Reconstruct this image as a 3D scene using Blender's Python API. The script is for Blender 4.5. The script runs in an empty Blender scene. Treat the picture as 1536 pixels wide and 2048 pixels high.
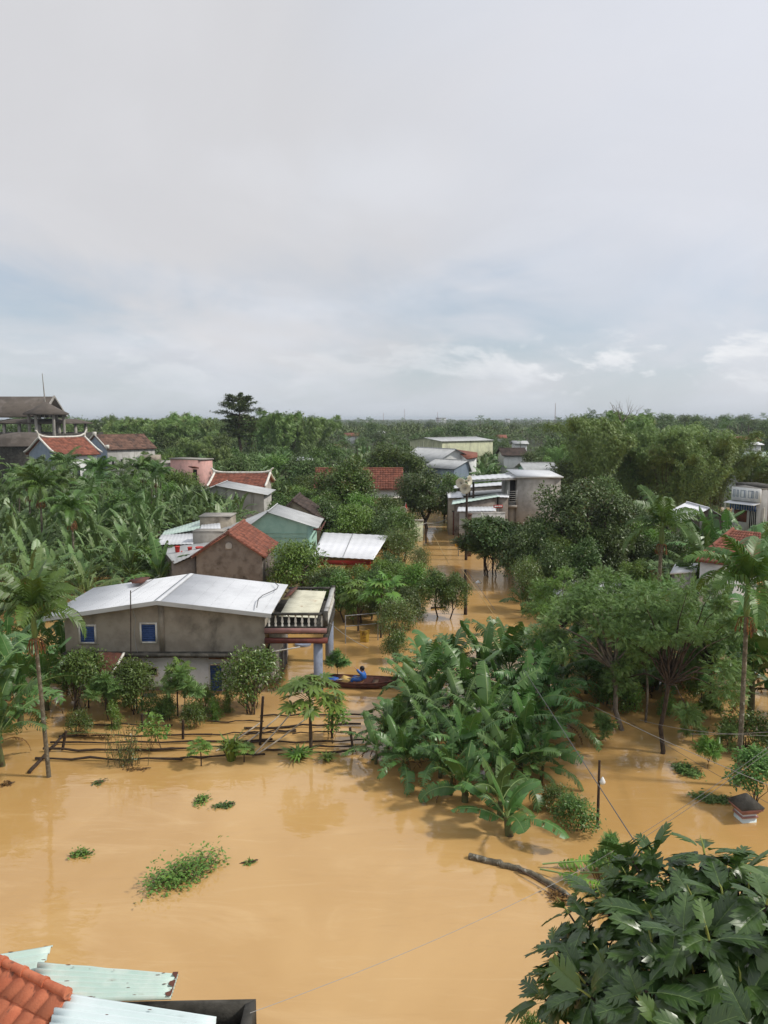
import bpy, math, random
import numpy as np
from mathutils import Vector, Matrix
R = math.radians
S = bpy.context.scene
COL = S.collection
# ------------------------------------------------------------------ camera
H = 11.5                      # eye height above the flood water
FPX = 1540.0                  # focal length in pixels of the 1536 x 2048 photograph
TH = math.atan(186 / FPX)     # pitch down
cam_d = bpy.data.cameras.new("camera"); cam = bpy.data.objects.new("camera", cam_d); COL.objects.link(cam)
cam.location = (0, 0, H); cam.rotation_euler = (math.pi / 2 - TH, 0, 0)
cam_d.sensor_fit = 'VERTICAL'; cam_d.sensor_height = 36; cam_d.lens = 36 * FPX / 2048
cam_d.clip_start = 0.1; cam_d.clip_end = 20000
S.camera = cam
S.view_settings.view_transform = 'Standard'; S.view_settings.look = 'None'
S.view_settings.exposure = 0.0; S.view_settings.gamma = 1
S.render.engine = 'CYCLES'
S.cycles.max_bounces = 6; S.cycles.diffuse_bounces = 3; S.cycles.glossy_bounces = 2
S.cycles.transmission_bounces = 3; S.cycles.transparent_max_bounces = 4
S.cycles.use_denoising = True; S.cycles.volume_bounces = 0
S.cycles.caustics_reflective = False; S.cycles.caustics_refractive = False

# ------------------------------------------------------------------ node helper
class NT:
    def __init__(s, tree): s.t = tree; tree.nodes.clear()
    def n(s, typ, props=None, **ins):
        nd = s.t.nodes.new(typ)
        for k, v in (props or {}).items(): setattr(nd, k, v)
        for k, v in ins.items():
            key = int(k[1:]) if k[0] == 'i' and k[1:].isdigit() else k.replace('_', ' ')
            if isinstance(v, bpy.types.NodeSocket): s.t.links.new(v, nd.inputs[key])
            else: nd.inputs[key].default_value = v
        return nd
    def math(s, op, a, b=0.0, clamp=False):
        return s.n('ShaderNodeMath', {'operation': op, 'use_clamp': clamp}, i0=a, i1=b).outputs[0]
    def mix(s, f, a, b):
        nd = s.t.nodes.new('ShaderNodeMix'); nd.data_type = 'RGBA'
        for k, v in ((0, f), (6, a), (7, b)):
            if isinstance(v, bpy.types.NodeSocket): s.t.links.new(v, nd.inputs[k])
            else: nd.inputs[k].default_value = v if k == 0 else (tuple(v) + (1,))[:4]
        return nd.outputs[2]
    def noise(s, vec, scale, detail=4, rough=.55, dist=0.0):
        return s.n('ShaderNodeTexNoise', None, Vector=vec, Scale=scale, Detail=detail, Roughness=rough, Distortion=dist).outputs[0]
    def ramp(s, f, lo, hi, smooth=True):
        nd = s.n('ShaderNodeMapRange', {'interpolation_type': 'SMOOTHSTEP' if smooth else 'LINEAR'}, Value=f)
        nd.inputs[1].default_value = lo; nd.inputs[2].default_value = hi
        return nd.outputs[0]
    def mapv(s, vec, scale=(1, 1, 1), loc=(0, 0, 0), rot=(0, 0, 0)):
        return s.n('ShaderNodeMapping', None, Vector=vec, Scale=scale, Location=loc, Rotation=rot).outputs[0]

# ------------------------------------------------------------------ sky and sun
SUN_EL, SUN_AZ = R(46), R(97)     # azimuth clockwise from +Y: from the right, a touch behind the camera
W = bpy.data.worlds.new("World"); S.world = W; W.use_nodes = True
t = NT(W.node_tree)
d = t.n('ShaderNodeTexCoord').outputs['Generated']
xyz = t.n('ShaderNodeSeparateXYZ', None, i0=d).outputs
z = t.math('MAXIMUM', xyz[2], 0.0)
k = t.math('DIVIDE', 1.0, t.math('ADD', z, 0.20))
P = t.n('ShaderNodeCombineXYZ', None, i0=t.math('MULTIPLY', xyz[0], k), i1=t.math('MULTIPLY', xyz[1], k), i2=0.0).outputs[0]
sky = t.n('ShaderNodeTexSky', {'sky_type': 'NISHITA', 'sun_disc': False, 'sun_elevation': SUN_EL, 'sun_rotation': SUN_AZ}).outputs[0]
sky = t.mix(.55, sky, (5.3, 6.0, 6.9))                       # thin high veil over the blue
big = t.noise(t.mapv(P, (1, .75, 1), (3.1, 1.7, 0)), .55, 6, .5, .5)
fine = t.noise(t.mapv(P, (1, .6, 1), (8.2, 4.4, 2)), 1.5, 9, .55, .6)
# higher, thicker cover overhead, breaks low down
cover = t.math('ADD', t.math('MULTIPLY', big, .75), t.math('MULTIPLY', fine, .35))
cover = t.math('ADD', cover, t.math('MULTIPLY', t.ramp(z, .12, .34), .22))
cl = t.ramp(cover, .42, .64)
tone = t.noise(t.mapv(P, (1, .8, 1), (1.3, 9.7, 5)), 1.1, 7, .55, .8)
ccol = t.mix(t.ramp(tone, .32, .70), (5.95, 6.15, 6.60), (7.0, 7.22, 7.75))
warm = t.noise(t.mapv(P, (1, .7, 1), (21, 2, 5)), .7, 4, .5, .3)
ccol = t.mix(t.math('MULTIPLY', t.ramp(warm, .42, .62), .6), ccol, (6.75, 6.55, 6.55))
def spot(px, py, r0, r1):                                     # soft patch of sky round one direction
    u = (1024 - py) / FPX; v = Vector(((px - 768) / FPX, math.cos(TH) + u * math.sin(TH), -math.sin(TH) + u * math.cos(TH))).normalized()
    dv = t.n('ShaderNodeVectorMath', {'operation': 'SUBTRACT'}, i0=d, i1=tuple(v)).outputs[0]
    dv = t.n('ShaderNodeVectorMath', {'operation': 'MULTIPLY'}, i0=dv, i1=(.55, .55, 1.5)).outputs[0]
    ln = t.n('ShaderNodeVectorMath', {'operation': 'LENGTH'}, i0=dv).outputs['Value']
    ln = t.math('ADD', ln, t.math('MULTIPLY', t.math('SUBTRACT', fine, .5), .28))
    return t.math('SUBTRACT', 1.0, t.ramp(ln, r0, r1))
gap = t.math('MAXIMUM', t.math('MAXIMUM', spot(1330, 600, .03, .16), spot(90, 590, .02, .13)), 0.0)
cl = t.math('SUBTRACT', cl, t.math('MULTIPLY', gap, .38), True)
col = t.mix(t.math('MULTIPLY', cl, .93), sky, ccol)
col = t.mix(t.math('MULTIPLY', spot(745, 365, .0, .11), .35), col, (7.6, 7.9, 8.5))
# brighter towards the sun side, high right
glow = t.ramp(t.n('ShaderNodeVectorMath', {'operation': 'DOT_PRODUCT'}, i0=d, i1=(.55, .66, .5)).outputs['Value'], .72, 1.0)
col = t.mix(t.math('MULTIPLY', glow, .55), col, (7.7, 7.9, 8.7))
# cumulus rows low over the horizon
ang = t.n('ShaderNodeCombineXYZ', None, i0=t.math('ARCTAN2', xyz[0], xyz[1]), i1=t.math('MULTIPLY', z, 2.6), i2=0.0).outputs[0]
cu = t.noise(t.mapv(ang, (1, 1, 1), (4.2, .37, 0)), 6.5, 9, .6, .25)
band = t.math('MULTIPLY', t.ramp(z, .012, .05), t.math('SUBTRACT', 1.0, t.ramp(z, .07, .13)))
cum = t.math('MULTIPLY', t.math('MULTIPLY', t.ramp(cu, .50, .60), band), t.math('ADD', .3, t.math('MULTIPLY', t.ramp(xyz[0], -.05, .28), .7)))
body = t.noise(t.mapv(ang, (1, 1, 1), (4.2, .40, 0)), 6.5, 9, .6, .25)
cucol = t.mix(t.ramp(body, .5, .68), (8.6, 8.7, 8.9), (6.8, 7.05, 7.5))
col = t.mix(t.math('MULTIPLY', cum, .9), col, cucol)
hz = t.math('SUBTRACT', 1.0, t.ramp(z, 0.0, .10))
col = t.mix(t.math('MULTIPLY', hz, .5), col, (6.0, 6.45, 6.95))
t.n('ShaderNodeOutputWorld', None, Surface=t.n('ShaderNodeBackground', None, Color=col, Strength=.107).outputs[0])

sun_d = bpy.data.lights.new("sun", 'SUN'); sun_d.energy = 2.9; sun_d.angle = R(5); sun_d.color = (1, .95, .86)
sun = bpy.data.objects.new("sun", sun_d); COL.objects.link(sun)
to_sun = Vector((math.cos(SUN_EL) * math.sin(SUN_AZ), math.cos(SUN_EL) * math.cos(SUN_AZ), math.sin(SUN_EL)))
sun.rotation_euler = to_sun.to_track_quat('Z', 'Y').to_euler(); sun.location = (60, -20, 80)

# ------------------------------------------------------------------ photograph pixel -> world
cT, sT = math.cos(TH), math.sin(TH)
def ray(px, py):
    u = (1024 - py) / FPX
    return ((px - 768) / FPX, cT + u * sT, -sT + u * cT)
def on(px, py, z=0.0):
    x, y, zz = ray(px, py); s = (z - H) / zz
    return Vector((x * s, y * s, z))
def at(px, py, Y):
    x, y, zz = ray(px, py); s = Y / y
    return Vector((x * s, Y, H + zz * s))

# ------------------------------------------------------------------ materials
def mat(name, c1, c2=None, sc=3.0, lo=.4, hi=.65, rough=.8, spec=.3, detail=6, bump=0.0, bsc=20., stain=None, ssc=.7, slo=.5, shi=.7,
        streak=(1, 1, 1), wet=None, vary=0.0, metal=0.0, rnd=0.0):
    m = bpy.data.materials.new(name); m.use_nodes = True; t = NT(m.node_tree)
    oc = t.n('ShaderNodeTexCoord').outputs['Object']
    col = t.n('ShaderNodeRGB'); col.outputs[0].default_value = tuple(c1) + (1,); col = col.outputs[0]
    if c2: col = t.mix(t.ramp(t.noise(oc, sc, detail, .6), lo, hi), c1, c2)
    if stain: col = t.mix(t.ramp(t.noise(t.mapv(oc, streak), ssc, 8, .65, .3), slo, shi), col, stain)
    if wet is not None:                                        # silt line left by the flood
        zz = t.n('ShaderNodeSeparateXYZ', None, i0=oc).outputs[2]
        col = t.mix(t.math('MULTIPLY', t.math('SUBTRACT', 1.0, t.ramp(t.math('ADD', zz, t.math('MULTIPLY', t.noise(oc, 2.5, 5), .3)), wet + .25, wet + .42)), .8), col, (.20, .125, .055))
    if vary:
        a = t.n('ShaderNodeAttribute', {'attribute_name': 'v'}).outputs['Fac']
        col = t.n('ShaderNodeHueSaturation', None, Color=col, Value=t.math('ADD', 1 - vary, t.math('MULTIPLY', a, 2 * vary))).outputs[0]
    if rnd:
        a = t.n('ShaderNodeObjectInfo').outputs['Random']
        col = t.n('ShaderNodeHueSaturation', None, Color=col, Value=t.math('ADD', 1 - rnd, t.math('MULTIPLY', a, 2 * rnd))).outputs[0]
    b = t.n('ShaderNodeBsdfPrincipled', None, Base_Color=col, Roughness=rough, Metallic=metal)
    b.inputs['Specular IOR Level'].default_value = spec
    if bump:
        h = t.noise(oc, bsc, 5, .6)
        t.t.links.new(t.n('ShaderNodeBump', None, Strength=bump, Distance=.03, Height=h).outputs[0], b.inputs['Normal'])
    t.n('ShaderNodeOutputMaterial', None, Surface=b.outputs[0])
    return m
def leafmat(name, c1, c2, c3=None, rough=.5, tr=.22, spec=.4, sc=.9, rnd=.18, amt3=.12):
    """leaf: colour from per-leaf value, clump noise and per-plant value; some light passes through"""
    m = bpy.data.materials.new(name); m.use_nodes = True; t = NT(m.node_tree)
    c1, c2 = (tuple(v * g for v, g in zip(c, (2.08, 1.78, 1.22))) for c in (c1, c2)); tr *= .55; rough *= .92
    oc = t.n('ShaderNodeTexCoord').outputs['Object']; oi = t.n('ShaderNodeObjectInfo').outputs['Random']
    a = t.n('ShaderNodeAttribute', {'attribute_name': 'v'}).outputs['Fac']
    f = t.math('ADD', t.math('MULTIPLY', a, .65), t.math('MULTIPLY', t.ramp(t.noise(oc, sc, 3), .3, .7), .35))
    col = t.mix(f, c1, c2)
    if c3: col = t.mix(t.ramp(a, 1 - amt3, 1 - amt3 * .5), col, c3)
    col = t.n('ShaderNodeHueSaturation', None, Color=col, Hue=t.math('ADD', .5 - .018, t.math('MULTIPLY', oi, .036)),
              Value=t.math('ADD', 1 - rnd, t.math('MULTIPLY', oi, 2 * rnd))).outputs[0]
    b = t.n('ShaderNodeBsdfPrincipled', None, Base_Color=col, Roughness=rough); b.inputs['Specular IOR Level'].default_value = spec
    tc = t.n('ShaderNodeHueSaturation', None, Color=col, Hue=.485, Saturation=1.1, Value=1.5).outputs[0]
    tl = t.n('ShaderNodeBsdfTranslucent', None, Color=tc)
    mx = t.n('ShaderNodeMixShader', None, i0=tr, i1=b.outputs[0], i2=tl.outputs[0])
    t.n('ShaderNodeOutputMaterial', None, Surface=mx.outputs[0])
    return m

M = {}
M['banana'] = leafmat('banana_leaf', (.022, .060, .022), (.050, .115, .036), (.13, .15, .03), rough=.42, tr=.2, spec=.45, amt3=.05)
M['banana_young'] = leafmat('banana_leaf_young', (.07, .16, .035), (.10, .20, .045), rough=.42, tr=.3)
M['banana_far'] = leafmat('banana_leaf_far', (.034, .076, .036), (.075, .135, .058), (.15, .15, .05), rough=.45, tr=.2, spec=.5, amt3=.06)
M['rib'] = mat('leaf_rib', (.24, .33, .12), rough=.5)
M['dryleaf'] = mat('dry_leaf', (.20, .11, .03), (.10, .055, .025), 6, rough=.8, vary=.3)
M['bstem'] = mat('banana_stem', (.10, .12, .045), (.06, .045, .025), 4, rough=.6, bump=.3)
M['areca'] = leafmat('areca_frond', (.022, .060, .018), (.058, .118, .032), (.16, .15, .04), rough=.45, tr=.2, amt3=.06)
M['areca_far'] = leafmat('areca_frond_far', (.024, .058, .024), (.060, .112, .042), (.12, .12, .04), rough=.5, tr=.2)
M['shaft'] = mat('areca_crownshaft', (.13, .19, .05), (.09, .14, .04), 3, rough=.5)
M['palmtrunk'] = mat('palm_trunk', (.16, .14, .10), (.08, .07, .05), 9, rough=.9, bump=.4, stain=(.30, .29, .25), ssc=7, slo=.56, shi=.64)
M['inflor'] = mat('palm_flower_stalk', (.22, .09, .03), (.05, .035, .02), 8, rough=.9)
M['bark'] = mat('bark', (.085, .060, .042), (.045, .033, .025), 6, rough=.95, bump=.5, rnd=.2)
M['palebark'] = mat('pale_bark', (.22, .19, .15), (.12, .10, .08), 6, rough=.9, bump=.4)
M['broad'] = leafmat('broad_leaf', (.026, .062, .018), (.064, .122, .032), (.12, .14, .03), rough=.42, tr=.2, spec=.45)
M['bright'] = leafmat('bright_leaf', (.040, .095, .022), (.090, .165, .040), (.16, .17, .05), rough=.42, tr=.25, spec=.45)
M['dark'] = leafmat('dark_leaf', (.021, .048, .017), (.050, .092, .030), (.10, .10, .03), rough=.42, tr=.15, spec=.45)
M['citrus'] = leafmat('citrus_leaf', (.026, .058, .016), (.075, .118, .032), (.17, .15, .05), rough=.36, tr=.18, spec=.5, amt3=.2)
M['fine'] = leafmat('fine_leaf', (.038, .094, .034), (.098, .178, .074), (.12, .18, .07), rough=.5, tr=.25)
M['bamboo'] = leafmat('bamboo_leaf', (.054, .115, .044), (.112, .190, .074), (.16, .18, .06), rough=.5, tr=.25, amt3=.15)
M['papaya'] = leafmat('papaya_leaf', (.045, .105, .028), (.085, .165, .045), (.16, .17, .05), rough=.45, tr=.25)
M['distant'] = leafmat('distant_leaf', (.034, .070, .030), (.074, .120, .050), (.10, .11, .05), rough=.6, tr=.15)
M['culm'] = mat('bamboo_culm', (.10, .11, .045), (.14, .11, .06), 3, rough=.6)
M['concrete'] = mat('concrete', (.34, .32, .29), (.25, .235, .21), 1.3, rough=.9, stain=(.13, .12, .105), ssc=.6, slo=.56, shi=.8, streak=(1.6, 1.6, .5), bump=.15)
M['oldwall'] = mat('weathered_render', (.35, .31, .25), (.25, .218, .175), 1.1, rough=.95, stain=(.07, .06, .047), ssc=.55, slo=.50, shi=.74, streak=(1, 1, .8), bump=.3, bsc=9)
M['oldwall2'] = mat('patchy_render', (.23, .20, .175), (.15, .125, .105), 1.6, rough=.95, stain=(.07, .058, .048), ssc=.9, slo=.52, shi=.7, bump=.3, bsc=9)
M['darkconc'] = mat('mossy_concrete', (.075, .070, .060), (.035, .033, .028), 3, rough=.95, stain=(.15, .14, .12), ssc=2.2, slo=.58, shi=.72, bump=.4)
M['white'] = mat('white_paint', (.72, .73, .72), (.60, .61, .60), 1.5, rough=.7, stain=(.40, .39, .35), ssc=.8, slo=.6, shi=.8, streak=(2, 2, .4))
M['whitewet'] = mat('white_paint_silted', (.84, .85, .86), (.74, .75, .76), 1.5, rough=.7, stain=(.34, .32, .28), ssc=.9, slo=.56, shi=.78, streak=(2, 2, .4), wet=1.3)
M['trim'] = mat('white_trim', (.74, .72, .66), (.55, .52, .46), 3, rough=.8)
M['mint'] = mat('mint_paint', (.36, .56, .47), (.29, .48, .40), 1.2, rough=.8, stain=(.20, .30, .25), ssc=.8, slo=.6, shi=.8, streak=(2, 2, .4))
M['pink'] = mat('pink_paint', (.62, .36, .32), (.50, .30, .27), 1.2, rough=.85, stain=(.26, .17, .15), ssc=.9, slo=.55, shi=.75, streak=(2, 2, .4))
M['blueg'] = mat('blue_grey_paint', (.27, .33, .41), (.22, .27, .34), 1, rough=.85)
M['cream'] = mat('cream_paint', (.52, .53, .36), (.42, .43, .30), .8, rough=.85, stain=(.28, .28, .2), ssc=.6, streak=(2, 2, .4))
M['orange'] = mat('orange_paint', (.50, .25, .07), (.36, .19, .07), 1, rough=.85)
M['pale'] = mat('pale_grey_wall', (.46, .45, .43), (.36, .35, .33), 1, rough=.85, stain=(.2, .19, .17), ssc=.7, streak=(2, 2, .4))
M['tile'] = mat('terracotta_tile', (.245, .088, .056), (.165, .064, .045), 2.2, rough=.85, vary=.28, stain=(.11, .055, .04), ssc=1.1, slo=.55, shi=.78)
M['tilenear'] = mat('orange_clay_tile', (.56, .185, .095), (.46, .135, .068), 4, rough=.8, vary=.26, stain=(.17, .075, .05), ssc=9, slo=.55, shi=.68, streak=(1, .35, 1), bump=.25, bsc=40)
M['tiledark'] = mat('blackened_tile', (.075, .052, .043), (.045, .035, .03), 2, rough=.9, vary=.3)
M['tilebrown'] = mat('brown_tile', (.17, .095, .07), (.11, .065, .05), 2, rough=.9, vary=.3, stain=(.06, .045, .04), ssc=.6)
M['wmetal'] = mat('pale_metal_sheet', (.64, .655, .68), (.56, .575, .60), .8, rough=.45, spec=.5, stain=(.44, .44, .44), ssc=.7, slo=.58, shi=.8, streak=(1, .3, 1))
M['gmetal'] = mat('grey_metal_sheet', (.44, .45, .45), (.36, .37, .37), .9, rough=.5, spec=.5, stain=(.24, .22, .2), ssc=.8, slo=.55, shi=.8, streak=(1, .3, 1))
M['whitesheet'] = mat('white_metal_sheet', (.78, .79, .82), (.72, .73, .76), .7, rough=.45, spec=.5)
M['mintmetal'] = mat('mint_metal_sheet', (.47, .61, .55), (.57, .67, .61), 2.1, rough=.5, spec=.4, stain=(.27, .19, .13), ssc=2.6, slo=.60, shi=.78, streak=(.6, 2.5, 1))
M['creammetal'] = mat('cream_metal_sheet', (.62, .60, .47), (.50, .48, .37), 1.5, rough=.6, stain=(.33, .20, .11), ssc=2, slo=.62, shi=.75)
M['rust'] = mat('rusted_metal', (.13, .050, .034), (.085, .036, .027), 3, rough=.85, stain=(.24, .13, .09), ssc=3, slo=.6, shi=.7)
M['redbeam'] = mat('red_painted_beam', (.17, .05, .04), (.10, .036, .03), 3, rough=.8)
M['pinkbeam'] = mat('faded_pink_fascia', (.36, .19, .175), (.27, .15, .14), 3, rough=.8)
M['bluecol'] = mat('blue_grey_column', (.27, .31, .40), (.20, .23, .30), 3, rough=.8, stain=(.14, .13, .12), ssc=2.5, slo=.58, shi=.75)
M['blue'] = mat('blue_shutter', (.055, .105, .27), (.04, .08, .21), 3, rough=.55)
M['black'] = mat('dark_interior', (.012, .012, .013), rough=.9)
M['glass'] = mat('dark_glass', (.03, .035, .04), rough=.15, spec=.5)
M['wood'] = mat('weathered_wood', (.115, .072, .045), (.06, .04, .028), 5, rough=.9, streak=(1, 1, .2), bump=.3)
M['fencepole'] = mat('wet_branch', (.055, .036, .024), (.030, .021, .016), 6, rough=.85, bump=.3)
M['pipe'] = mat('white_bamboo_pole', (.52, .45, .36), (.34, .29, .22), 5, rough=.7)
M['pole'] = mat('utility_pole_timber', (.065, .042, .032), (.04, .03, .025), 4, rough=.9)
M['steel'] = mat('grey_steel', (.30, .31, .32), (.2, .2, .2), 4, rough=.5)
M['wire'] = mat('cable', (.10, .10, .10), rough=.6)
M['palewire'] = mat('pale_cable', (.33, .33, .32), rough=.6)
M['ropey'] = mat('tan_guy_rope', (.42, .30, .14), rough=.8)
M['boat'] = mat('boat_timber', (.11, .042, .030), (.06, .026, .02), 5, rough=.7)
M['raincoat'] = mat('blue_raincoat', (.025, .13, .46), (.02, .10, .36), 8, rough=.4, spec=.5)
M['bluebag'] = mat('blue_bag', (.04, .12, .42), (.03, .09, .34), 8, rough=.5)
M['straw'] = mat('straw', (.58, .40, .14), (.45, .30, .1), 10, rough=.9)
M['yellow'] = mat('yellow_cloth', (.50, .34, .06), (.40, .26, .045), 6, rough=.9)
M['ink'] = mat('brown_ink', (.10, .05, .02), rough=.9)
M['skin'] = mat('skin', (.38, .21, .135), rough=.55)
M['hair'] = mat('hair', (.012, .010, .010), rough=.5)
M['red'] = mat('red_plastic', (.52, .035, .028), (.42, .03, .025), 5, rough=.45)
M['redflag'] = mat('red_flag_cloth', (.50, .05, .035), rough=.8)
M['signyellow'] = mat('yellow_sign', (.72, .36, .02), rough=.5)
M['horn'] = mat('cream_loudspeaker', (.62, .58, .46), (.52, .48, .38), 5, rough=.5)
M['gold'] = mat('gilded_statue', (.62, .42, .08), rough=.45)
M['tarp'] = mat('dark_tarpaulin', (.035, .035, .04), rough=.6)
M['whitebag'] = mat('white_plastic_bag', (.75, .76, .75), rough=.5)
M['redwall'] = mat('red_lettered_board', (.36, .03, .025), rough=.6)
M['palemint'] = mat('pale_mint_sheet', (.60, .70, .70), (.66, .74, .75), 1.1, rough=.5, stain=(.42, .48, .48), ssc=1.6, slo=.55, shi=.75, streak=(.5, 3, 1))
M['mast'] = mat('mast_red_white', (.35, .22, .22), rough=.7)
# ------------------------------------------------------------------ mesh helpers
class MB:
    def __init__(s): s.v = []; s.f = []; s.mi = []; s.sh = []; s.n = 0
    def add(s, v, f, mi=0, sh=None):
        v = np.asarray(v, dtype=np.float64).reshape(-1, 3); f = np.asarray(f, dtype=np.int64)
        s.v.append(v); s.f.append(f + s.n); s.n += len(v)
        s.mi.append(np.full(len(f), mi, dtype=np.int32))
        s.sh.append(np.full(len(f), .5) if sh is None else np.broadcast_to(np.asarray(sh, dtype=float), (len(f),)))
    def poly(s, pts, mi=0, sh=None): s.add([tuple(p) for p in pts], [list(range(len(pts)))], mi, sh)
    def mesh(s, name, mats, smooth=False):
        me = bpy.data.meshes.new(name)
        if s.n:
            v = np.concatenate(s.v); me.vertices.add(len(v)); me.vertices.foreach_set('co', v.ravel())
            idx = np.concatenate([f.ravel() for f in s.f]); tot = np.concatenate([np.full(len(f), f.shape[1]) for f in s.f])
            me.loops.add(len(idx)); me.loops.foreach_set('vertex_index', idx.astype(np.int32))
            me.polygons.add(len(tot)); st = np.concatenate([[0], np.cumsum(tot)[:-1]])
            me.polygons.foreach_set('loop_start', st.astype(np.int32))
            me.polygons.foreach_set('material_index', np.concatenate(s.mi))
            if smooth: me.polygons.foreach_set('use_smooth', np.ones(len(tot), dtype=bool))
            me.update(calc_edges=True)
            a = me.attributes.new('v', 'FLOAT', 'FACE'); a.data.foreach_set('value', np.concatenate(s.sh).astype(np.float32))
        for m in (mats if isinstance(mats, (list, tuple)) else [mats]): me.materials.append(M[m] if isinstance(m, str) else m)
        return me
    def build(s, name, mats, parent=None, label=None, smooth=False):
        o = bpy.data.objects.new(name, s.mesh(name, mats, smooth)); COL.objects.link(o)
        if parent: o.parent = parent
        if label: o['label'] = label
        return o
BOXF = [[0, 3, 2, 1], [4, 5, 6, 7], [0, 1, 5, 4], [1, 2, 6, 5], [2, 3, 7, 6], [3, 0, 4, 7]]
def box(mb, x0, x1, y0, y1, z0, z1, mi=0, sh=None):
    mb.add([(x0, y0, z0), (x1, y0, z0), (x1, y1, z0), (x0, y1, z0), (x0, y0, z1), (x1, y0, z1), (x1, y1, z1), (x0, y1, z1)], BOXF, mi, sh)
def obox(mb, c, ax, ay, az, mi=0):
    c, ax, ay, az = (np.array(q, float) for q in (c, ax, ay, az))
    P = [c + i * ax + j * ay + k * az for k in (-1, 1) for i, j in ((-1, -1), (1, -1), (1, 1), (-1, 1))]
    mb.add(P, BOXF, mi)
def slab(mb, a, b, c, d, th=.06, mi=0):
    a, b, c, d = (np.array(q, float) for q in (a, b, c, d))
    n = np.cross(b - a, d - a); n /= np.linalg.norm(n) + 1e-9
    if n[2] < 0: n = -n
    mb.add([a - n * th, b - n * th, c - n * th, d - n * th, a, b, c, d], BOXF, mi)
def prism(mb, prof, off, mi=0):
    """prof: 3-D polygon, off: extrusion vector"""
    p = np.array(prof, float); q = p + np.array(off, float); n = len(p)
    mb.poly(p[::-1], mi); mb.poly(q, mi)
    mb.add(np.concatenate([p, q]), [[i, (i + 1) % n, n + (i + 1) % n, n + i] for i in range(n)], mi)
def tube(mb, pts, rad, sides=6, mi=0, sh=None, caps=True):
    p = np.array([tuple(q) for q in pts], float); n = len(p)
    r = np.broadcast_to(np.asarray(rad, float), (n,))
    tg = np.gradient(p, axis=0); tg /= np.linalg.norm(tg, axis=1)[:, None] + 1e-9
    ref = np.array([0, 0, 1.]) if abs(tg[0][2]) < .9 else np.array([1., 0, 0])
    ang = np.arange(sides) * 2 * np.pi / sides; V = []
    for i in range(n):
        x = np.cross(tg[i], ref); x /= np.linalg.norm(x) + 1e-9; y = np.cross(tg[i], x); ref = np.cross(x, tg[i])
        V.append(p[i] + r[i] * (np.cos(ang)[:, None] * x + np.sin(ang)[:, None] * y))
    F = [[i * sides + j, i * sides + (j + 1) % sides, (i + 1) * sides + (j + 1) % sides, (i + 1) * sides + j] for i in range(n - 1) for j in range(sides)]
    mb.add(np.concatenate(V), F, mi, sh)
    if caps and sides > 2:
        mb.poly(V[0][::-1], mi); mb.poly(V[-1], mi)
def lathe(mb, prof, c=(0, 0, 0), sides=12, mi=0, axis=None):
    """prof: (radius, height) list turned about z (or about axis)"""
    a = np.arange(sides) * 2 * np.pi / sides; V = []
    if axis is None: ex, ey, ez = np.eye(3)
    else:
        ez = np.array(axis, float); ez /= np.linalg.norm(ez); ex = np.cross(ez, (0, 0, 1.) if abs(ez[2]) < .9 else (1., 0, 0)); ex /= np.linalg.norm(ex); ey = np.cross(ez, ex)
    for r, h in prof: V.append(np.array(c) + r * (np.cos(a)[:, None] * ex + np.sin(a)[:, None] * ey) + h * ez)
    n = len(prof)
    F = [[i * sides + j, i * sides + (j + 1) % sides, (i + 1) * sides + (j + 1) % sides, (i + 1) * sides + j] for i in range(n - 1) for j in range(sides)]
    mb.add(np.concatenate(V), F, mi)
    if prof[0][0] > 1e-4: mb.poly(V[0][::-1], mi)
    if prof[-1][0] > 1e-4: mb.poly(V[-1], mi)
def thing(name, label, cat, loc=(0, 0, 0), rz=0.0, group=None):
    o = bpy.data.objects.new(name, None); COL.objects.link(o); o.empty_display_size = .3
    o.location = loc; o.rotation_euler = (0, 0, rz); o['label'] = label; o['category'] = cat
    if group: o['group'] = group
    return o
def tag(o, label, cat, group=None):
    o['label'] = label; o['category'] = cat
    if group: o['group'] = group
    return o
def rel(o, p): return Vector(p) - o.location
def nrm(a): return a / (np.linalg.norm(a, axis=-1, keepdims=True) + 1e-9)
def leaves(mb, tv, tf, pos, dirv, up, size, mi=0, rng=None, sh=None):
    """scatter a leaf template (x along the leaf, y across, z normal)"""
    tv = np.asarray(tv, float); tf = np.asarray(tf); n = len(pos)
    X = nrm(dirv); Y = nrm(np.cross(up, X)); Z = np.cross(X, Y)
    size = np.broadcast_to(np.asarray(size, float), (n,))
    V = pos[:, None] + size[:, None, None] * (tv[None, :, 0, None] * X[:, None] + tv[None, :, 1, None] * Y[:, None] + tv[None, :, 2, None] * Z[:, None])
    F = tf[None] + (np.arange(n) * len(tv))[:, None, None]
    if sh is None: sh = (rng or np.random.default_rng(0)).random(n)
    mb.add(V.reshape(-1, 3), F.reshape(-1, tf.shape[1]), mi, np.repeat(sh, len(tf)))
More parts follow.
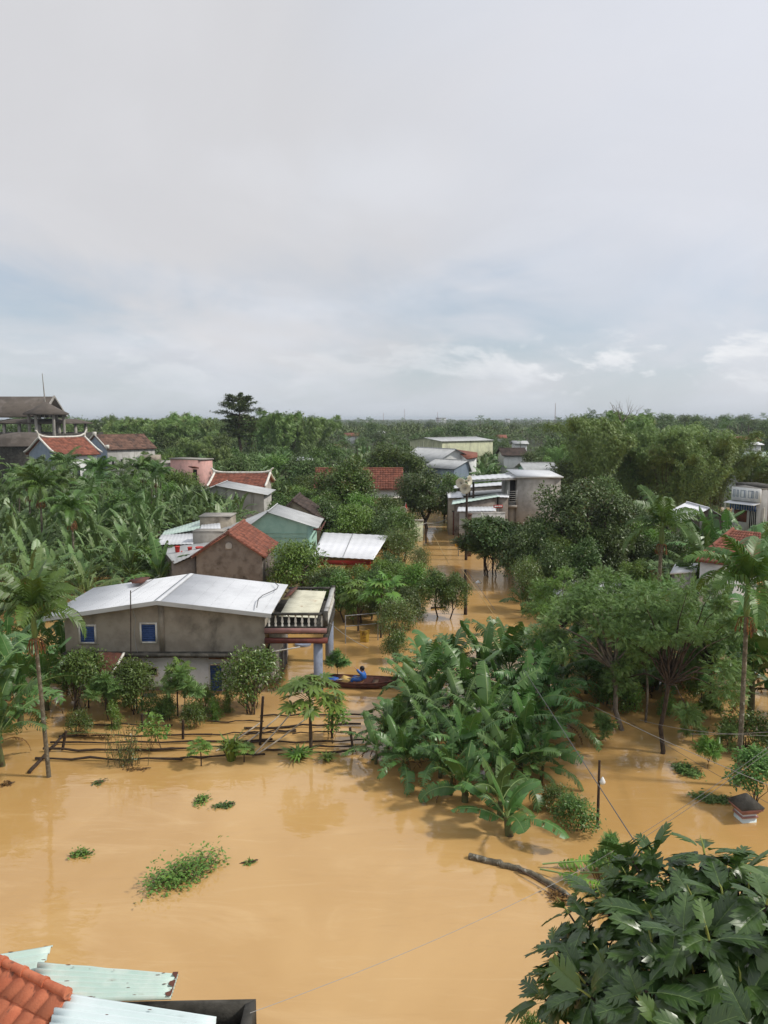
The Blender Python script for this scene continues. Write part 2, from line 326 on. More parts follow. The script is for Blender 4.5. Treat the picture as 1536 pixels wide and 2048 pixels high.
# leaf templates -----------------------------------------------------
T_LEAF = ([(0, 0, 0), (.45, .24, .07), (1, 0, -.08), (.45, -.24, .07)], [[0, 1, 2, 3]])
T_FOLD = ([(0, 0, 0), (.4, .22, .09), (1, 0, -.12), (.4, -.22, .09), (.5, 0, 0)], [[0, 4, 2, 1], [0, 3, 2, 4]])
def pinnate(n=5, w=.11, l=.32):
    v, f = [], []
    for i in range(n):
        s = .15 + .8 * i / (n - 1) if n > 1 else .5
        for sg in (-1, 1):
            ll = l * (1 - .45 * s); b = len(v)
            v += [(s, 0, 0), (s + .10 + w, sg * ll * .5, .02), (s + .16, sg * ll, -.05), (s + .02, sg * ll * .55, .02)]; f.append([b, b + 1, b + 2, b + 3])
    return v, f
T_PINN = pinnate()
def palmate(n=7, slit=.42):
    v, f = [(0, 0, 0)], []
    for i in range(n):
        a = R(-125 + 250 * i / (n - 1)); l = 1 - .35 * abs(i / (n - 1) - .5) * 2; da = R(125 / (n - 1)) * .85
        b = len(v)
        v += [(math.cos(a - da) * l * .55, math.sin(a - da) * l * .55, -.02), (math.cos(a) * l, math.sin(a) * l, -.18), (math.cos(a + da) * l * .55, math.sin(a + da) * l * .55, -.02)]
        f.append([0, b, b + 1, b + 2])
    return v, f
T_PALM = palmate()
T_TUFT = ([(0, .0, 0), (.55, .09, -.02), (1, .03, -.2), (.5, -.06, -.03), (0, 0, 0), (.5, .32, 0), (.85, .42, -.15), (.55, .2, .02), (0, 0, 0), (.5, -.3, 0), (.85, -.42, -.15), (.55, -.18, .02)],
          [[0, 1, 2, 3], [4, 7, 6, 5], [8, 9, 10, 11]])
def ball(rng, n, up=0.0):
    d = nrm(rng.normal(size=(n, 3))); d[:, 2] += up; return nrm(d)
def limb(mb, a, b, r0, r1, rng, mi=0, n=5, wob=.08, sides=6, sag=0.0):
    a, b = np.array(a, float), np.array(b, float); L = np.linalg.norm(b - a); P = []
    for i in range(n):
        q = i / (n - 1); w = rng.normal(size=3) * wob * L * math.sin(math.pi * q); w[2] *= .4
        P.append(a + (b - a) * q + w + np.array([0, 0, sag * L * math.sin(math.pi * q)]))
    tube(mb, P, np.linspace(r0, r1, n), sides, mi); return P
# ------------------------------------------------------------------ plant kinds (each returns a list of (part name, mesh))
def mk_tree(seed, h=5., rx=2., rz=1.8, n=6000, size=.16, leaf='broad', tmpl=None, nl=16, bark='bark', stems=1, base_r=.10, lobe=.42, gap=0.0, droop=.35, dome=False):
    rng = np.random.default_rng(seed); tmpl = tmpl or T_FOLD
    cz = h - rz; crown, trunk = MB(), MB()
    dirs = ball(rng, nl, .25); cen = dirs * (rng.uniform(.42, .84, (nl, 1)))
    if dome: cen[:, 2] = np.abs(cen[:, 2]) * .9 - .15
    cen = cen * np.array([rx, rx, rz]) + np.array([0, 0, cz]); cen[0] = (0, 0, h - rz * .5)
    rad = rng.uniform(.75, 1.25, nl) * lobe * rx
    per = rng.multinomial(n, rad ** 2 / (rad ** 2).sum())
    for c, r, m in zip(cen, rad, per):
        dd = ball(rng, m, .3); rr = rng.random((m, 1)) ** .45
        ns = rng.random(m)                                    # ragged twigs past the lobe
        pos = c + dd * rr * r * np.array([1, 1, .8 * min(1.2, rz / rx + .3)]) * (1 + .35 * (ns[:, None] > .86))
        if gap: pos = pos[rng.random(m) > gap]; dd = dd[:len(pos)]
        up = nrm(dd * .6 + np.array([0, 0, .9]) + rng.normal(size=(len(pos), 3)) * .45)
        dv = dd * .8 + rng.normal(size=(len(pos), 3)) * .7; dv[:, 2] -= droop
        sh = np.clip(rng.random(len(pos)) * .8 + rng.uniform(-.1, .3), 0, 1)
        leaves(crown, *tmpl, pos, dv, up, size * rng.uniform(.65, 1.3, len(pos)), 0, rng, sh)
    for s in range(stems):
        a = rng.uniform(0, 6.28); off = np.array([math.cos(a), math.sin(a), 0]) * (.12 * rx if stems > 1 else 0)
        top = np.array([math.cos(a) * rx * .3, math.sin(a) * rx * .3, cz]) if stems > 1 else np.array([rng.normal() * .1 * rx, rng.normal() * .1 * rx, cz])
        P = limb(trunk, off + (0, 0, -1.6), top, base_r, base_r * .55, rng, 0, 6, .03, 7)
        for c in cen[s::stems][:max(4, 12 // stems)]:
            st = P[rng.integers(2, 6)]; limb(trunk, st, c, base_r * .45, base_r * .12, rng, 0, 5, .06, 5)
    return [('crown', crown.mesh('crown', [leaf])), ('trunk', trunk.mesh('trunk', [bark], True))]
def banana_leaf(mb, rng, base, az, L, Wd, e0, bend, torn=.6, K=18, young=False, mi=0, rmi=1, rr=.028):
    """arched midrib with the blade in strips that hang from it"""
    pts = [np.array(base, float)]; n = K + 4; el = e0; side = np.array([-math.sin(az), math.cos(az), 0])
    tw = rng.normal() * .35
    for i in range(n):
        q = i / n; e = e0 - bend * q ** 1.35
        dd = np.array([math.cos(e) * math.cos(az), math.cos(e) * math.sin(az), math.sin(e)])
        pts.append(pts[-1] + dd * L / n)
    pts = np.array(pts); tube(mb, pts[::2], np.linspace(rr, .004, len(pts[::2])), 4, rmi, .5, False)
    s0 = 4; base_sh = rng.random() * .5 + .2
    V, F, SH = [], [], []
    for sg in (-1, 1):
        drop = rng.uniform(.35, 1.0)
        for i in range(s0, n):
            q0, q1 = (i - s0) / K, (i + 1 - s0) / K
            prof = lambda q: Wd * min(1, (q + .03) * 5.5) ** .6 * max(.0, 1 - max(0, (q - .62) / .38) ** 2.2) ** .5
            if rng.random() < torn: drop = np.clip(drop * .8 + .16 + rng.normal() * .42, .0, 1.4)
            tg = nrm(pts[i + 1] - pts[i]); up = nrm(np.cross(tg, side) * -1.0); up = up if up[2] > 0 or abs(up[2]) < .15 else -up
            lat = nrm(side * math.cos(tw) + up * math.sin(tw))
            o1 = lat * sg * math.cos(drop * .7 - .35) + np.array([0, 0, -math.sin(drop * .7 - .35)])
            o2 = lat * sg * math.cos(drop) + np.array([0, 0, -math.sin(drop)])
            g = (.0 if rng.random() > torn else rng.uniform(.15, .62)) * L / n
            w0, w1 = prof(q0) * rng.uniform(.93, 1.04), prof(q1) * rng.uniform(.93, 1.04)
            sw = tg * .22
            a, b = pts[i], pts[i + 1]; m0 = a + (o1 + sw) * w0 * .55 + tg * g * .6; m1 = b + (o1 + sw) * w1 * .55 - tg * g * .6
            t0 = m0 + (o2 + sw * 1.4) * w0 * .5 + tg * g; t1 = m1 + (o2 + sw * 1.4) * w1 * .5 - tg * g
            bI = len(V); V += [a, b, m1, m0, t1, t0]; F += [[bI, bI + 1, bI + 2, bI + 3], [bI + 3, bI + 2, bI + 4, bI + 5]]
            s_ = np.clip(base_sh + rng.normal() * .07, 0, .93); SH += [s_, s_]
    mb.add(V, F, mi, SH)
def mk_banana(seed, h=4.2, nl=9, leaf='banana', torn=.55, dry=1, stem_frac=.5, wid=.30, K=18, stems=1):
    rng = np.random.default_rng(seed); crown, trunk = MB(), MB(); sh = h * stem_frac
    for st in range(stems):
        ox, oy = (rng.normal(size=2) * .55 if stems > 1 else (0, 0)); hh = sh * rng.uniform(.7, 1.05) if stems > 1 else sh
        lx, ly = rng.normal(size=2) * .12
        P = [(ox + lx * q, oy + ly * q, -1.2 + (hh + 1.2) * q) for q in (0, .3, .6, .85, 1)]
        tube(trunk, P, [.15, .14, .12, .10, .07], 8, 0)
        top = np.array(P[-1]); a0 = rng.random() * 6.28
        for i in range(nl):
            az = a0 + i * 2.4 + rng.normal() * .25; q = i / max(1, nl - 1)
            e0 = R(np.clip(88 - 60 * q + rng.normal() * 8, 14, 89)); L = (h - hh) * rng.uniform(.9, 1.2) * (1.0 if i else .85)
            bend = R(rng.uniform(25, 65) + 50 * q) * (.45 if i == 0 else 1)
            banana_leaf(crown, rng, top + np.array([0, 0, -.25 * q]), az, L, L * wid * .36 * rng.uniform(.85, 1.15), e0, bend, torn * (.3 if i < 2 else 1), K)
        for i in range(dry):
            banana_leaf(crown, rng, top + np.array([0, 0, -.35]), rng.random() * 6.28, (h - hh) * .7, .12, R(5), R(95), .9, 10, mi=2, rmi=2)
    return [('leaf_crown', crown.mesh('leaf_crown', [leaf, 'rib', 'dryleaf'])), ('pseudostem', trunk.mesh('pseudostem', ['bstem'], True))]
def frond(mb, rng, base, az, L, e0, bend, nleaf=26, ll=.5, wd=.035, hang=.6, mi=0, stiff=0.0):
    n = nleaf; pts = [np.array(base, float)]; side = np.array([-math.sin(az), math.cos(az), 0]); tws = rng.normal() * .3
    for i in range(n):
        e = e0 - bend * (i / n) ** 1.2
        pts.append(pts[-1] + L / n * np.array([math.cos(e) * math.cos(az), math.cos(e) * math.sin(az), math.sin(e)]))
    pts = np.array(pts); tube(mb, pts[::4], np.linspace(.022, .005, len(pts[::4])), 3, mi, .8, False)
    V, F, SH = [], [], []; bs = rng.random() * .6
    for i in range(4, n + 1):
        q = i / n; tg = nrm(pts[i] - pts[i - 1]); up = np.cross(tg, side); up = -up if up[2] < 0 else up
        l = ll * math.sin(math.pi * min(1, .22 + .74 * q)) ** .6 * rng.uniform(.85, 1.1)
        for sg in (-1, 1):
            lat = nrm(side * math.cos(tws) + up * math.sin(tws)) * sg
            d1 = nrm(lat * .8 + tg * .55 + up * (.35 + stiff) + rng.normal(size=3) * .06); d2 = nrm(lat * .5 + tg * .55 - np.array([0, 0, hang]) + rng.normal(size=3) * .08)
            a = pts[i]; b = a + d1 * l * .5; c = b + d2 * l * .55; w = tg * wd
            k = len(V); V += [a - w * .5, a + w * .5, b + w, b - w, c]; F += [[k, k + 1, k + 2, k + 3], [k + 3, k + 2, k + 4, k + 4]]
            SH += [np.clip(bs + rng.random() * .35, 0, 1)] * 2
    V = np.array(V); F = np.array(F)
    mb.add(V, F[::2], mi, SH[::2]); tri = F[1::2][:, :3]; mb.add(V, tri, mi, SH[1::2])
def mk_areca(seed, h=7., nf=10, L=1.9, leaf='areca', nleaf=26, ll=.62, lean=.2, tr=.075, infl=True, shaft=True, sides=8):
    rng = np.random.default_rng(seed); crown, trunk = MB(), MB(); th = h - L * .62
    a = rng.random() * 6.28; lx, ly = math.cos(a) * lean, math.sin(a) * lean
    P = [(lx * q ** 2, ly * q ** 2, -1.5 + (th + 1.5) * q) for q in np.linspace(0, 1, 8)]
    tube(trunk, P, np.linspace(tr * 1.2, tr * .85, 8), sides, 0)
    top = np.array(P[-1]); out = [None]
    for i in range(nf):
        q = i / (nf - 1); az = i * 2.4 + rng.normal() * .2
        frond(crown, rng, top + (0, 0, .45 - .12 * q), az, L * rng.uniform(.85, 1.1), R(78 - 62 * q + rng.normal() * 7), R(45 + 58 * q + rng.normal() * 8), nleaf, ll, .048, .62)
    res = [('frond_crown', crown.mesh('frond_crown', [leaf])), ('trunk', trunk.mesh('trunk', ['palmtrunk'], True))]
    if shaft:
        s = MB(); tube(s, [top + (0, 0, z) for z in (-.5, -.3, .1, .5)], [tr * 1.0, tr * 1.45, tr * 1.25, tr * .5], 8)
        res.append(('crownshaft', s.mesh('crownshaft', ['shaft'], True)))
    if infl:
        s = MB()
        for i in range(26):
            az = rng.random() * 6.28; d = np.array([math.cos(az), math.sin(az), 0])
            p0 = top + d * tr + (0, 0, -.5); tube(s, [p0, p0 + d * .14 + (0, 0, -.06), p0 + d * .2 * rng.uniform(.6, 1.4) + (0, 0, -.35 - .25 * rng.random())], [.012, .012, .016], 4)
        res.append(('flower_stalk', s.mesh('flower_stalk', ['inflor'])))
    return res
def mk_papaya(seed, h=3., nl=14, size=.55, leaf='papaya', spread=.8, stem=.05, bark='bark'):
    rng = np.random.default_rng(seed); crown, trunk = MB(), MB(); th = h * .72
    tube(trunk, [(0, 0, -1.4), (.03, 0, th * .4), (0, .04, th)], [stem * 1.2, stem, stem * .6], 7)
    pos, dv = [], []
    for i in range(nl):
        q = i / nl; az = i * 2.4; e = R(80 - 85 * q + rng.normal() * 6); L = spread * rng.uniform(.7, 1.1)
        d = np.array([math.cos(e) * math.cos(az), math.cos(e) * math.sin(az), math.sin(e)])
        p0 = np.array([0, .04, th - .25 * q]); p1 = p0 + d * L; tube(crown, [p0, p0 + d * L * .55 + (0, 0, .04), p1], [.012, .01, .007], 3, 0, .9, False)
        pos.append(p1); dv.append(np.array([math.cos(az), math.sin(az), -.15 - .3 * q]))
    pos, dv = np.array(pos), np.array(dv)
    for rep in range(2):
        up = nrm(np.array([0, 0, 1.]) + rng.normal(size=(nl, 3)) * .25)
        leaves(crown, *palmate(9), pos + rng.normal(size=pos.shape) * .08 * rep, dv + rng.normal(size=dv.shape) * .4 * rep, up, size * rng.uniform(.75, 1.15, nl), 0, rng)
    return [('leaf_crown', crown.mesh('leaf_crown', [leaf])), ('stem', trunk.mesh('stem', [bark], True))]
def mk_bamboo(seed, h=10., r=4., nc=26, n=9000, leaf='bamboo', size=.34):
    """clump of arching culms, leaf sprays hanging all along them"""
    rng = np.random.default_rng(seed); fol, cul = MB(), MB(); per = n // nc
    for c in range(nc):
        a = rng.random() * 6.28; rr = .9 * math.sqrt(rng.random()); b = np.array([math.cos(a) * rr, math.sin(a) * rr, -1.2])
        out = r * rng.uniform(.25, 1.0); hh = h * rng.uniform(.72, 1.0); d = np.array([math.cos(a + rng.normal() * .4), math.sin(a + rng.normal() * .4), 0])
        q = np.linspace(0, 1, 9)[:, None]
        P = b + d * out * q ** 2.2 + np.array([0, 0, 1.]) * (hh + 1.2) * (q * 1.22 - .30 * q ** 4.5)
        tube(cul, P, np.linspace(.05, .012, 9), 5)
        qq = rng.random(per) ** .65 * .78 + .22
        idx = qq * 8; i0 = np.clip(idx.astype(int), 0, 7); f = (idx - i0)[:, None]
        p = P[i0] * (1 - f) + P[i0 + 1] * f
        # plumes: sprays cluster round nodes
        node = np.round(qq * 14) / 14; np.random.seed(seed)
        ang = node * 97 + rng.normal(size=per) * .7; ln = r * .28 * rng.random(per) ** .7 * (1.25 - .5 * qq)
        p = p + np.stack([np.cos(ang) * ln, np.sin(ang) * ln, -.45 * ln + rng.normal(size=per) * .18], 1)
        dv = np.stack([np.cos(ang), np.sin(ang), np.full(per, -.9)], 1) + rng.normal(size=(per, 3)) * .5
        up = nrm(np.array([0, 0, 1.]) + rng.normal(size=(per, 3)) * .6)
        sh = np.clip(rng.random(per) * .7 + rng.uniform(0, .3), 0, 1)
        leaves(fol, *T_TUFT, p, dv, up, size * rng.uniform(.6, 1.3, per), 0, rng, sh)
    return [('foliage', fol.mesh('foliage', [leaf])), ('culm_clump', cul.mesh('culm_clump', ['culm'], True))]
def mk_airy(seed, h=6., rx=2.4, n=1500, size=.5, leaf='fine', lean=(.8, .3), nl=13, bark='bark', r0=.09, flat=.45, fork=.38):
    """open crown: bare forked limbs that end in flat pads of feathery leaves"""
    rng = np.random.default_rng(seed); crown, trunk = MB(), MB()
    fk = np.array([lean[0] * fork, lean[1] * fork, h * fork]); P = limb(trunk, (0, 0, -1.5), fk, r0, r0 * .75, rng, 0, 6, .02, 7)
    top = np.array([lean[0], lean[1], h])
    for i in range(nl):
        a = i * 2.4 + rng.normal() * .3; q = (i + .5) / nl; rr = rx * math.sqrt(q) * rng.uniform(.7, 1.05)
        c = np.array([lean[0] + math.cos(a) * rr, lean[1] + math.sin(a) * rr, h * (1.0 - .36 * q ** 1.2) - rng.random() ** 1.3 * .40 * h])
        mid = fk + (c - fk) * rng.uniform(.35, .5) + np.array([0, 0, .05 * h])
        limb(trunk, fk, mid, r0 * .5, r0 * .3, rng, 0, 4, .04, 5); limb(trunk, mid, c, r0 * .3, r0 * .08, rng, 0, 4, .05, 4)
        m = n // nl; R_ = rx * .21 * rng.uniform(.6, 1.35)
        dd = ball(rng, m, .15); pos = c + dd * (rng.random((m, 1)) ** .5) * R_ * np.array([1, 1, flat])
        dv = dd * np.array([1, 1, .5]) + rng.normal(size=(m, 3)) * .5; dv[:, 2] -= .2
        up = nrm(np.array([0, 0, .8]) + dd * .4 + rng.normal(size=(m, 3)) * .45)
        leaves(crown, *T_PINN, pos, dv, up, size * rng.uniform(.6, 1.2, m), 0, rng, np.clip(rng.random(m) * .7 + rng.random() * .3, 0, 1))
    return [('crown', crown.mesh('crown', [leaf])), ('trunk', trunk.mesh('trunk', [bark], True))]
def mk_grass(seed, n=60, h=.6, r=.35, leaf='bright', w=.03):
    rng = np.random.default_rng(seed); mb = MB()
    for i in range(n):
        a = rng.random() * 6.28; b = np.array([math.cos(a), math.sin(a), 0]) * r * .25 * rng.random(); d = np.array([math.cos(a), math.sin(a), 0])
        L = h * rng.uniform(.6, 1.1); o = r * rng.uniform(.4, 1.2); s = np.array([-d[1], d[0], 0]) * w
        p1 = b + d * o * .35 + (0, 0, L * .65); p2 = b + d * o + (0, 0, L * rng.uniform(.5, .95))
        mb.add([b - s, b + s, p1 + s, p1 - s, p2], [[0, 1, 2, 3]], 0, rng.random()); mb.add([p1 - s, p1 + s, p2], [[0, 1, 2]], 0, rng.random())
    return [('blade_tuft', mb.mesh('blade_tuft', [leaf]))]
def place(kind, loc, rz=0.0, sc=1.0, name='tree', label='', cat='tree', group=None, tilt=None, flat=False):
    """one plant: an empty at its foot with its parts below, or a single mesh for the far ones"""
    if len(kind) == 1:
        o = bpy.data.objects.new(name, kind[0][1]); COL.objects.link(o); o.location = loc; tag(o, label, cat, group)
    else:
        o = thing(name, label, cat, loc, 0, group)
        for pn, me in kind:
            c = bpy.data.objects.new(pn, me); COL.objects.link(c); c.parent = o
    o.rotation_euler = (tilt[0] if tilt else 0, tilt[1] if tilt else 0, rz)
    o.scale = (sc, sc, sc) if not isinstance(sc, (tuple, list)) else sc
    return o
def merge(parts, name):
    """far plants: crown and trunk as one mesh"""
    mb = bpy.data.meshes.new(name); import bmesh
    bm = bmesh.new(); off = 0; mats = []
    for _, me in parts:
        k = len(bm.faces); bm.from_mesh(me); bm.faces.ensure_lookup_table()
        for f in bm.faces[k:]: f.material_index += len(mats)
        mats += list(me.materials)
    bm.to_mesh(mb); bm.free()
    for m in mats: mb.materials.append(m)
    return [(name, mb)]
# ------------------------------------------------------------------ water and ground
def water_material():
    m = bpy.data.materials.new('muddy_water'); m.use_nodes = True; t = NT(m.node_tree)
    oc = t.n('ShaderNodeTexCoord').outputs['Object']
    col = t.mix(t.ramp(t.noise(t.mapv(oc, (1, .8, 1)), .10, 5, .55, .8), .35, .68), (.468, .274, .096), (.570, .356, .144))
    col = t.mix(t.math('MULTIPLY', t.ramp(t.noise(t.mapv(oc, (.5, 1.3, 1), (4, 2, 0)), .35, 7, .6, 1.2), .50, .72), .5), col, (.64, .43, .205))
    st = t.noise(t.mapv(oc, (.22, 1.5, 1), (11, 5, 0), (0, 0, .25)), 1.5, 8, .65, 1.6)
    col = t.mix(t.math('MULTIPLY', t.ramp(st, .54, .74), .18), col, (.70, .53, .29)); col = t.mix(t.math('MULTIPLY', t.ramp(st, .46, .28), .14), col, (.36, .205, .07))
    b = t.n('ShaderNodeBsdfPrincipled', None, Base_Color=col, Roughness=.05, IOR=1.6)
    b.inputs['Specular IOR Level'].default_value = .5
    calm = t.ramp(t.noise(t.mapv(oc, (1, .6, 1), (7, 3, 0)), .16, 3, .5, .5), .38, .68)
    w1 = t.noise(t.mapv(oc, (1, 2.2, 1)), .9, 3, .5, .3); w2 = t.noise(t.mapv(oc, (1, 1.6, 1)), 4.5, 3, .5, .2)
    h = t.math('ADD', t.math('MULTIPLY', w1, .8), t.math('MULTIPLY', t.math('MULTIPLY', w2, .20), t.math('ADD', .25, calm)))
    bp = t.n('ShaderNodeBump', None, Strength=.30, Distance=.05, Height=h)
    t.t.links.new(bp.outputs[0], b.inputs['Normal'])
    t.n('ShaderNodeOutputMaterial', None, Surface=b.outputs[0]); return m
M['water'] = water_material()
mb = MB(); mb.poly([(-9000, -60, 0), (9000, -60, 0), (9000, 15000, 0), (-9000, 15000, 0)])
o = mb.build('flood_water', 'water'); o['kind'] = 'structure'
M['ground'] = mat('wet_undergrowth_soil', (.030, .042, .018), (.050, .055, .026), .3, rough=.95, bump=.3)
def sm(a, b, x): x = np.clip((x - a) / (b - a), 0, 1); return x * x * (3 - 2 * x)
def gz(x, y):
    """height of the land: under the flood near by, dry beyond"""
    x, y = np.asarray(x, float), np.asarray(y, float)
    left = sm(46, 58, y) * (1 - sm(-15, -9, x)); far = sm(88, 104, y)
    return -1.5 + 1.72 * np.maximum(left, far)
gx = np.concatenate([[-9000, -2500, -700], np.linspace(-260, 260, 131), [700, 2500, 9000]]); gy = np.concatenate([[-60, 0, 20], np.linspace(30, 130, 51), [200, 400, 1000, 3000, 14900]])
X, Y = np.meshgrid(gx, gy); Z = gz(X, Y); nx = len(gx)
mb = MB(); mb.add(np.stack([X, Y, Z], -1).reshape(-1, 3), [[j * nx + i, j * nx + i + 1, (j + 1) * nx + i + 1, (j + 1) * nx + i] for j in range(len(gy) - 1) for i in range(nx - 1)])
o = mb.build('ground', 'ground', smooth=True); o['kind'] = 'structure'

# ------------------------------------------------------------------ roofs and houses
rngT = np.random.default_rng(5)
def tiles(mb, P0, P1, P2, P3, tw=.28, tl=.34, amp=.045, mi=0, th=.07, sub=4):
    """clay tiles on the slope P0 (eave left) P1 (eave right) P2 (ridge right) P3 (ridge left)"""
    P0, P1, P2, P3 = (np.array(q, float) for q in (P0, P1, P2, P3))
    n = nrm(np.cross(P1 - P0, P3 - P0)); n = n if n[2] > 0 else -n
    nu = max(2, int(round(np.linalg.norm(P1 - P0) / tw))); nv = max(2, int(round(np.linalg.norm(P3 - P0) / tl)))
    slab(mb, P0, P1, P2, P3, th, mi)
    us = np.linspace(0, nu, nu * sub + 1); hu = amp * np.abs(np.sin(us * np.pi)) ** .8
    for j in range(nv):
        v0, v1 = j / nv, (j + 1.12) / nv; rows = []
        for vv, lift in ((v0, -.0), (v0, amp * .9), (min(1, v1), .006)):
            A = P0 + (P3 - P0) * vv; B = P1 + (P2 - P1) * vv; u = (us / nu)[:, None]
            rows.append(A * (1 - u) + B * u + n * (hu[:, None] * (1 if lift else .15) + lift + .003))
        V = np.concatenate(rows); m = len(us)
        F = [[r * m + i, r * m + i + 1, (r + 1) * m + i + 1, (r + 1) * m + i] for r in (0, 1) for i in range(m - 1)]
        s = np.repeat(rngT.random(nu), sub); mb.add(V, F, mi, np.concatenate([s * .3, s]))
def corrug(mb, P0, P1, P2, P3, wl=.22, amp=.018, mi=0, th=.012, nv=1, jit=0.0):
    """ribbed sheet, ribs run from P0P1 (eave) to P3P2 (ridge)"""
    P0, P1, P2, P3 = (np.array(q, float) for q in (P0, P1, P2, P3))
    n = nrm(np.cross(P1 - P0, P3 - P0)); n = n if n[2] > 0 else -n
    nu = max(2, int(round(np.linalg.norm(P1 - P0) / wl))); us = np.linspace(0, nu, nu * 4 + 1)
    hu = amp * np.array([0, 1, 1, 0])[np.arange(len(us)) % 4]; rows = []
    for k in range(nv + 1):
        q = k / nv; A = P0 + (P3 - P0) * q; B = P1 + (P2 - P1) * q; u = (us / nu)[:, None]
        rows.append(A * (1 - u) + B * u + n * (hu[:, None] + (rngT.normal() * jit)))
    m = len(us); T = np.concatenate(rows); Bm = T - n * th; F = []
    F1 = [[r * m + i, r * m + i + 1, (r + 1) * m + i + 1, (r + 1) * m + i] for r in range(nv) for i in range(m - 1)]
    N = len(T); F += F1 + [[a + N for a in f[::-1]] for f in F1]
    F += [[i, N + i, N + i + 1, i + 1] for i in range(m - 1)] + [[nv * m + i + 1, nv * m + N + i + 1, nv * m + N + i, nv * m + i] for i in range(m - 1)]
    F += [[(r + 1) * m, (r + 1) * m + N, r * m + N, r * m] for r in range(nv)] + [[r * m + m - 1, r * m + m - 1 + N, (r + 1) * m + m - 1 + N, (r + 1) * m + m - 1] for r in range(nv)]
    mb.add(np.concatenate([T, Bm]), F, mi)
def roof_part(kind, pts, m, parent, name='roof', **kw):
    mb = MB()
    for q in pts:
        if kind == 'tile': tiles(mb, *q, **kw)
        elif kind == 'metal': corrug(mb, *q, **kw)
        else: slab(mb, *q, kw.get('th', .1))
    return mb.build(name, m, parent)
def window(parent, face, u, z, w, h, fm='trim', pm='glass', louvre=None, name='window', fr=.06, bars=0, pane='pane'):
    """face: (origin, along, outward) in the parent's frame; frame stands proud of the wall, pane inside it"""
    O, A, N = (np.array(q, float) for q in face); Z = np.array([0, 0, 1.])
    def blk(mb, u0, u1, z0, z1, d0, d1, mi=0):
        c = O + A * (u0 + u1) / 2 + Z * (z0 + z1) / 2 + N * (d0 + d1) / 2
        obox(mb, c, A * (u1 - u0) / 2, N * (d1 - d0) / 2, Z * (z1 - z0) / 2, mi)
    f = MB()
    blk(f, u, u + fr, z, z + h, -.02, .05); blk(f, u + w - fr, u + w, z, z + h, -.02, .05)
    blk(f, u + fr, u + w - fr, z, z + fr, -.02, .047); blk(f, u + fr, u + w - fr, z + h - fr, z + h, -.02, .047)
    for b in range(bars):
        c = u + fr + (w - 2 * fr) * (b + 1) / (bars + 1); blk(f, c - .02, c + .02, z + fr, z + h - fr, .0, .035)
    fo = f.build(name, fm, parent)
    p = MB(); blk(p, u + fr, u + w - fr, z + fr, z + h - fr, .0, .012)
    if louvre:
        n = louvre
        for i in range(n):
            zz = z + fr + (h - 2 * fr) * (i + .5) / n; c = O + A * (u + w / 2) + Z * zz + N * .026
            t_ = (h - 2 * fr) / n; obox(p, c, A * (w / 2 - fr - .012), N * .018 - Z * t_ * .30, Z * .008 + N * .004, 0)
    p.build('shutter' if louvre else pane, pm, fo)
    return fo
def gable_house(name, label, cat, A, B, D, z0, ze, zr, axis, wall, roof, kind='tile', over=.35, ridge=True, capm=None, ratio=.5, zoff=0.0, gov=None, group=None, **kw):
    """A, B: near corners (left, right) on plan; D depth away from the camera; axis 'front' = gable end faces AB"""
    A, B = np.array(A[:2], float), np.array(B[:2], float); w = np.linalg.norm(B - A); rz = math.atan2(B[1] - A[1], B[0] - A[0])
    o = thing(name, label, cat, (A[0], A[1], z0), rz, group); e, r = ze - z0, zr - z0; g = over if gov is None else gov
    mb = MB()
    if axis == 'front':
        k = w * ratio
        prism(mb, [(0, 0, 0), (w, 0, 0), (w, 0, e), (k, 0, r), (0, 0, e)], (0, D, 0))
        sl, sr = (r - e) / k, (r - e) / (w - k); u = .03
        pts = [((-over, D + g, e - sl * over + u), (-over, -g, e - sl * over + u), (k, -g, r + u), (k, D + g, r + u)),
               ((w + over, -g, e - sr * over + u), (w + over, D + g, e - sr * over + u), (k, D + g, r + u), (k, -g, r + u))]
        rl = [(k, -g - .02, r + .07), (k, D + g + .02, r + .07)]
    else:
        k = D * ratio
        prism(mb, [(0, 0, 0), (0, D, 0), (0, D, e), (0, k, r), (0, 0, e)], (w, 0, 0))
        s1, s2 = (r - e) / k, (r - e) / (D - k); u = .03
        pts = [((-g, -over, e - s1 * over + u), (w + g, -over, e - s1 * over + u), (w + g, k, r + u), (-g, k, r + u)),
               ((w + g, D + over, e - s2 * over + u), (-g, D + over, e - s2 * over + u), (-g, k, r + u), (w + g, k, r + u))]
        rl = [(-g - .02, k, r + .07), (w + g + .02, k, r + .07)]
    mb.build('wall', wall, o)
    ro = roof_part(kind, pts, roof, o, **kw)
    if ridge:
        mb = MB(); tube(mb, rl, .11 if kind == 'tile' else .05, 8); mb.build('ridge_cap', capm or roof, ro)
    o['w'] = 0.0; del o['w']
    return o, w, ((0, 0, 0), (1, 0, 0), (0, -1, 0)), ((w, 0, 0), (0, 1, 0), (1, 0, 0)), ((0, D, 0), (0, -1, 0), (-1, 0, 0))
def box_house(name, label, cat, A, B, D, z0, z1, wall, slabm='concrete', sth=.15, so=.12, group=None):
    A, B = np.array(A[:2], float), np.array(B[:2], float); w = np.linalg.norm(B - A); rz = math.atan2(B[1] - A[1], B[0] - A[0])
    o = thing(name, label, cat, (A[0], A[1], z0), rz, group); mb = MB(); box(mb, 0, w, 0, D, 0, z1 - z0); mb.build('wall', wall, o)
    mb = MB(); box(mb, -so, w + so, -so, D + so, z1 - z0 + .003, z1 - z0 + sth); mb.build('roof_slab', slabm, o)
    return o, w, ((0, 0, 0), (1, 0, 0), (0, -1, 0)), ((w, 0, 0), (0, 1, 0), (1, 0, 0)), ((0, D, 0), (0, -1, 0), (-1, 0, 0))

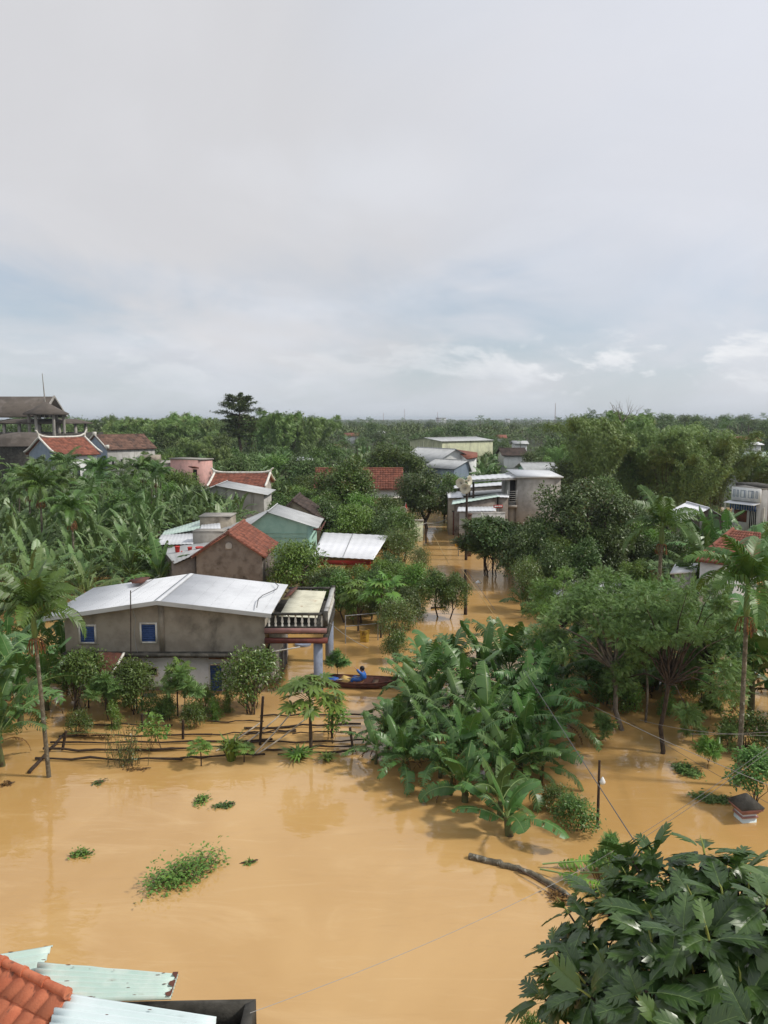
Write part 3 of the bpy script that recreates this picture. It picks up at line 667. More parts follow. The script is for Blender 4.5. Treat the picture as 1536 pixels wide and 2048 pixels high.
# ---------------------------------------------------- roofs right below the camera, lower left
zR = 4.0
ra, rb = on(-70, 1892, zR), on(134, 1994, zR)                 # ridge of the tiled roof, level
dr = (rb - ra).normalized(); dn = Vector((dr.y, -dr.x, 0)); dn = dn if dn.y < 0 else -dn
o = thing('tiled_house', 'house below the camera with a bright orange clay tile roof, nearest roof lower left', 'house', (ra.x, ra.y, -.6))
L_ = rel(o, ra); R_ = rel(o, rb); ev = dn * 3.4 + Vector((0, 0, -1.75)); bk = -dn * 1.6 + Vector((0, 0, -1.5))
ro = roof_part('tile', [(L_ + ev, R_ + ev, R_, L_)], 'tilenear', o, tw=.235, tl=.33, amp=.040, sub=8)
mb = MB(); slab(mb, R_ + bk, L_ + bk, L_, R_, .07); mb.build('rear_slope', 'tilenear', o)
mb = MB(); n_ = 5
for i in range(n_):                                         # half-round ridge pieces, each lapping the next
    a, b = L_.lerp(R_, i / n_), L_.lerp(R_, (i + 1.06) / n_); tube(mb, [a + Vector((0, 0, .05)), b + Vector((0, 0, .055))], [.056, .064], 12); tube(mb, [b - dr * .05 + Vector((0, 0, .055)), b + Vector((0, 0, .055))], .074, 12)
mb.build('ridge_cap', 'tilenear', ro)
mb = MB(); 
pr = [L_ + dn * 3.0 + Vector((0, 0, -1.72)), L_ + Vector((0, 0, -.12)), L_ - dn * 1.45 + Vector((0, 0, -1.5)), L_ - dn * 1.45 + Vector((0, 0, -4.0)), L_ + dn * 3.0 + Vector((0, 0, -4.0))]
prism(mb, pr, R_ - L_ - dr * .15); mb.build('wall', 'concrete', o)

an = on(510, 1999, 3.15); o = thing('concrete_annex', 'mossy concrete annex with an open roof gutter beside the orange tile roof', 'building', (an.x, an.y, -.6))
c0, c1, c2, c3 = (rel(o, on(*q, 3.15)) for q in ((205, 2004), (512, 1998), (476, 2165), (150, 2165)))
mb = MB(); zz = Vector((0, 0, 1)); k_ = [Vector((q.x, q.y, 0)) for q in (c0, c1, c2, c3)]; base_ = [q for q in k_]
prism(mb, [q for q in base_], (0, 0, 3.35)); mb.build('wall', 'concrete', o)
mb = MB(); cen_ = sum(k_, Vector()) / 4; inn = [q + (cen_ - q).normalized() * .17 for q in k_]
for i in range(4):
    j = (i + 1) % 4; mb.add([tuple(q + zz * h_) for h_ in (3.353, 3.75) for q in (k_[i], k_[j], inn[j], inn[i])], BOXF)
mb.build('parapet', 'darkconc', o)
mb = MB(); mb.poly([q + zz * 3.37 for q in inn]); mb.build('gutter_floor', 'darkconc', o)
def sheet(name, label, px, z, m, wl, rustspots=0, seed=0, rim=None):
    """loose ribbed sheet laid between four pixels, height z at each"""
    q = [on(a, b, zq) for (a, b), zq in zip(px, z)]; o = thing(name, label, 'roof sheet', tuple(q[0]))
    mb = MB(); corrug(mb, *[rel(o, p) for p in q], wl=wl, amp=.042, nv=8, jit=.004)
    r = random.Random(seed); A, B, C, D = (rel(o, p) for p in q); n = (B - A).cross(D - A).normalized(); n = n if n.z > 0 else -n
    if rustspots:
        for _ in range(rustspots):
            u, v = r.random() * .92 + .04, (r.random() ** .6 if rim else r.random()) * .96 + .02
            p = (A.lerp(B, u)).lerp(D.lerp(C, u), v) + n * .0445
            ang = [i * 1.0472 + r.random() * .5 for i in range(6)]; a, b = (D - A).normalized(), (B - A).normalized(); rr = r.uniform(.006, .022) * (2.2 if r.random() > .85 else 1)
            mb.poly([p + a * math.cos(t_) * rr * 2.2 * r.uniform(.6, 1.2) + b * math.sin(t_) * rr * .5 for t_ in ang], 1)
    mb.build('ribbed_sheet', [m, 'rust'], o)
    if rim:
        mb = MB(); k = 15; pts = []
        for i in range(k + 1):
            w_ = r.uniform(.01, .07) + .03 * math.sin(i); e = D.lerp(C, i / k) + n * .045; pts += [e, e - (D - A).normalized() * w_]
        mb.add([tuple(p) for p in pts], [[2 * i, 2 * i + 1, 2 * i + 3, 2 * i + 2] for i in range(k)]); mb.build('rusted_edge', 'rust', o)
    return o
sheet('roof_sheet', 'mint ribbed metal sheet standing highest behind the orange tile ridge', ((-80, 1975), (-80, 1922), (106, 1890), (74, 1962)), (3.5, 3.5, 3.5, 3.5), 'mintmetal', .115, 5, 2)
sheet('roof_sheet', 'rust-pitted mint metal sheet with a ragged brown right edge', ((45, 2010), (78, 1924), (357, 1949), (342, 1997)), (3.62, 3.62, 3.58, 3.58), 'mintmetal', .115, 18, 4, True)
sheet('roof_sheet', 'pale bluish ribbed metal sheet lying against the orange tiles, lowest of the sheets', ((60, 2180), (120, 1984), (433, 2034), (420, 2180)), (3.92, 3.92, 3.82, 3.82), 'palemint', .125, 10, 6)

# ---------------------------------------------------- main house in the middle of the left
Yf = 31.4; zf = -1.3
def XZ(px, py, Y=Yf): p = at(px, py, Y); return p.x, p.z
xL, xR, xP = XZ(128, 1226)[0], XZ(529, 1230)[0], XZ(319, 1200)[0]
zeL, zeR, zP, zLedge = XZ(158, 1228)[1], XZ(541, 1224)[1], XZ(319, 1200)[1], XZ(330, 1303)[1]
DH = 5.0
o = thing('main_house', 'two storey house with pale metal roof, brown stained upper wall and white ground floor', 'house', (xL, Yf, zf)); wH = xR - xL
def lx(px, py, Y=Yf): p = at(px, py, Y); return p.x - xL, p.z - zf
mb = MB(); prism(mb, [(0, 0, zLedge - zf), (wH, 0, zLedge - zf), (wH, 0, zeR - zf), (xP - xL, 0, zP - zf), (0, 0, zeL - zf)], (0, DH, 0)); mb.build('upper_wall', 'oldwall', o)
mb = MB(); box(mb, .25, wH - .25, .32, DH - .1, 0, zLedge - zf - .16); mb.build('ground_floor_wall', 'whitewet', o)
mb = MB(); box(mb, -.05, wH + .02, -.35, DH + .05, zLedge - zf - .16, zLedge - zf - .003); mb.build('ledge', 'darkconc', o)
mb = MB(); k_ = xP - xL; box(mb, k_ - .05, k_ + .16, -.05, .0, zLedge - zf, zP - zf - .08); mb.build('pilaster', 'oldwall', o)
ov = .42; lw = xP - xL; sl = (zP - zeL) / lw; sr = (zP - zeR) / (wH - lw); u_ = .05; rr_ = wH + .34
ro = roof_part('metal', [((-.75, DH + .3, zeL - zf - sl * .75 + u_), (-.75, -ov, zeL - zf - sl * .75 + u_), (lw, -ov, zP - zf + u_), (lw, DH + .3, zP - zf + u_)),
                         ((rr_, -ov, zeR - zf - sr * .34 + u_), (rr_, DH + .3, zeR - zf - sr * .34 + u_), (lw, DH + .3, zP - zf + u_), (lw, -ov, zP - zf + u_))], 'wmetal', o, wl=.18, amp=.008)
mb = MB()                                                   # folded verge along the front of the roof
for (a, b) in (((-.75, zeL - zf - sl * .75), (lw, zP - zf)), ((lw, zP - zf), (rr_, zeR - zf - sr * .34))):
    prism(mb, [(a[0], -ov - .03, a[1] + .075), (b[0], -ov - .03, b[1] + .075), (b[0], -ov - .03, b[1] - .1), (a[0], -ov - .03, a[1] - .1)], (0, .028, 0))
mb.build('verge_trim', 'gmetal', ro)
mb = MB(); prism(mb, [(lw - .16, -ov, zP - zf + .062 - sl * .16), (lw, -ov, zP - zf + .068), (lw + .16, -ov, zP - zf + .062 - sr * .16)], (0, DH + .7, 0)); mb.build('ridge_cap', 'wmetal', ro)
mb = MB()                                                   # rows of roofing screws
for i in range(1, 8):
    for side in (0, 1):
        for j in range(22):
            y = -ov + .15 + j * (DH + .4) / 22
            x = lw + side * (rr_ - lw) * i / 6.5 - (1 - side) * (lw + .75) * i / 7.5
            if x > rr_ - .1: continue
            z = (zP - zf + u_ + .012 - ((x - lw) * sr if side else (lw - x) * sl)); box(mb, x - .011, x + .011, y - .011, y + .011, z, z + .006)
mb.build('screw_rows', 'gmetal', ro)['kind'] = 'stuff'
fr = ((0, 0, 0), (1, 0, 0), (0, -1, 0))
for (x0, y0, x1, y1) in ((159, 1249, 192, 1287), (281, 1245, 314, 1286)):
    a, b = lx(x0, y1), lx(x1, y0); window(o, fr, a[0], a[1], b[0] - a[0], b[1] - a[1], 'trim', 'blue', louvre=9, fr=.07)
Yg = Yf + .32; fg = ((0, .32, 0), (1, 0, 0), (0, -1, 0))
a, b = lx(419, 1386, Yg), lx(446, 1327, Yg); window(o, fg, a[0], a[1] - .9, b[0] - a[0], b[1] - a[1] + .9, 'trim', 'blue', louvre=16, name='door', fr=.06)
a, b = lx(292, 1352, Yg), lx(316, 1333, Yg); window(o, fg, a[0], a[1], b[0] - a[0], b[1] - a[1], 'trim', 'black', fr=.05)
a, b = lx(418, 1317, Yg), lx(455, 1311, Yg); mb = MB(); box(mb, a[0], b[0], .22, .318, a[1], b[1]); mb.build('vent_lintel', 'tilebrown', o)
# aerial pole with its cable on the wall
mb = MB(); pa, pb = lx(267, 1300, Yf - .1), lx(267, 1177, Yf - .1); tube(mb, [(pa[0], -.47, pa[1] - .3), (pb[0], -.47, pb[1])], .022, 6); ap = mb.build('aerial_pole', 'pole', o)
mb = MB(); q_ = [lx(*p, Yf - .12) for p in ((268, 1205), (271, 1240), (268, 1270), (272, 1296), (277, 1312))]; tube(mb, [(a, -.46 if i < 1 else -.1, b) for i, (a, b) in enumerate(q_)], .012, 4); mb.build('cable', 'palewire', o)
mb = MB(); tube(mb, [(pb[0], -.47, pb[1] - .1), lx(320, 1150, Yf + 4.5)[:1] + (4.5, lx(320, 1150, Yf + 4.5)[1])], .012, 4); mb.build('stay_wire', 'wire', ap)
mb = MB(); q_ = [(rr_ - .62 + .45 * math.sin(i * .9) * (1 - i / 8), DH * (1 - i / 7) - .2, zeR - zf + .22 + (.62 - .45 * math.sin(i * .9)) * sr * .4) for i in range(8)]; tube(mb, q_, .02, 5); mb.build('roof_cable', 'wire', ro)
mb = MB(); 
for i in range(5): box(mb, 1.25 + .1 * i, 1.65 + .12 * i, DH - .2 - .28 * i, DH - .45 + .1 * i, zeL - zf + .42 + .02 * i, zeL - zf + .47 + .02 * i)
mb.build('scrap_sheet', 'rust', ro)

# balcony terrace on the right end of the house
tz = XZ(590, 1254)[1] - zf; x1 = lx(655, 1254)[0]; bz0 = XZ(590, 1286)[1] - zf; bx = wH + .003
bal = MB(); box(bal, bx, x1, -.12, DH, tz - .26, tz - .02); 
bo = bal.build('terrace_slab', 'darkconc', o)
mb = MB(); box(mb, bx, x1 - .02, -.17, -.123, tz - .22, tz - .01); mb.build('fascia', 'pinkbeam', bo)
mb = MB(); box(mb, bx, x1, -.14, .06, bz0 + .02, bz0 + .22); mb.build('beam', 'redbeam', o); mb = MB(); box(mb, x1 - .2, x1, .063, DH, bz0, bz0 + .25); mb.build('side_beam', 'darkconc', o)
mb = MB()
for i in range(6): box(mb, bx + .75 + i * .30, bx + .98 + i * .30, .35, .5, bz0 + .28, tz - .27)
mb.build('soffit_block', 'creammetal', bo)
rh = .62
for nm, seg in (('front', ((bx + .05, -.06), (x1 - .08, -.06))), ('side', ((x1 - .08, -.06), (x1 - .08, DH - .1))), ('rear', ((bx + .4, DH - .1), (x1 - .08, DH - .1)))):
    (ax, ay), (cx, cy) = seg; d_ = Vector((cx - ax, cy - ay, 0)); L = d_.length; d_.normalize(); nn = Vector((-d_.y, d_.x, 0))
    mb = MB()
    if nm != 'side':
        obox(mb, Vector((ax, ay, tz + rh - .05)) + d_ * L / 2, d_ * L / 2, nn * .075, (0, 0, .045)); obox(mb, Vector((ax, ay, tz + .02)) + d_ * L / 2, d_ * (L / 2), nn * .07, (0, 0, .035))
        rl = mb.build('balustrade_rail', 'darkconc', o)
    else:
        obox(mb, Vector((ax, ay, tz + rh - .048)) + d_ * L / 2, d_ * (L / 2 - .08), nn * .09, (0, 0, .05)); obox(mb, Vector((ax, ay, tz + .02)) + d_ * L / 2, d_ * (L / 2 - .08), nn * .07, (0, 0, .032))
        rl = mb.build('balustrade_rail', 'pale', o)
    k = int(L / (.27 if nm == 'front' else .3))
    for i in range(k):
        p = Vector((ax, ay, tz + .055)) + d_ * L * (i + .5) / k; q = MB()
        lathe(q, [(.052, 0), (.052, .06), (.030, .10), (.062, .19), (.045, .29), (.027, .38), (.036, .44), (.052, .46), (.052, rh - .15)], p, 8); q.build('baluster', 'trim', rl, smooth=False)
for y in (-.06, DH - .1): mb = MB(); box(mb, x1 - .17, x1 + .02, y - .1, y + .1, tz + .055, tz + rh + .06); mb.build('newel_post', 'darkconc', o)
mb = MB(); box(mb, x1 - .60, x1 - .24, .02, .34, 0, bz0 - .003); mb.build('column', 'bluecol', o)
mb = MB(); box(mb, x1 - .42, x1 - .05, DH - .9, DH - .58, 0, bz0 - .003); mb.build('column', 'bluecol', o)
mb = MB(); box(mb, wH - .245, wH + .35, 1.2, DH - .2, 0, bz0 + .1); mb.build('porch_wall', 'whitewet', o)
px_ = ((wH + .35, 1.2, 0), (0, 1, 0), (1, 0, 0)); window(o, px_, .45, 1.15, 1.0, 1.35, 'steel', 'black', bars=2); window(o, px_, 1.9, .9, .9, 1.6, 'bluecol', 'glass', name='door', bars=1)
mb = MB(); tube(mb, [(wH + .1, -.2, bz0 - .55), (wH + .35, -.25, bz0 - .3), (wH + 1.5, -.3, bz0 - .08)], .03, 6); mb.build('gutter_pipe', 'trim', o)
q = [(wH + .55, .35, tz + .36), (x1 - .45, .35, tz + .30), (x1 - .35, DH - .9, tz + .60), (wH + .75, DH - .9, tz + .66)]
mb = MB(); corrug(mb, q[1], q[2], q[3], q[0], wl=.24, amp=.02, nv=3, jit=.004); mb.build('terrace_awning', 'creammetal', o)
mb = MB(); slab(mb, (wH + .42, DH - 2.2, tz + .60), (wH + .75, DH - 2.2, tz + .72), (wH + .95, DH - .8, tz + .80), (wH + .6, DH - .8, tz + .70), .02); mb.build('rusty_scrap', 'rust', o)

# rusted lean-to at the left front
a = on(213, 1420); o = thing('lean_to', 'small lean-to with a rusted red metal roof on a thin post before the main house', 'shed', (a.x, a.y, -1.2))
ql = [rel(o, at(*p)) for p in ((186, 1345, 29.6), (219, 1352, 29.6), (246, 1306, 31.0), (196, 1304, 31.0))]
mb = MB(); corrug(mb, *ql, wl=.2, amp=.016); mb.build('roof', 'rust', o)
mb = MB(); d_ = (ql[2] - ql[1]); prism(mb, [ql[1] + Vector((.0, 0, .03)), ql[1] + Vector((.08, 0, .03)), ql[1] + Vector((.08, 0, -.05)), ql[1] + Vector((0, 0, -.05))], d_); mb.build('edge_trim', 'trim', o)
mb = MB(); tube(mb, [(0, 0, 0), (0.0, 0, ql[0].z + .06)], .055, 6); tube(mb, [ql[0] + Vector((.1, 0, -.03)), ql[1] + Vector((-.05, 0, -.03))], .04, 5); mb.build('post', 'wood', o)
for (px, py, lab) in ((588, 673, ''),): pass
for px, py, w_, lab in ((410, 1391, .42, 'flat brown stone step beside the blue shuttered door'), (298, 1392, .3, 'flat brown stone at the waterline by the dark ground floor window')):
    p = on(px, py); mb = MB(); lathe(mb, [(w_, -.1), (w_ * 1.02, .03), (w_ * .9, .07), (0, .075)], (0, 0, 0), 9); s = mb.build('stepping_stone', 'darkconc'); s.location = p; s.scale = (1, .6, 1); tag(s, lab, 'stone')
# ------------------------------------------------------------------ middle distance houses
def PT(px, py, Y): p = at(px, py, Y); return (p.x, p.y)
def ZZ(py, Y): return at(768, py, Y).z
# weathered house with a tiled gable behind the main house
Yb = 46.0; A, B = PT(392, 1106, Yb), PT(524, 1102, Yb)
o, w, f, rr, ll = gable_house('tiled_gable_house', 'weathered grey gable house with a dark red tile roof, right behind the main house', 'house', A, B, 5.0, -1.3, ZZ(1109, Yb), ZZ(1066, Yb), 'front', 'oldwall2', 'tile', over=.28, tw=.22, tl=.28, gov=.25)
e = ZZ(1109, Yb) + 1.3
mb = MB(); lathe(mb, [(.2, 0), (.2, .03)], (w * .5, -.03, e + .55), 12, axis=(0, -1, 0)); box(mb, w * .5 - .2, w * .5 + .2, -.034, -.004, e + .33, e + .55); mb.build('gable_vent', 'pale', o)
mb = MB(); box(mb, w * .36, w * .66, -.12, -.003, 2.45, 2.85); mb.build('lintel', 'oldwall2', o)
window(o, f, w * .38, 1.2, 1.0, 1.15, 'orange', 'glass', bars=1, fr=.12)
mb = MB(); box(mb, -1.6, -.003, .4, 5.0, 0, e - .5); mb.build('side_wall', 'oldwall2', o)
# lean-to roofs at its left with red buckets
def slab_shed(name, label, px, kind, m, base=-1.3, wall=None, th=.08, cat='shed', post=None, wl=.25, inset=.12):
    """roof through four pixels (px, py, Y); wall or posts carry it"""
    q = [at(*p) for p in px]; c = sum(q, Vector()) / 4; o = thing(name, label, cat, (c.x, c.y, base)); r = [rel(o, p) for p in q]
    roof_part(kind, [tuple(r)], m, o, **({'wl': wl} if kind == 'metal' else {'th': th} if kind == 'slab' else {}))
    cc = sum(r, Vector()) / 4
    if wall:
        k = [p + (cc - p) * inset - Vector((0, 0, .14)) for p in r]; lo = [Vector((p.x, p.y, 0)) for p in k]; mb = MB()
        mb.add([tuple(p) for p in lo + k], BOXF); mb.build('wall', wall, o)
    if post:
        for p in r:
            s = p + (cc - p) * .06; mb = MB(); tube(mb, [(s.x, s.y, 0), (s.x, s.y, s.z - .05)], .05, 6); mb.build('post', post, o)
    return o
lo1 = slab_shed('metal_roof_shed', 'low shed with grey metal roof carrying red buckets, left of the tiled gable', ((348, 1128, 46), (392, 1108, 46), (442, 1082, 50.5), (322, 1096, 50.5)), 'metal', 'gmetal', wall='oldwall2')
slab_shed('metal_roof_shed', 'shed with pale wavy metal roof among banana leaves left of the red buckets', ((310, 1090, 51), (386, 1088, 51), (392, 1066, 55), (322, 1070, 55)), 'metal', 'wmetal', wall='oldwall2')
slab_shed('metal_roof_shed', 'shed with mint green metal roof strip left of the brown brick wall', ((322, 1072, 55), (400, 1058, 55), (402, 1040, 61), (328, 1062, 61)), 'metal', 'mintmetal', wall='pale')
A, B = PT(386, 1090, 51.5), PT(448, 1086, 51.5); o, w, *_ = box_house('concrete_wall_block', 'low bare concrete block between grey shed roof and tiled gable', 'building', A, B, 1.2, -1.3, ZZ(1064, 51.5), 'concrete', 'concrete', .06, .02)
A, B = PT(400, 1060, 57), PT(462, 1058, 57); o, w, *_ = box_house('brick_water_tank', 'square brown brick tank standing behind the sheds', 'tank', A, B, 2.0, -1.3, ZZ(1034, 57), 'oldwall', 'concrete', .08, .06)
slab_shed('metal_roof_shed', 'shed with bluish white metal roof and rusty rafters in front of the brick tank', ((398, 1066, 53), (442, 1062, 53), (440, 1046, 56.4), (402, 1050, 56.4)), 'metal', 'wmetal', wall='rust')
for i, (px, py, hh, rr_, lab) in enumerate(((355, 1103, .38, .17, 'tallest red bucket standing on the grey shed roof'), (380, 1101, .26, .15, 'red bucket standing by the concrete block on the grey shed roof'), (368, 1105, .12, .19, 'low red basin on the grey shed roof between two buckets'), (399, 1099, .20, .26, 'wide red tub on the grey shed roof beside the tile edge'))):
    q = at(px, py + 1, 48.6); mb = MB(); lathe(mb, [(rr_ * .8, 0), (rr_, hh), (rr_ * 1.06, hh), (rr_ * 1.06, hh - .03)], (0, 0, 0), 12); lathe(mb, [(rr_ * .93, hh - .02), (rr_ * .75, .03), (0, .03)], (0, 0, 0), 12)
    tub = mb.build('red_bucket', 'red'); tub.location = q; tag(tub, lab, 'bucket')
for px, py, lab in ((378, 1117, 'black sandal-like lump lying on the grey shed roof near the tile edge'), (360, 1126, 'small black lump lying at the left end of the grey shed roof')):
    q = at(px, py - 4, 47); mb = MB(); lathe(mb, [(.05, 0), (.17, .03), (.19, .09), (.1, .13), (0, .14)], (0, 0, 0), 9); s = mb.build('roof_weight', 'black'); s.location = q; s.scale = (1.3, .8, 1); tag(s, lab, 'weight')
# mint house
Yc = 55.0; A, B = PT(500, 1050, Yc), PT(622, 1052, Yc)
o, w, f, rr, ll = gable_house('mint_house', 'mint green gable house with a grey metal roof behind the tiled gable', 'house', A, B, 4.6, -1.3, ZZ(1051, Yc), ZZ(1024, Yc), 'front', 'mint', 'gmetal', 'metal', over=.55, gov=.35, ratio=.30, wl=.3)
e = ZZ(1051, Yc) + 1.3
mb = MB(); box(mb, w - .28, w + .04, -.05, -.003, 0, e - .1); mb.build('corner_pier', 'mint', o)
mb = MB()
for z in (.55, .85): box(mb, .8, w - .35, -.03, -.003, e - z - .05, e - z)
mb.build('string_course', 'mint', o)
mb = MB(); box(mb, w + .62, w + .70, .0, 4.6, e - .42, e - .30); box(mb, w + .2, w + .62, -.33, -.28, e - .32, e - .16); mb.build('eave_gutter', 'rust', o)
slab_shed('side_roof', 'grey metal lean-to roof running left from the mint house', ((430, 1062, 56), (500, 1050, 55.6), (545, 1016, 59), (478, 1044, 59)), 'metal', 'gmetal', wall='oldwall', wl=.3)
# dark tile roof behind the mint house
A, B = PT(548, 1030, 63), PT(640, 1032, 63)
gable_house('dark_tile_house', 'house with blackened tile gable roof peeking over the mint house', 'house', A, B, 5, -1, ZZ(1036, 63), ZZ(1001, 63), 'front', 'oldwall', 'tiledark', over=.3, ratio=.42, tw=.4, tl=.4, sub=3)
# white canopy
o = slab_shed('white_canopy', 'flat white metal canopy on posts right of the mint house', ((625, 1112, 48.6), (747, 1119, 48), (777, 1071, 58), (646, 1065, 58.5)), 'metal', 'whitesheet', post='wood', cat='canopy', wl=.45)
mb = MB(); q = [rel(o, p) for p in (at(640, 1119, 48.5), at(745, 1124, 48.2))]; box(mb, q[0].x, q[1].x, q[0].y, q[0].y + .06, q[0].z - .35, q[0].z - .06); mb.build('hanging_fringe', 'redflag', o)
mb = MB(); c0, c1 = [rel(o, p) for p in (at(686, 1115, 48.4), at(706, 1068, 58.2))]; tube(mb, [c0 + Vector((0, 0, .05)), c1 + Vector((0, 0, .05))], .025, 4); mb.build('seam', 'steel', o)
A, B = PT(690, 1135, 56), PT(790, 1135, 56); box_house('orange_stall', 'orange painted low wall under the white canopy', 'wall', A, B, .3, -1.2, ZZ(1118, 56), 'orange', 'orange', .05, .03)
# temple with white upturned ridge and the grey hall before it
def temple(name, label, A, B, D, z0, ze, zr, wall, trim, roofm, axis, horn=.55, over=.5, **kw):
    o, w, f, rr, ll = gable_house(name, label, 'temple', A, B, D, z0, ze, zr, axis, wall, roofm, over=over, ridge=False, gov=.35, **kw)
    e, r = ze - z0, zr - z0; mb = MB()
    if axis == 'side': P = lambda u, v, z: (u, v, z); L, k, s = w, D / 2, (r - e) / (D / 2)
    else: P = lambda u, v, z: (v, u, z); L, k, s = D, w / 2, (r - e) / (w / 2)
    n = 14; pts = [P(-.4 + (L + .8) * i / n, k, r + .14 + horn * (abs(2 * i / n - 1) ** 6) * .5) for i in range(n + 1)]; tube(mb, pts, .15, 6)
    for u in (-.4, L + .4):
        sg = -1 if u < 0 else 1
        tube(mb, [P(u, k, r + .2), P(u + sg * .1, k, r + .2 + horn * .6), P(u + sg * .32, k, r + .2 + horn * 1.1), P(u + sg * .5, k, r + .2 + horn * 1.15)], [.16, .13, .09, .03], 6)
        for d_ in (-1, 1):
            tube(mb, [P(u, k + d_ * (k + over) * q, r - s * (k + over) * q + .12 + .35 * horn * q ** 5) for q in np.linspace(0, 1.06, 8)], [.15] * 7 + [.08], 6)
    mb.build('ridge_ornament', trim, o); return o, w, f, rr, ll
A, B = PT(424, 1000, 92), PT(526, 1000, 92)
temple('temple', 'temple roof with brown red tiles and white upturned ridge in the left middle distance', A, B, 7, -.5, ZZ(972, 92), ZZ(948, 95), 'pale', 'trim', 'tile', 'side', .45, tw=.5, tl=.45, sub=3)
A, B = PT(386, 1010, 78), PT(528, 1010, 78)
gable_house('grey_hall', 'long hall with shallow grey metal gable roof in front of the small temple', 'building', A, B, 5, -.8, ZZ(988, 78), ZZ(971, 78), 'front', 'pale', 'gmetal', 'metal', over=.5, ratio=.34, wl=.5)
slab_shed('metal_roof_shed', 'half hidden shed with grey roof left of the grey hall', ((292, 998, 84), (326, 992, 84), (330, 982, 89), (302, 988, 89)), 'metal', 'gmetal', -.5, 'concrete', wl=.5)
# orange tile house behind the big tree
Yk = 86; A, B = PT(637, 1045, Yk), PT(798, 1045, Yk)
o, w, f, rr, ll = gable_house('white_house', 'white house with a wide orange tile roof half hidden by the big pale trunked tree', 'house', A, B, 5.2, -1.2, ZZ(972, Yk), ZZ(938, Yk + 2.6), 'side', 'white', 'tile', over=.5, tw=.30, tl=.40, sub=4)
for i in range(4): window(o, f, .8 + i * 2.15, 2.0, 1.1, 1.5, 'trim', 'glass', bars=2)
mb = MB(); box(mb, -.4, w + .4, -.7, -.003, 3.9, 4.05); mb.build('ledge', 'trim', o)
A, B = PT(660, 1052, 72), PT(846, 1050, 72); o, w, *_ = box_house('garden_wall', 'long beige garden wall in front of the white house', 'wall', A, B, .25, -1.3, ZZ(1042, 72), 'cream', 'concrete', .12, .06)
# pink house
Yg = 104; A, B = PT(342, 965, Yg), PT(402, 968, Yg - 3)
o, w, f, rr, ll = box_house('pink_house', 'pink flat roofed house standing in the trees on the left', 'house', A, B, 2.2, -.3, ZZ(918, Yg), 'pink', 'concrete', .14, .15)
window(o, f, w * .76, 3.2, .7, 2.0, 'tilebrown', 'black'); mb = MB(); obox(mb, (w * .84, -.35, 5.5), (.6, 0, 0), (0, .34, -.1), (0, .02, .06)); mb.build('window_hood', 'tile', o)
A, B = PT(280, 965, Yg + 1), PT(343, 965, Yg + 1); o, w, f, rr, ll = box_house('grey_block_house', 'unpainted dark grey block house joined to the left of the pink house', 'house', A, B, 6, -.3, ZZ(928, Yg), 'concrete', 'concrete', .12, .1)
mb = MB(); box(mb, 0, w * .5, .5, 3, ZZ(928, Yg) + .43, ZZ(912, Yg) + .3); mb.build('stair_head', 'oldwall', o); window(o, f, .5, 1.6, .8, .9, 'pale', 'black')
mb = MB(); obox(mb, (w * .25, -.12, 3.2), (.75, 0, -.85), (0, .03, 0), (.05, 0, .05)); mb.build('stair_rail', 'trim', o)
# blue-grey house with blackened roof: gable to the left front, long stained side to the right
A, B = PT(172, 935, 127), PT(216, 938, 122.5); e9, r9 = ZZ(897, 123), ZZ(871, 125)
o, w, f, rr, ll = gable_house('blue_grey_house', 'long house with blue grey gable end, stained white side and dark brown tile roof', 'house', A, B, 8.6, .1, e9, r9, 'front', 'blueg', 'tilebrown', over=.4, gov=.25, tw=.5, tl=.5, sub=3)
mb = MB(); box(mb, w + .003, w + .06, .0, 8.6, 0, e9 - .35); mb.build('side_wall', 'pale', o)
for i in range(5): window(o, ((w + .06, 0, 0), (0, 1, 0), (1, 0, 0)), .6 + i * 1.55, 3.5, .55, 1.5, 'pale', 'black', fr=.05)
mb = MB()
for x, z in ((-.3, e9), (w / 2, r9), (w + .3, e9)): box(mb, x - .2, x + .2, -.35, .1, z - .1, z + .5)
mb.build('gable_finial', 'trim', o)
mb = MB()
for x0, z0_, x1_, z1_ in ((-.42, e9 - .25, w / 2, r9 + .05), (w / 2, r9 + .05, w + .42, e9 - .25)): prism(mb, [(x0, -.29, z0_), (x1_, -.29, z1_), (x1_, -.29, z1_ + .22), (x0, -.29, z0_ + .22)], (0, .1, 0))
mb.build('verge_trim', 'trim', o)
# red tiled temple: grey green gable to the left front, tiled slope to the right
A, B = PT(60, 940, 111), PT(114, 940, 106.5)
o, w, f, rr, ll = temple('temple', 'red tiled temple with white horned ridge below the round concrete pavilion', A, B, 6.2, .1, ZZ(907, 108), ZZ(876, 110), 'white', 'trim', 'tile', 'front', .8, tw=.45, tl=.45, sub=3)
mb = MB(); e9, r9 = ZZ(907, 108) - .1, ZZ(876, 110) - .1; prism(mb, [(.15, -.004, e9 - 1.2), (w - .15, -.004, e9 - 1.2), (w - .15, -.004, e9 - .1), (w / 2, -.004, r9 - .25), (.15, -.004, e9 - .1)], (0, -.04, 0)); mb.build('gable_panel', 'blueg', o)
for i in range(3): window(o, ((w, 0, 0), (0, 1, 0), (1, 0, 0)), 0.7 + i * 1.8, 2.6, 1.0, 2.2, 'trim', 'glass')
sp = at(114, 866, 114); mb = MB(); lathe(mb, [(.55, 0), (.6, .2), (.34, .45), (.46, 1.1), (.40, 1.7), (.18, 2.0), (.27, 2.25), (.26, 2.5), (.12, 2.75), (.05, 3.1), (0, 3.2)], (0, 0, 0), 12)
s = mb.build('statue', 'gold', smooth=True); s.location = (sp.x, 124, 5.2); tag(s, 'gilded seated statue under the round concrete pavilion', 'statue')
mb = MB(); box(mb, -1, 1, -1, 1, -5.2, -.003); mb.build('pedestal', 'concrete', s)
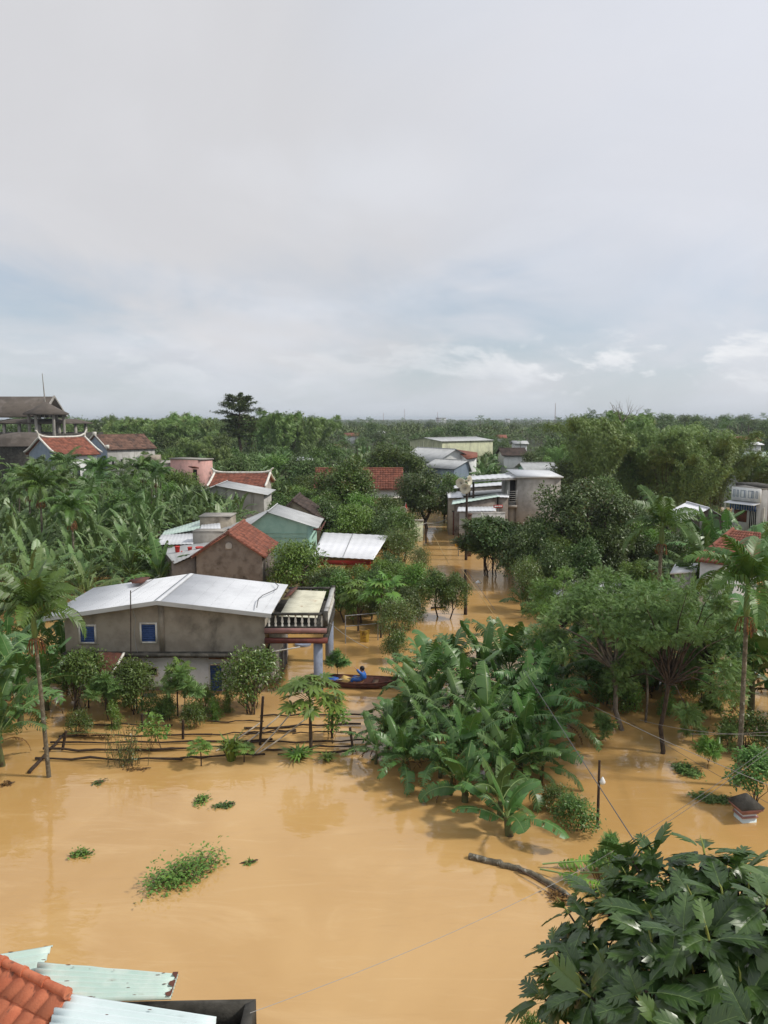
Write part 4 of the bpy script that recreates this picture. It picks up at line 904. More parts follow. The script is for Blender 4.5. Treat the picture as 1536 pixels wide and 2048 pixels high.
# unfinished concrete hall and pavilion, far left
M['palebrown'] = mat('brown_grey_roof', (.105, .088, .074), (.075, .063, .053), .5, rough=.95, vary=.1, streak=(1, 1, .4), stain=(.15, .13, .115), ssc=.5)
Yj = 150; k_ = Yj / 1540
pc = at(94, 860, Yj); o = thing('pavilion', 'open round pavilion with conical grey roof and tall spike on the far left', 'pavilion', (pc.x, pc.y, .1))
zt, zev, zb = ZZ(804, Yj) - .1, ZZ(827, Yj) - .1, ZZ(868, Yj) - .1
mb = MB(); lathe(mb, [(4.35, zev - .25), (4.45, zev), (2.4, zev + 1.0), (.25, zt), (0, zt)], (0, 0, 0), 8); lathe(mb, [(0, zev - .2), (4.3, zev - .26)], (0, 0, 0), 8); mb.build('roof', 'palebrown', o)
mb = MB(); tube(mb, [(-.1, 0, zt - .1), (-.35, 0, ZZ(748, Yj))], [.13, .06], 6); mb.build('spire', 'concrete', o)
for i in range(6): a = i * 1.047 + .3; mb = MB(); tube(mb, [(3.1 * math.cos(a), 3.1 * math.sin(a), 0), (3.1 * math.cos(a), 3.1 * math.sin(a), zev - .1)], .30, 8); mb.build('column', 'concrete', o)
mb = MB(); lathe(mb, [(4.6, 0), (4.6, zb - 1.2), (4.2, zb - 1.0), (0, zb - 1.0)], (0, 0, 0), 8); mb.build('base', 'darkconc', o)
xh = at(67, 792, Yj).x; o = thing('concrete_hall', 'unfinished open concrete hall with steep brown grey roof at the left edge', 'building', (xh, 158, .1))
zr_, ze_, zs_ = ZZ(793, 158) - .1, ZZ(833, 154) - .1, ZZ(836, 152) - .1
roof_part('slab', [((-26, -5.6, ze_), (0.4, -5.6, ze_), (0.4, 0, zr_), (-26, 0, zr_)), ((.4, 5.6, ze_), (-26, 5.6, ze_), (-26, 0, zr_), (.4, 0, zr_))], 'palebrown', o, th=.25)
mb = MB(); prism(mb, [(-.8, -5.0, ze_ + .2), (-.8, 5.0, ze_ + .2), (-.8, 0, zr_ - .4)], (-.3, 0, 0)); mb.build('gable_infill', 'black', o)
mb = MB()
for y in (-2.6, -.02, 2.6): box(mb, -.75, -.45, y - .15, y + .15, ze_ - .2, ze_ + (zr_ - ze_) * (1 - abs(y) / 5.6) - .3)
for s_ in (-1, 1): prism(mb, [(.42, s_ * 5.75, ze_ - .15), (.42, s_ * 5.75, ze_ + .2), (.42, 0, zr_ + .2), (.42, 0, zr_ - .25)], (.3, 0, 0))
mb.build('gable_frame', 'concrete', o)
mb = MB(); lathe(mb, [(0, 0)] and [(9.5, zs_ - 1.15), (9.6, zs_ - .95), (6.5, zs_ - .2), (5, zs_ - .1)], (-2, 0, 0), 24); box(mb, -26, -2, -9.5, -5, zs_ - 1.1, zs_ - .75); mb.build('skirt_roof', 'palebrown', o)
for i in range(13):
    x, y = (-26 + i * 2.9, -8.6) if i < 9 else (-2 + 8.6 * math.sin((i - 8.2) * .42), -8.6 * math.cos((i - 8.2) * .42))
    mb = MB(); box(mb, x - .24, x + .24, y - .24, y + .24, 0, zs_ - 1.0); mb.build('column', 'concrete', o)
mb = MB(); box(mb, -26, 7, -9.3, 9, 0, ZZ(868, 150)); mb.build('base', 'darkconc', o); mb = MB(); box(mb, -26, -3, 2, 2.4, ZZ(868, 150) + .01, zs_ - 1.2)
for px, py, r_, lab in ((36, 884, 5.5, 'broad low dark dome roof nearest the left temple'), (-14, 886, 5.0, 'broad low dark dome roof cut by the left edge of the picture')):
    p = at(px, py, 128); o = thing('dome_roof', lab, 'building', (p.x, 130, .1)); zt = ZZ(866 if px > 0 else 872, 128)
    mb = MB(); lathe(mb, [(r_, zt - 2.2), (r_ * .86, zt - 1.0), (r_ * .6, zt - .35), (r_ * .25, zt - .03), (0, zt)], (0, 0, 0), 20); mb.build('dome', 'palebrown', o, smooth=True); mb = MB(); lathe(mb, [(r_ * .9, 0), (r_ * .9, zt - 2.1)], (0, 0, 0), 20); mb.build('wall', 'darkconc', o)
# pale hall, grey and red roofs, other far roofs
A, B = PT(820, 905, 160), PT(884, 907, 152); o, w, f, rr, ll = gable_house('cream_hall', 'pale yellow green hall with a low gable front among the trees', 'building', A, B, 14, .1, ZZ(881, 158), ZZ(876, 156), 'front', 'cream', 'gmetal', 'metal', over=.3, wl=.8)
mb = MB()
for i in range(7): box(mb, .2 + i * w / 7.2, .5 + i * w / 7.2, -.12, -.003, 0, ZZ(883, 158) - .1)
mb.build('pilaster', 'cream', o)
A, B = PT(874, 945, 118), PT(946, 940, 122); gable_house('grey_gable_house', 'pale gable house with grey roof slope on the left and red slope on the right', 'house', A, B, 9, .1, ZZ(920, 119), ZZ(899, 119), 'front', 'white', 'gmetal', 'metal', over=.6, ratio=.45, wl=.6)
slab_shed('red_roof_house', 'red sloping roof beside the grey gable in the centre distance', ((934, 918, 117), (955, 914, 118), (955, 905, 124), (908, 898, 124)), 'slab', 'tile', .1, 'white', cat='house')
A, B = PT(908, 950, 108), PT(938, 948, 110); gable_house('grey_shed', 'small blue grey shed with a slanted grey roof below the grey gable house', 'shed', A, B, 6, .1, ZZ(936, 109), ZZ(922, 109), 'front', 'blueg', 'gmetal', 'metal', over=.3, ratio=.85, wl=.6)
A, B = PT(1008, 915, 150), PT(1052, 915, 150); gable_house('dark_roof_house', 'house with near black roof in the centre distance left of the bamboo', 'house', A, B, 8, .1, ZZ(910, 150), ZZ(897, 154), 'side', 'white', 'tiledark', over=.5, tw=1, tl=.8, sub=2)
A, B = PT(1056, 955, 95), PT(1112, 955, 95); gable_house('grey_roof_house', 'mint walled house with a plain grey metal roof above the unfinished building', 'house', A, B, 7, .1, ZZ(942, 95), ZZ(926, 98.5), 'side', 'mint', 'gmetal', 'metal', over=.5, wl=.5)
# unfinished grey building beside the channel
Yo = 74.0; A, B = PT(1033, 1050, Yo), PT(1121, 1050, Yo - .6); z1 = ZZ(956, Yo)
o, w, f, rr, ll = box_house('grey_building', 'tall plain grey concrete building behind the dark tree at the end of the flooded street', 'building', A, B, 6, -1.3, z1, 'concrete', 'gmetal', .16, .18)
mb = MB(); slab(mb, (-.1, -.1, z1 + 1.56), (w + .25, -.1, z1 + 1.42), (w + .25, 6.1, z1 + 1.62), (-.1, 6.1, z1 + 1.76), .08); mb.build('roof_sheet', 'wmetal', o)
mb = MB(); box(mb, -.75, -.003, .6, 5, 0, z1 + 1.2); mb.build('recessed_wall', 'pale', o)
mb = MB(); box(mb, -.62, -.08, .55, .597, z1 + 1.3 - 2.35, z1 + 1.3 - .15); mb.build('doorway', 'black', o)
mb = MB()
for i in range(6): box(mb, -.95, .0, -.12, -.08, z1 + 1.3 - 2.3 + i * .2, z1 + 1.3 - 2.26 + i * .2)
for x in (-.95, -.04): box(mb, x - .03, x + .03, -.125, -.075, z1 + 1.3 - 2.6, z1 + 1.3 - 1.15)
mb.build('balcony_railing', 'palewire', o)
mb = MB(); box(mb, -1.0, -.003, -.15, .597, z1 + 1.3 - 2.85, z1 + 1.3 - 2.62); mb.build('balcony_slab', 'concrete', o)
cl = [rel(o, at(*p)) for p in ((940, 960, Yo), (1034, 955, Yo), (1040, 945, Yo + 6), (933, 953, Yo + 6))]
o.rotation_euler = (0, 0, 0)
mb = MB(); corrug(mb, *cl, wl=.5, amp=.03); cp = mb.build('canopy_roof', 'wmetal', o)
mb = MB(); slab(mb, cl[0] - Vector((0, 0, .06)), cl[1] - Vector((0, 0, .06)), cl[1] + Vector((0, .15, -.06)), cl[0] + Vector((0, .15, -.06)), .16); mb.build('canopy_beam', 'steel', cp)
for px in (938.5, 946.5): p = rel(o, at(px, 1000, Yo + (.5 if px > 940 else 3))); mb = MB(); box(mb, p.x - .09, p.x + .09, p.y - .09, p.y + .09, 0, cl[0].z - .05); mb.build('canopy_post', 'pole', o)
slab_shed('long_grey_roof', 'long pale grey roof strip seen under the canopy, upper of the low roofs', ((906, 977, 82), (1012, 970, 82), (1012, 963, 86), (908, 971, 86)), 'metal', 'wmetal', -1, 'concrete', wl=.5)
slab_shed('long_grey_roof', 'mid grey weathered roof strip below the upper pale strip', ((920, 992, 78), (1012, 986, 78), (1012, 978, 81), (918, 984, 81)), 'metal', 'gmetal', -1, 'oldwall', wl=.5)
slab_shed('white_roof_shed', 'bright white square roof left of the loudspeaker pole', ((896, 996, 76), (928, 995, 76), (919, 983, 80), (893, 984, 80)), 'metal', 'whitesheet', -1, 'oldwall', wl=.5)
slab_shed('mint_roof_shed', 'long shed with sloping mint metal roof and brown wall behind the loudspeaker pole', ((903, 1009, 72), (1000, 993, 73), (996, 986, 75.5), (905, 1001, 75.5)), 'metal', 'mintmetal', -1, 'oldwall2', wl=.4)
slab_shed('white_roof_shed', 'short white roof end right of the mint roof beside the grey building', ((996, 994, 73), (1018, 995, 73), (1018, 987, 75), (992, 987, 75)), 'metal', 'whitesheet', -1, 'oldwall2', wl=.4)
slab_shed('blue_roof_shed', 'low shed with pale blue metal roof and grey wall above the flooded street end', ((914, 1023, 69), (992, 1022, 69), (990, 1013, 71.5), (916, 1014, 71.5)), 'metal', 'wmetal', -1.2, 'pale', wl=.35)
A, B = PT(934, 1040, 67), PT(1010, 1040, 67); box_house('street_wall', 'pale grey wall at the end of the flooded street', 'wall', A, B, .3, -1.2, ZZ(1026, 67), 'pale', 'pale', .06, .03)
A, B = PT(935, 1062, 64), PT(943, 1062, 64); box_house('gate_pier', 'brown rectangular gate pier right of the loudspeaker pole', 'pier', A, B, .35, -1.2, ZZ(1030, 64), 'tilebrown', 'tilebrown', .08, .04)
mb = MB(); q = at(996, 1013, 70); box(mb, -.42, .42, -.04, .0, -.13, .15); s = mb.build('red_sign', 'redwall'); s.location = q; tag(s, 'small red sign board with white lettering on the grey wall before the grey building', 'sign')
mb = MB()
for i, (x0, w_) in enumerate(((-.33, .12), (-.18, .06), (-.09, .12), (.08, .14), (.25, .1))): box(mb, x0, x0 + w_, -.045, -.041, -.05, .07)
mb.build('lettering', 'white', s)
mb = MB(); box(mb, -.03, .03, .001, .05, -q.z - 1.2, .1); mb.build('post', 'steel', s)
A, B = PT(906, 1034, 76), PT(932, 1034, 76); box_house('brick_shed', 'low dark red brick wall behind the loudspeaker pole at the water', 'wall', A, B, 2, -1.2, ZZ(1024, 76), 'rust', 'darkconc', .1, .08)
p = on(902, 1041); o = thing('orange_gate_post', 'small orange gate post at the far end of the flooded street', 'post', (p.x, p.y, -1)); mb = MB(); box(mb, -.22, .22, -.22, .22, 0, 2.2); mb.build('shaft', 'orange', o); mb = MB(); box(mb, -.3, .3, -.3, .3, 1.75, 1.95); lathe(mb, [(.34, 2.203), (0, 2.55)], (0, 0, 0), 4); mb.build('cap', 'orange', o)
# right hand side
Yq = 56.0; A, B = PT(1462, 1060, Yq + .6), PT(1517, 1070, Yq - 1.4); zt = ZZ(975, Yq)
o, w, f, rr, ll = box_house('ornate_house', 'flat roofed house with white panelled parapet and tall barred window at the right edge', 'house', A, B, 4.5, .0, zt, 'pale', 'concrete', .05, .04)
hp = zt; mb = MB(); box(mb, -.05, w + .03, -.10, -.003, hp - .95, hp + .02); pa = mb.build('parapet', 'white', o)
mb = MB()
for i in range(7):
    u = .10 + i * (w - .1) / 7; ww = .16 if i % 2 == 0 and i not in (2, 4) else .30 if i % 2 == 0 else .13
    for (a, b, c, d_) in ((u, u + ww, hp - .70, hp - .67), (u, u + ww, hp - .20, hp - .17), (u, u + .03, hp - .67, hp - .20), (u + ww - .03, u + ww, hp - .67, hp - .20)): box(mb, a, b, -.125, -.103, c, d_)
mb.build('panel_moulding', 'blueg', pa)
mb = MB(); prism(mb, [(-.2, -.03, hp - 1.0), (-.2, -.75, hp - 1.12), (-.2, -.75, hp - 1.16), (-.2, -.03, hp - 1.06)], (w + .2, 0, 0)); mb.build('awning', 'wmetal', o)
mb = MB()
for i in range(11): box(mb, .02 + i * w / 11.3, .02 + i * w / 11.3 + .11, -.30, -.27, hp - 1.62 + .06 * (i % 2), hp - 1.20)
mb.build('pennant_fringe', 'blue', o)
window(o, f, w * .62, hp - 3.6, w * .30, 2.15, 'pale', 'black', bars=3); mb = MB(); box(mb, w * .08, w * .55, -.02, -.003, hp - 2.5, hp - 1.65); mb.build('doorway', 'rust', o)
mb = MB(); tube(mb, [(-.12, -.78, 0), (-.05, -.72, hp - 1.1)], .05, 6); mb.build('awning_post', 'trim', o); mb = MB(); tube(mb, [(w + .25, .1, .0), (w + .25, .1, hp - 1.3)], .05, 6); mb.build('drain_pipe', 'trim', o)
A, B = PT(1518, 1070, Yq - 1.0), PT(1560, 1072, Yq - 1.0); box_house('rear_block', 'stained ochre grey wall joined to the right of the ornate house', 'building', A, B, 4, 0, ZZ(978, Yq), 'oldwall2', 'darkconc', .25, .05)
Yw = 60; A, B = PT(1362, 1052, Yw), PT(1462, 1056, Yw)
gable_house('white_roof_house', 'house with bright white pitched roof left of the ornate house', 'house', A, B, 4, -.3, ZZ(1044, Yw), ZZ(1011, Yw + 2), 'front', 'oldwall2', 'whitesheet', 'metal', over=.15, gov=.3, wl=.5, ratio=.52)
p = at(1404, 1046, 59.4); mb = MB(); box(mb, -.14, .14, -.14, .14, -3, .5); box(mb, -.18, .18, -.18, .18, .503, .56); s = mb.build('brick_pier', 'concrete'); s.location = p; tag(s, 'small grey pier in front of the bright white roof', 'pier')
rq = [at(*p_) for p_ in ((1392, 1121, 41.0), (1520, 1135, 40.0), (1522, 1066, 44.5), (1466, 1060, 45))]
o = thing('red_tile_house', 'house with vivid red tile roof half buried in banana leaves on the right', 'house', (rq[0].x, rq[0].y, -1)); r_ = [rel(o, p_) for p_ in rq]
roof_part('tile', [tuple(r_)], 'tile', o, tw=.26, tl=.42, sub=4); cc = sum(r_, Vector()) / 4; k = [p_ + (cc - p_) * .1 - Vector((0, 0, .22)) for p_ in r_]
mb = MB(); mb.add([(p_.x, p_.y, 0) for p_ in k] + [tuple(p_) for p_ in k], BOXF); mb.build('wall', 'white', o)
mb = MB(); tube(mb, [r_[0] + Vector((0, 0, .08)), r_[3] + Vector((0, 0, .08))], .1, 8); mb.build('verge_cap', 'tile', o)
slab_shed('mint_roof_house', 'mint roofed house with ochre wall behind the palm with the brown flower stalk', ((1226, 1096, 57), (1306, 1103, 56), (1304, 1078, 61), (1236, 1076, 61)), 'metal', 'mintmetal', -1, 'orange', wl=.35)
slab_shed('white_roof_shed', 'white sheet roof showing through the feathery trees on the right', ((1100, 1192, 45), (1275, 1200, 44), (1290, 1166, 49), (1120, 1160, 49)), 'slab', 'whitesheet', -1, 'pale')
slab_shed('white_roof_shed', 'small white roof corner below the vivid red tiles', ((1340, 1146, 42), (1392, 1142, 42), (1396, 1126, 45), (1350, 1128, 45)), 'slab', 'whitesheet', -1, 'pale')
# far specks along the plain
for px, py, pw, ph, Y_, wm, rm, lab in ((1468, 876, 50, 8, 190, 'cream', 'tile', 'far house with a red and cream roof at the right edge'), (1478, 886, 44, 5, 165, 'white', 'whitesheet', 'far low white roof below the red and cream one'),
        (1484, 908, 58, 9, 120, 'white', 'mintmetal', 'pale mint roof above the bamboo at the right edge'), (690, 868, 26, 7, 330, 'white', 'tile', 'far white house with a red roof in the palm grove'),
        (664, 892, 22, 9, 210, 'tilebrown', 'tile', 'small red roof low in the middle of the palm grove'), (598, 917, 24, 5, 130, 'white', 'whitesheet', 'small white roof in the trees left of the orange tile house'),
        (996, 872, 16, 7, 300, 'white', 'tile', 'far small house with red roof right of the cream hall'), (752, 866, 16, 12, 340, 'tilebrown', 'gmetal', 'far tall narrow brown house in the palm grove'),
        (1030, 884, 24, 6, 200, 'white', 'gmetal', 'far low house with a grey roof above the near black roof')):
    A, B = PT(px, py + ph, Y_), PT(px + pw, py + ph, Y_)
    gable_house('far_house', lab, 'house', A, B, max(5, pw * Y_ / 1540 * .7), .1, ZZ(py + ph * .45, Y_), ZZ(py - ph * .3, Y_), 'side', wm, rm, 'slab', over=.5, ridge=False, th=.15)
for px, py, pw, ph, Y_, lab in ((872, 836, 20, 9, 1500, 'white block of flats on the horizon right of the centre'), (716, 843, 20, 5, 1500, 'low white dome-like building on the horizon at centre left'), (752, 844, 10, 6, 1600, 'small pale building on the horizon beside the antenna mast'),
        (222, 842, 14, 10, 900, 'white building showing over the trees right of the pavilion'), (1076, 841, 8, 6, 1300, 'tiny white building on the horizon left of the bamboo'), (1012, 838, 8, 5, 1400, 'tiny pale tower house on the horizon above the grey gable')):
    A, B = PT(px, py + ph, Y_), PT(px + pw, py + ph, Y_); o, w, f, *_ = box_house('distant_building', lab, 'building', A, B, 12, .1, ZZ(py, Y_), 'white', 'pale', .6, .4)
    for r0 in range(2): 
        mb = MB()
        for c0 in range(5): box(mb, w * (c0 + .2) / 5, w * (c0 + .8) / 5, -.2, -.02, ZZ(py, Y_) * (.62 + .22 * r0), ZZ(py, Y_) * (.72 + .22 * r0))
        mb.build('window_row', 'glass', o)
for px, pt, Y_, lab in ((767, 826, 1500, 'thin antenna mast on the horizon left of centre'), (809, 818, 1600, 'red and white lattice mast on the horizon near the centre'), (875, 824, 1500, 'thin mast behind the white flats on the horizon'), (1110, 806, 1300, 'red and white lattice mast on the horizon left of the bamboo')):
    p = at(px, 845, Y_); hh = ZZ(pt, Y_); o = thing('antenna_mast', lab, 'mast', (p.x, p.y, 0)); w_ = 1.0
    mb = MB()
    for sx, sy in ((-1, -1), (1, -1), (1, 1), (-1, 1)): tube(mb, [(sx * w_, sy * w_, 0), (sx * .15, sy * .15, hh)], .16, 3)
    for i in range(14):
        a, b = i / 14, (i + 1) / 14; wa, wb = w_ * (1 - a * .85), w_ * (1 - b * .85)
        for s0, s1 in (((-1, -1), (1, -1)), ((1, -1), (1, 1))): tube(mb, [(s0[0] * wa, s0[1] * wa, hh * a), (s1[0] * wb, s1[1] * wb, hh * b)], .1, 3)
    mb.build('lattice', 'mast', o)
# ------------------------------------------------------------------ things in and over the water
def V3(*a): return Vector(a)
# boat and rower
bp_ = on(716, 1371); BY = bp_.y
o = thing('rowing_boat', 'dark brown wooden boat carrying a person in a blue raincoat beside the banana clump', 'boat', (bp_.x, bp_.y, 0), R(-7))
n = 13; Vo, Vi = [], []
for i in range(n):
    s = -1 + 2 * i / (n - 1); x = 1.85 * s; wd = .50 * (1 - abs(s) ** 2.6) + .03; zt = .26 + .13 * s * s; zb = -.15 + .22 * s ** 4
    for L_, k, dz in ((Vo, 1, 0), (Vi, .90, .035)):
        L_ += [(x * (1 if k == 1 else .985), -wd * k, zt), (x * .99, -wd * .8 * k, zt * .4 + zb * .6 + dz), (x * .98, 0, zb + dz), (x * .99, wd * .8 * k, zt * .4 + zb * .6 + dz), (x * (1 if k == 1 else .985), wd * k, zt)]
mb = MB(); N = len(Vo); F = [[i * 5 + j, i * 5 + j + 1, (i + 1) * 5 + j + 1, (i + 1) * 5 + j] for i in range(n - 1) for j in range(4)]
F2 = [[N + a for a in f[::-1]] for f in F]; F3 = [[i * 5, (i + 1) * 5, N + (i + 1) * 5, N + i * 5] for i in range(n - 1)] + [[i * 5 + 4, N + i * 5 + 4, N + (i + 1) * 5 + 4, (i + 1) * 5 + 4] for i in range(n - 1)]
mb.add(Vo + Vi, F + F2 + F3); mb.build('hull', 'boat', o)
for sg in (-1, 1):
    mb = MB(); tube(mb, [(1.85 * s, sg * (.50 * (1 - abs(s) ** 2.6) + .03), .27 + .13 * s * s) for s in np.linspace(-1, 1, 15)], .03, 5); mb.build('gunwale', 'boat', o)
for x in (-1.0, .75): mb = MB(); box(mb, x - .12, x + .12, -.40, .40, .15, .18); mb.build('thwart', 'wood', o)
def skinned(name, pts, edges, m, parent, sub=2):
    me = bpy.data.meshes.new(name); me.from_pydata([p[:3] for p in pts], edges, []); me.materials.append(M[m]); ob = bpy.data.objects.new(name, me); COL.objects.link(ob); ob.parent = parent
    sk = ob.modifiers.new('skin', 'SKIN'); sk.use_smooth_shade = True
    for i, p in enumerate(pts):
        r = p[3]; me.skin_vertices[0].data[i].radius = (r, r) if not isinstance(r, tuple) else r
    me.skin_vertices[0].data[0].use_root = True
    s = ob.modifiers.new('subdivision', 'SUBSURF'); s.levels = sub; s.render_levels = sub; return ob
pp = thing('person', 'person in a blue raincoat sitting in the wooden boat with one arm raised', 'person', (bp_.x + .22, bp_.y - .02, .06), R(-7))
body = [(0, 0, .10, .13), (.0, 0, .28, .125), (-.02, 0, .45, .14), (-.03, 0, .56, .06), (-.045, 0, .63, .075), (-.055, 0, .70, .092), (-.05, 0, .775, .06),       # 0-6 trunk and head
        (-.02, -.15, .50, .055), (-.14, -.19, .60, .043), (-.26, -.20, .745, .030), (-.285, -.20, .785, .026),                                     # 7-10 raised arm
        (-.02, .15, .49, .055), (-.06, .22, .28, .043), (-.24, .16, .22, .030), (-.285, .15, .22, .026),                                         # 11-14 lowered arm
        (-.06, -.09, .11, .085), (-.36, -.13, .27, .062), (-.52, -.12, .05, .042), (-.64, -.12, .03, .034),                                    # 15-18 leg
        (-.06, .09, .11, .085), (-.36, .13, .27, .062), (-.52, .12, .05, .042), (-.64, .12, .03, .034),
        (-.145, -.015, .695, .014)]
ed = [(0, 1), (1, 2), (2, 3), (3, 4), (4, 5), (5, 6), (2, 7), (7, 8), (8, 9), (9, 10), (2, 11), (11, 12), (12, 13), (13, 14), (0, 15), (15, 16), (16, 17), (17, 18), (0, 19), (19, 20), (20, 21), (21, 22), (5, 23)]
for root, base_, dx in ((10, (-.285, -.20, .785), V3(-.6, 0, .8)), (14, (-.285, .15, .22), V3(-.9, 0, -.25))):
    for j, (sp, ln) in enumerate(((-.5, .06), (-.18, .085), (.1, .09), (.35, .082), (.6, .065))):
        k = len(body); q1 = V3(*base_) + (dx + V3(0, sp * .8, 0)) * ln * .6; q2 = q1 + (dx + V3(-.1, sp * .3, -.45)) * ln * .5
        body += [(q1.x, q1.y, q1.z, .0095), (q2.x, q2.y, q2.z, .008)]; ed += [(root, k), (k, k + 1)]
skinned('body', body, ed, 'skin', pp)
coat = [(0, 0, .06, (.20, .23)), (0, 0, .28, (.165, .19)), (-.015, 0, .44, (.15, .19)), (-.028, 0, .545, .085), (-.02, -.155, .50, .082), (-.14, -.19, .605, .068), (-.245, -.20, .73, .055), (-.02, .155, .485, .082), (-.06, .225, .28, .07), (-.22, .165, .225, .058),
        (-.22, -.10, .20, .12), (-.40, -.13, .28, .092), (-.50, -.12, .12, .075), (-.22, .10, .20, .12), (-.40, .13, .28, .092), (-.50, .12, .12, .075), (.09, 0, .52, .075)]
skinned('raincoat', coat, [(0, 1), (1, 2), (2, 3), (2, 4), (4, 5), (5, 6), (2, 7), (7, 8), (8, 9), (0, 10), (10, 11), (11, 12), (0, 13), (13, 14), (14, 15), (2, 16)], 'raincoat', pp)
mb = MB(); lathe(mb, [(.102, .0), (.106, .05), (.088, .10), (.045, .13), (0, .137)], (-.035, 0, .685), 14); lathe(mb, [(.05, -.07), (.085, .0), (.09, .05)], (-.012, 0, .685), 12); mb.build('hair', 'hair', pp, smooth=True)
p = on(690, 1366); mb = MB(); lathe(mb, [(.30, 0), (.29, .02), (.16, .13), (.02, .24), (0, .245)], (0, 0, 0), 16); s = mb.build('conical_hat', 'straw'); s.location = (p.x, bp_.y + .1, .20); s.rotation_euler = (R(8), R(-12), 0); tag(s, 'straw conical hat lying in the boat before the person', 'hat')
mb = MB(); lathe(mb, [(.0, 0), (.20, .0), (.27, .08), (.24, .17), (.10, .22), (0, .22)], (0, 0, 0), 12); s = mb.build('blue_bag', 'bluebag', smooth=True); s.location = (bp_.x - 1.12, bp_.y + .12, .12); s.scale = (1.15, .8, 1); tag(s, 'blue bag lying at the left end of the boat', 'bag')
mb = MB(); tube(mb, [(-.55, 0, .0), (.45, .05, .14)], .016, 6); obox(mb, (-.68, 0, -.02), (.17, 0, .03), (0, .07, 0), (0, 0, .012)); s = mb.build('paddle', 'pipe'); s.location = (bp_.x - .1, bp_.y - .02, .30); tag(s, 'wooden paddle lying across the boat before the person', 'paddle')

# yellow cloth on a pipe frame
Yc_ = on(691, 1287).y; fa, fb = on(691, 1287), at(756, 1280, Yc_ + .6)
o = thing('drying_frame', 'thin pipe frame standing in the flood left of the yellow cloth', 'frame', (fa.x, fa.y, -1.2)); zt_, zm_ = at(691, 1231, Yc_).z + 1.2, at(691, 1253, Yc_).z + 1.2; dx_ = fb.x - fa.x
for x in (0, dx_): mb = MB(); tube(mb, [(x, .0 if x == 0 else .6, 0), (x, .0 if x == 0 else .6, zt_)], .03, 6); mb.build('post', 'steel', o)
for z in (zt_ - .02, zm_): mb = MB(); tube(mb, [(0, 0, z), (dx_, .6, z)], .022, 6); mb.build('crossbar', 'steel', o)
q = [at(*p_) for p_ in ((720, 1284, Yc_ + .2), (738, 1284, Yc_ + .2), (740, 1258, Yc_ + .2), (719, 1261, Yc_ + .2))]; o = thing('yellow_cloth', 'yellow printed cloth hanging from the pipe frame over the flood', 'cloth', tuple(q[0]))
r_ = [rel(o, p_) for p_ in q]; mb = MB(); k = 8; V = []
for d_ in (0, .012):
    for j in range(k + 1):
        for i in range(k + 1):
            u, v = i / k, j / k; p_ = (r_[0].lerp(r_[1], u)).lerp(r_[3].lerp(r_[2], u), v); V.append((p_.x - .03 * math.sin(v * 3.1) * (u - .5), p_.y + d_ + .035 * math.sin(u * 7 + v * 2), p_.z - .05 * math.sin(u * 3.14) * v))
m = (k + 1); F = [[j * m + i, j * m + i + 1, (j + 1) * m + i + 1, (j + 1) * m + i] for j in range(k) for i in range(k)]
mb.add(V, F + [[a + m * m for a in f[::-1]] for f in F]); mb.build('cloth_sheet', 'yellow', o)
mb = MB()
for a in (((.3, .55), (.3, .85), (.42, .7), (.42, .88)), ((.55, .5), (.55, .85), (.72, .82), (.7, .66), (.56, .64)), ((.3, .35), (.68, .38))):
    pts = [(r_[0].lerp(r_[1], u)).lerp(r_[3].lerp(r_[2], u), v) - V3(0, .045, 0) for u, v in a]; tube(mb, [tuple(x) for x in pts], .013, 4)
mb.build('printed_mark', 'ink', o)
# round tabletop at the waterline under the balcony
p = on(606, 1290); mb = MB(); lathe(mb, [(.30, -.4), (.34, .02), (.36, .10), (.34, .13), (0, .14)], (0, 0, 0), 20); s = mb.build('round_tub', 'bluecol'); s.location = p; s.scale = (1.2, 1.2, 1); tag(s, 'round grey lidded tub standing in the water under the balcony', 'tub')

# flooded pole fence
rails = [(140, 1449, 345, 1451, .045), (118, 1473, 425, 1469, .045), (425, 1469, 592, 1460, .04), (100, 1487, 545, 1481, .05), (86, 1501, 372, 1499, .06), (70, 1518, 365, 1519, .055), (360, 1517, 530, 1509, .05), (415, 1444, 528, 1443, .035),
         (488, 1457, 722, 1447, .055), (520, 1432, 735, 1430, .045), (470, 1472, 592, 1463, .04), (500, 1486, 742, 1480, .045), (525, 1500, 705, 1493, .05), (555, 1511, 712, 1503, .06), (300, 1500, 470, 1494, .04), (585, 1467, 712, 1465, .035)]
f0 = on(400, 1480); o = thing('pole_fence', 'flooded fence of dark rough branches lying in rows before the main house', 'fence', (f0.x, f0.y, 0)); rg = np.random.default_rng(3)
for (a, b, c, d_, r_) in rails:
    mb = MB(); n = 9; P0, P1 = rel(o, on(a, b, .06)), rel(o, on(c, d_, .06)); pts = [P0.lerp(P1, i / (n - 1)) + V3(0, rg.normal() * .035, rg.normal() * .02 + .02) for i in range(n)]; tube(mb, pts, [r_ * rg.uniform(.5, .85) for _ in range(n)], 6); mb.build('rail', 'fencepole', o)
for (px, pyb, pyt, tx) in ((520, 1490, 1393, 526), (284, 1462, 1428, 284), (664, 1476, 1428, 665), (366, 1478, 1440, 366), (125, 1500, 1462, 132), (706, 1500, 1455, 700)):
    p0 = on(px, pyb); p1 = at(tx, pyt, p0.y); mb = MB(); tube(mb, [rel(o, p0) - V3(0, 0, 1), rel(o, p0), rel(o, p1)], .05, 6); mb.build('post', 'fencepole', o)
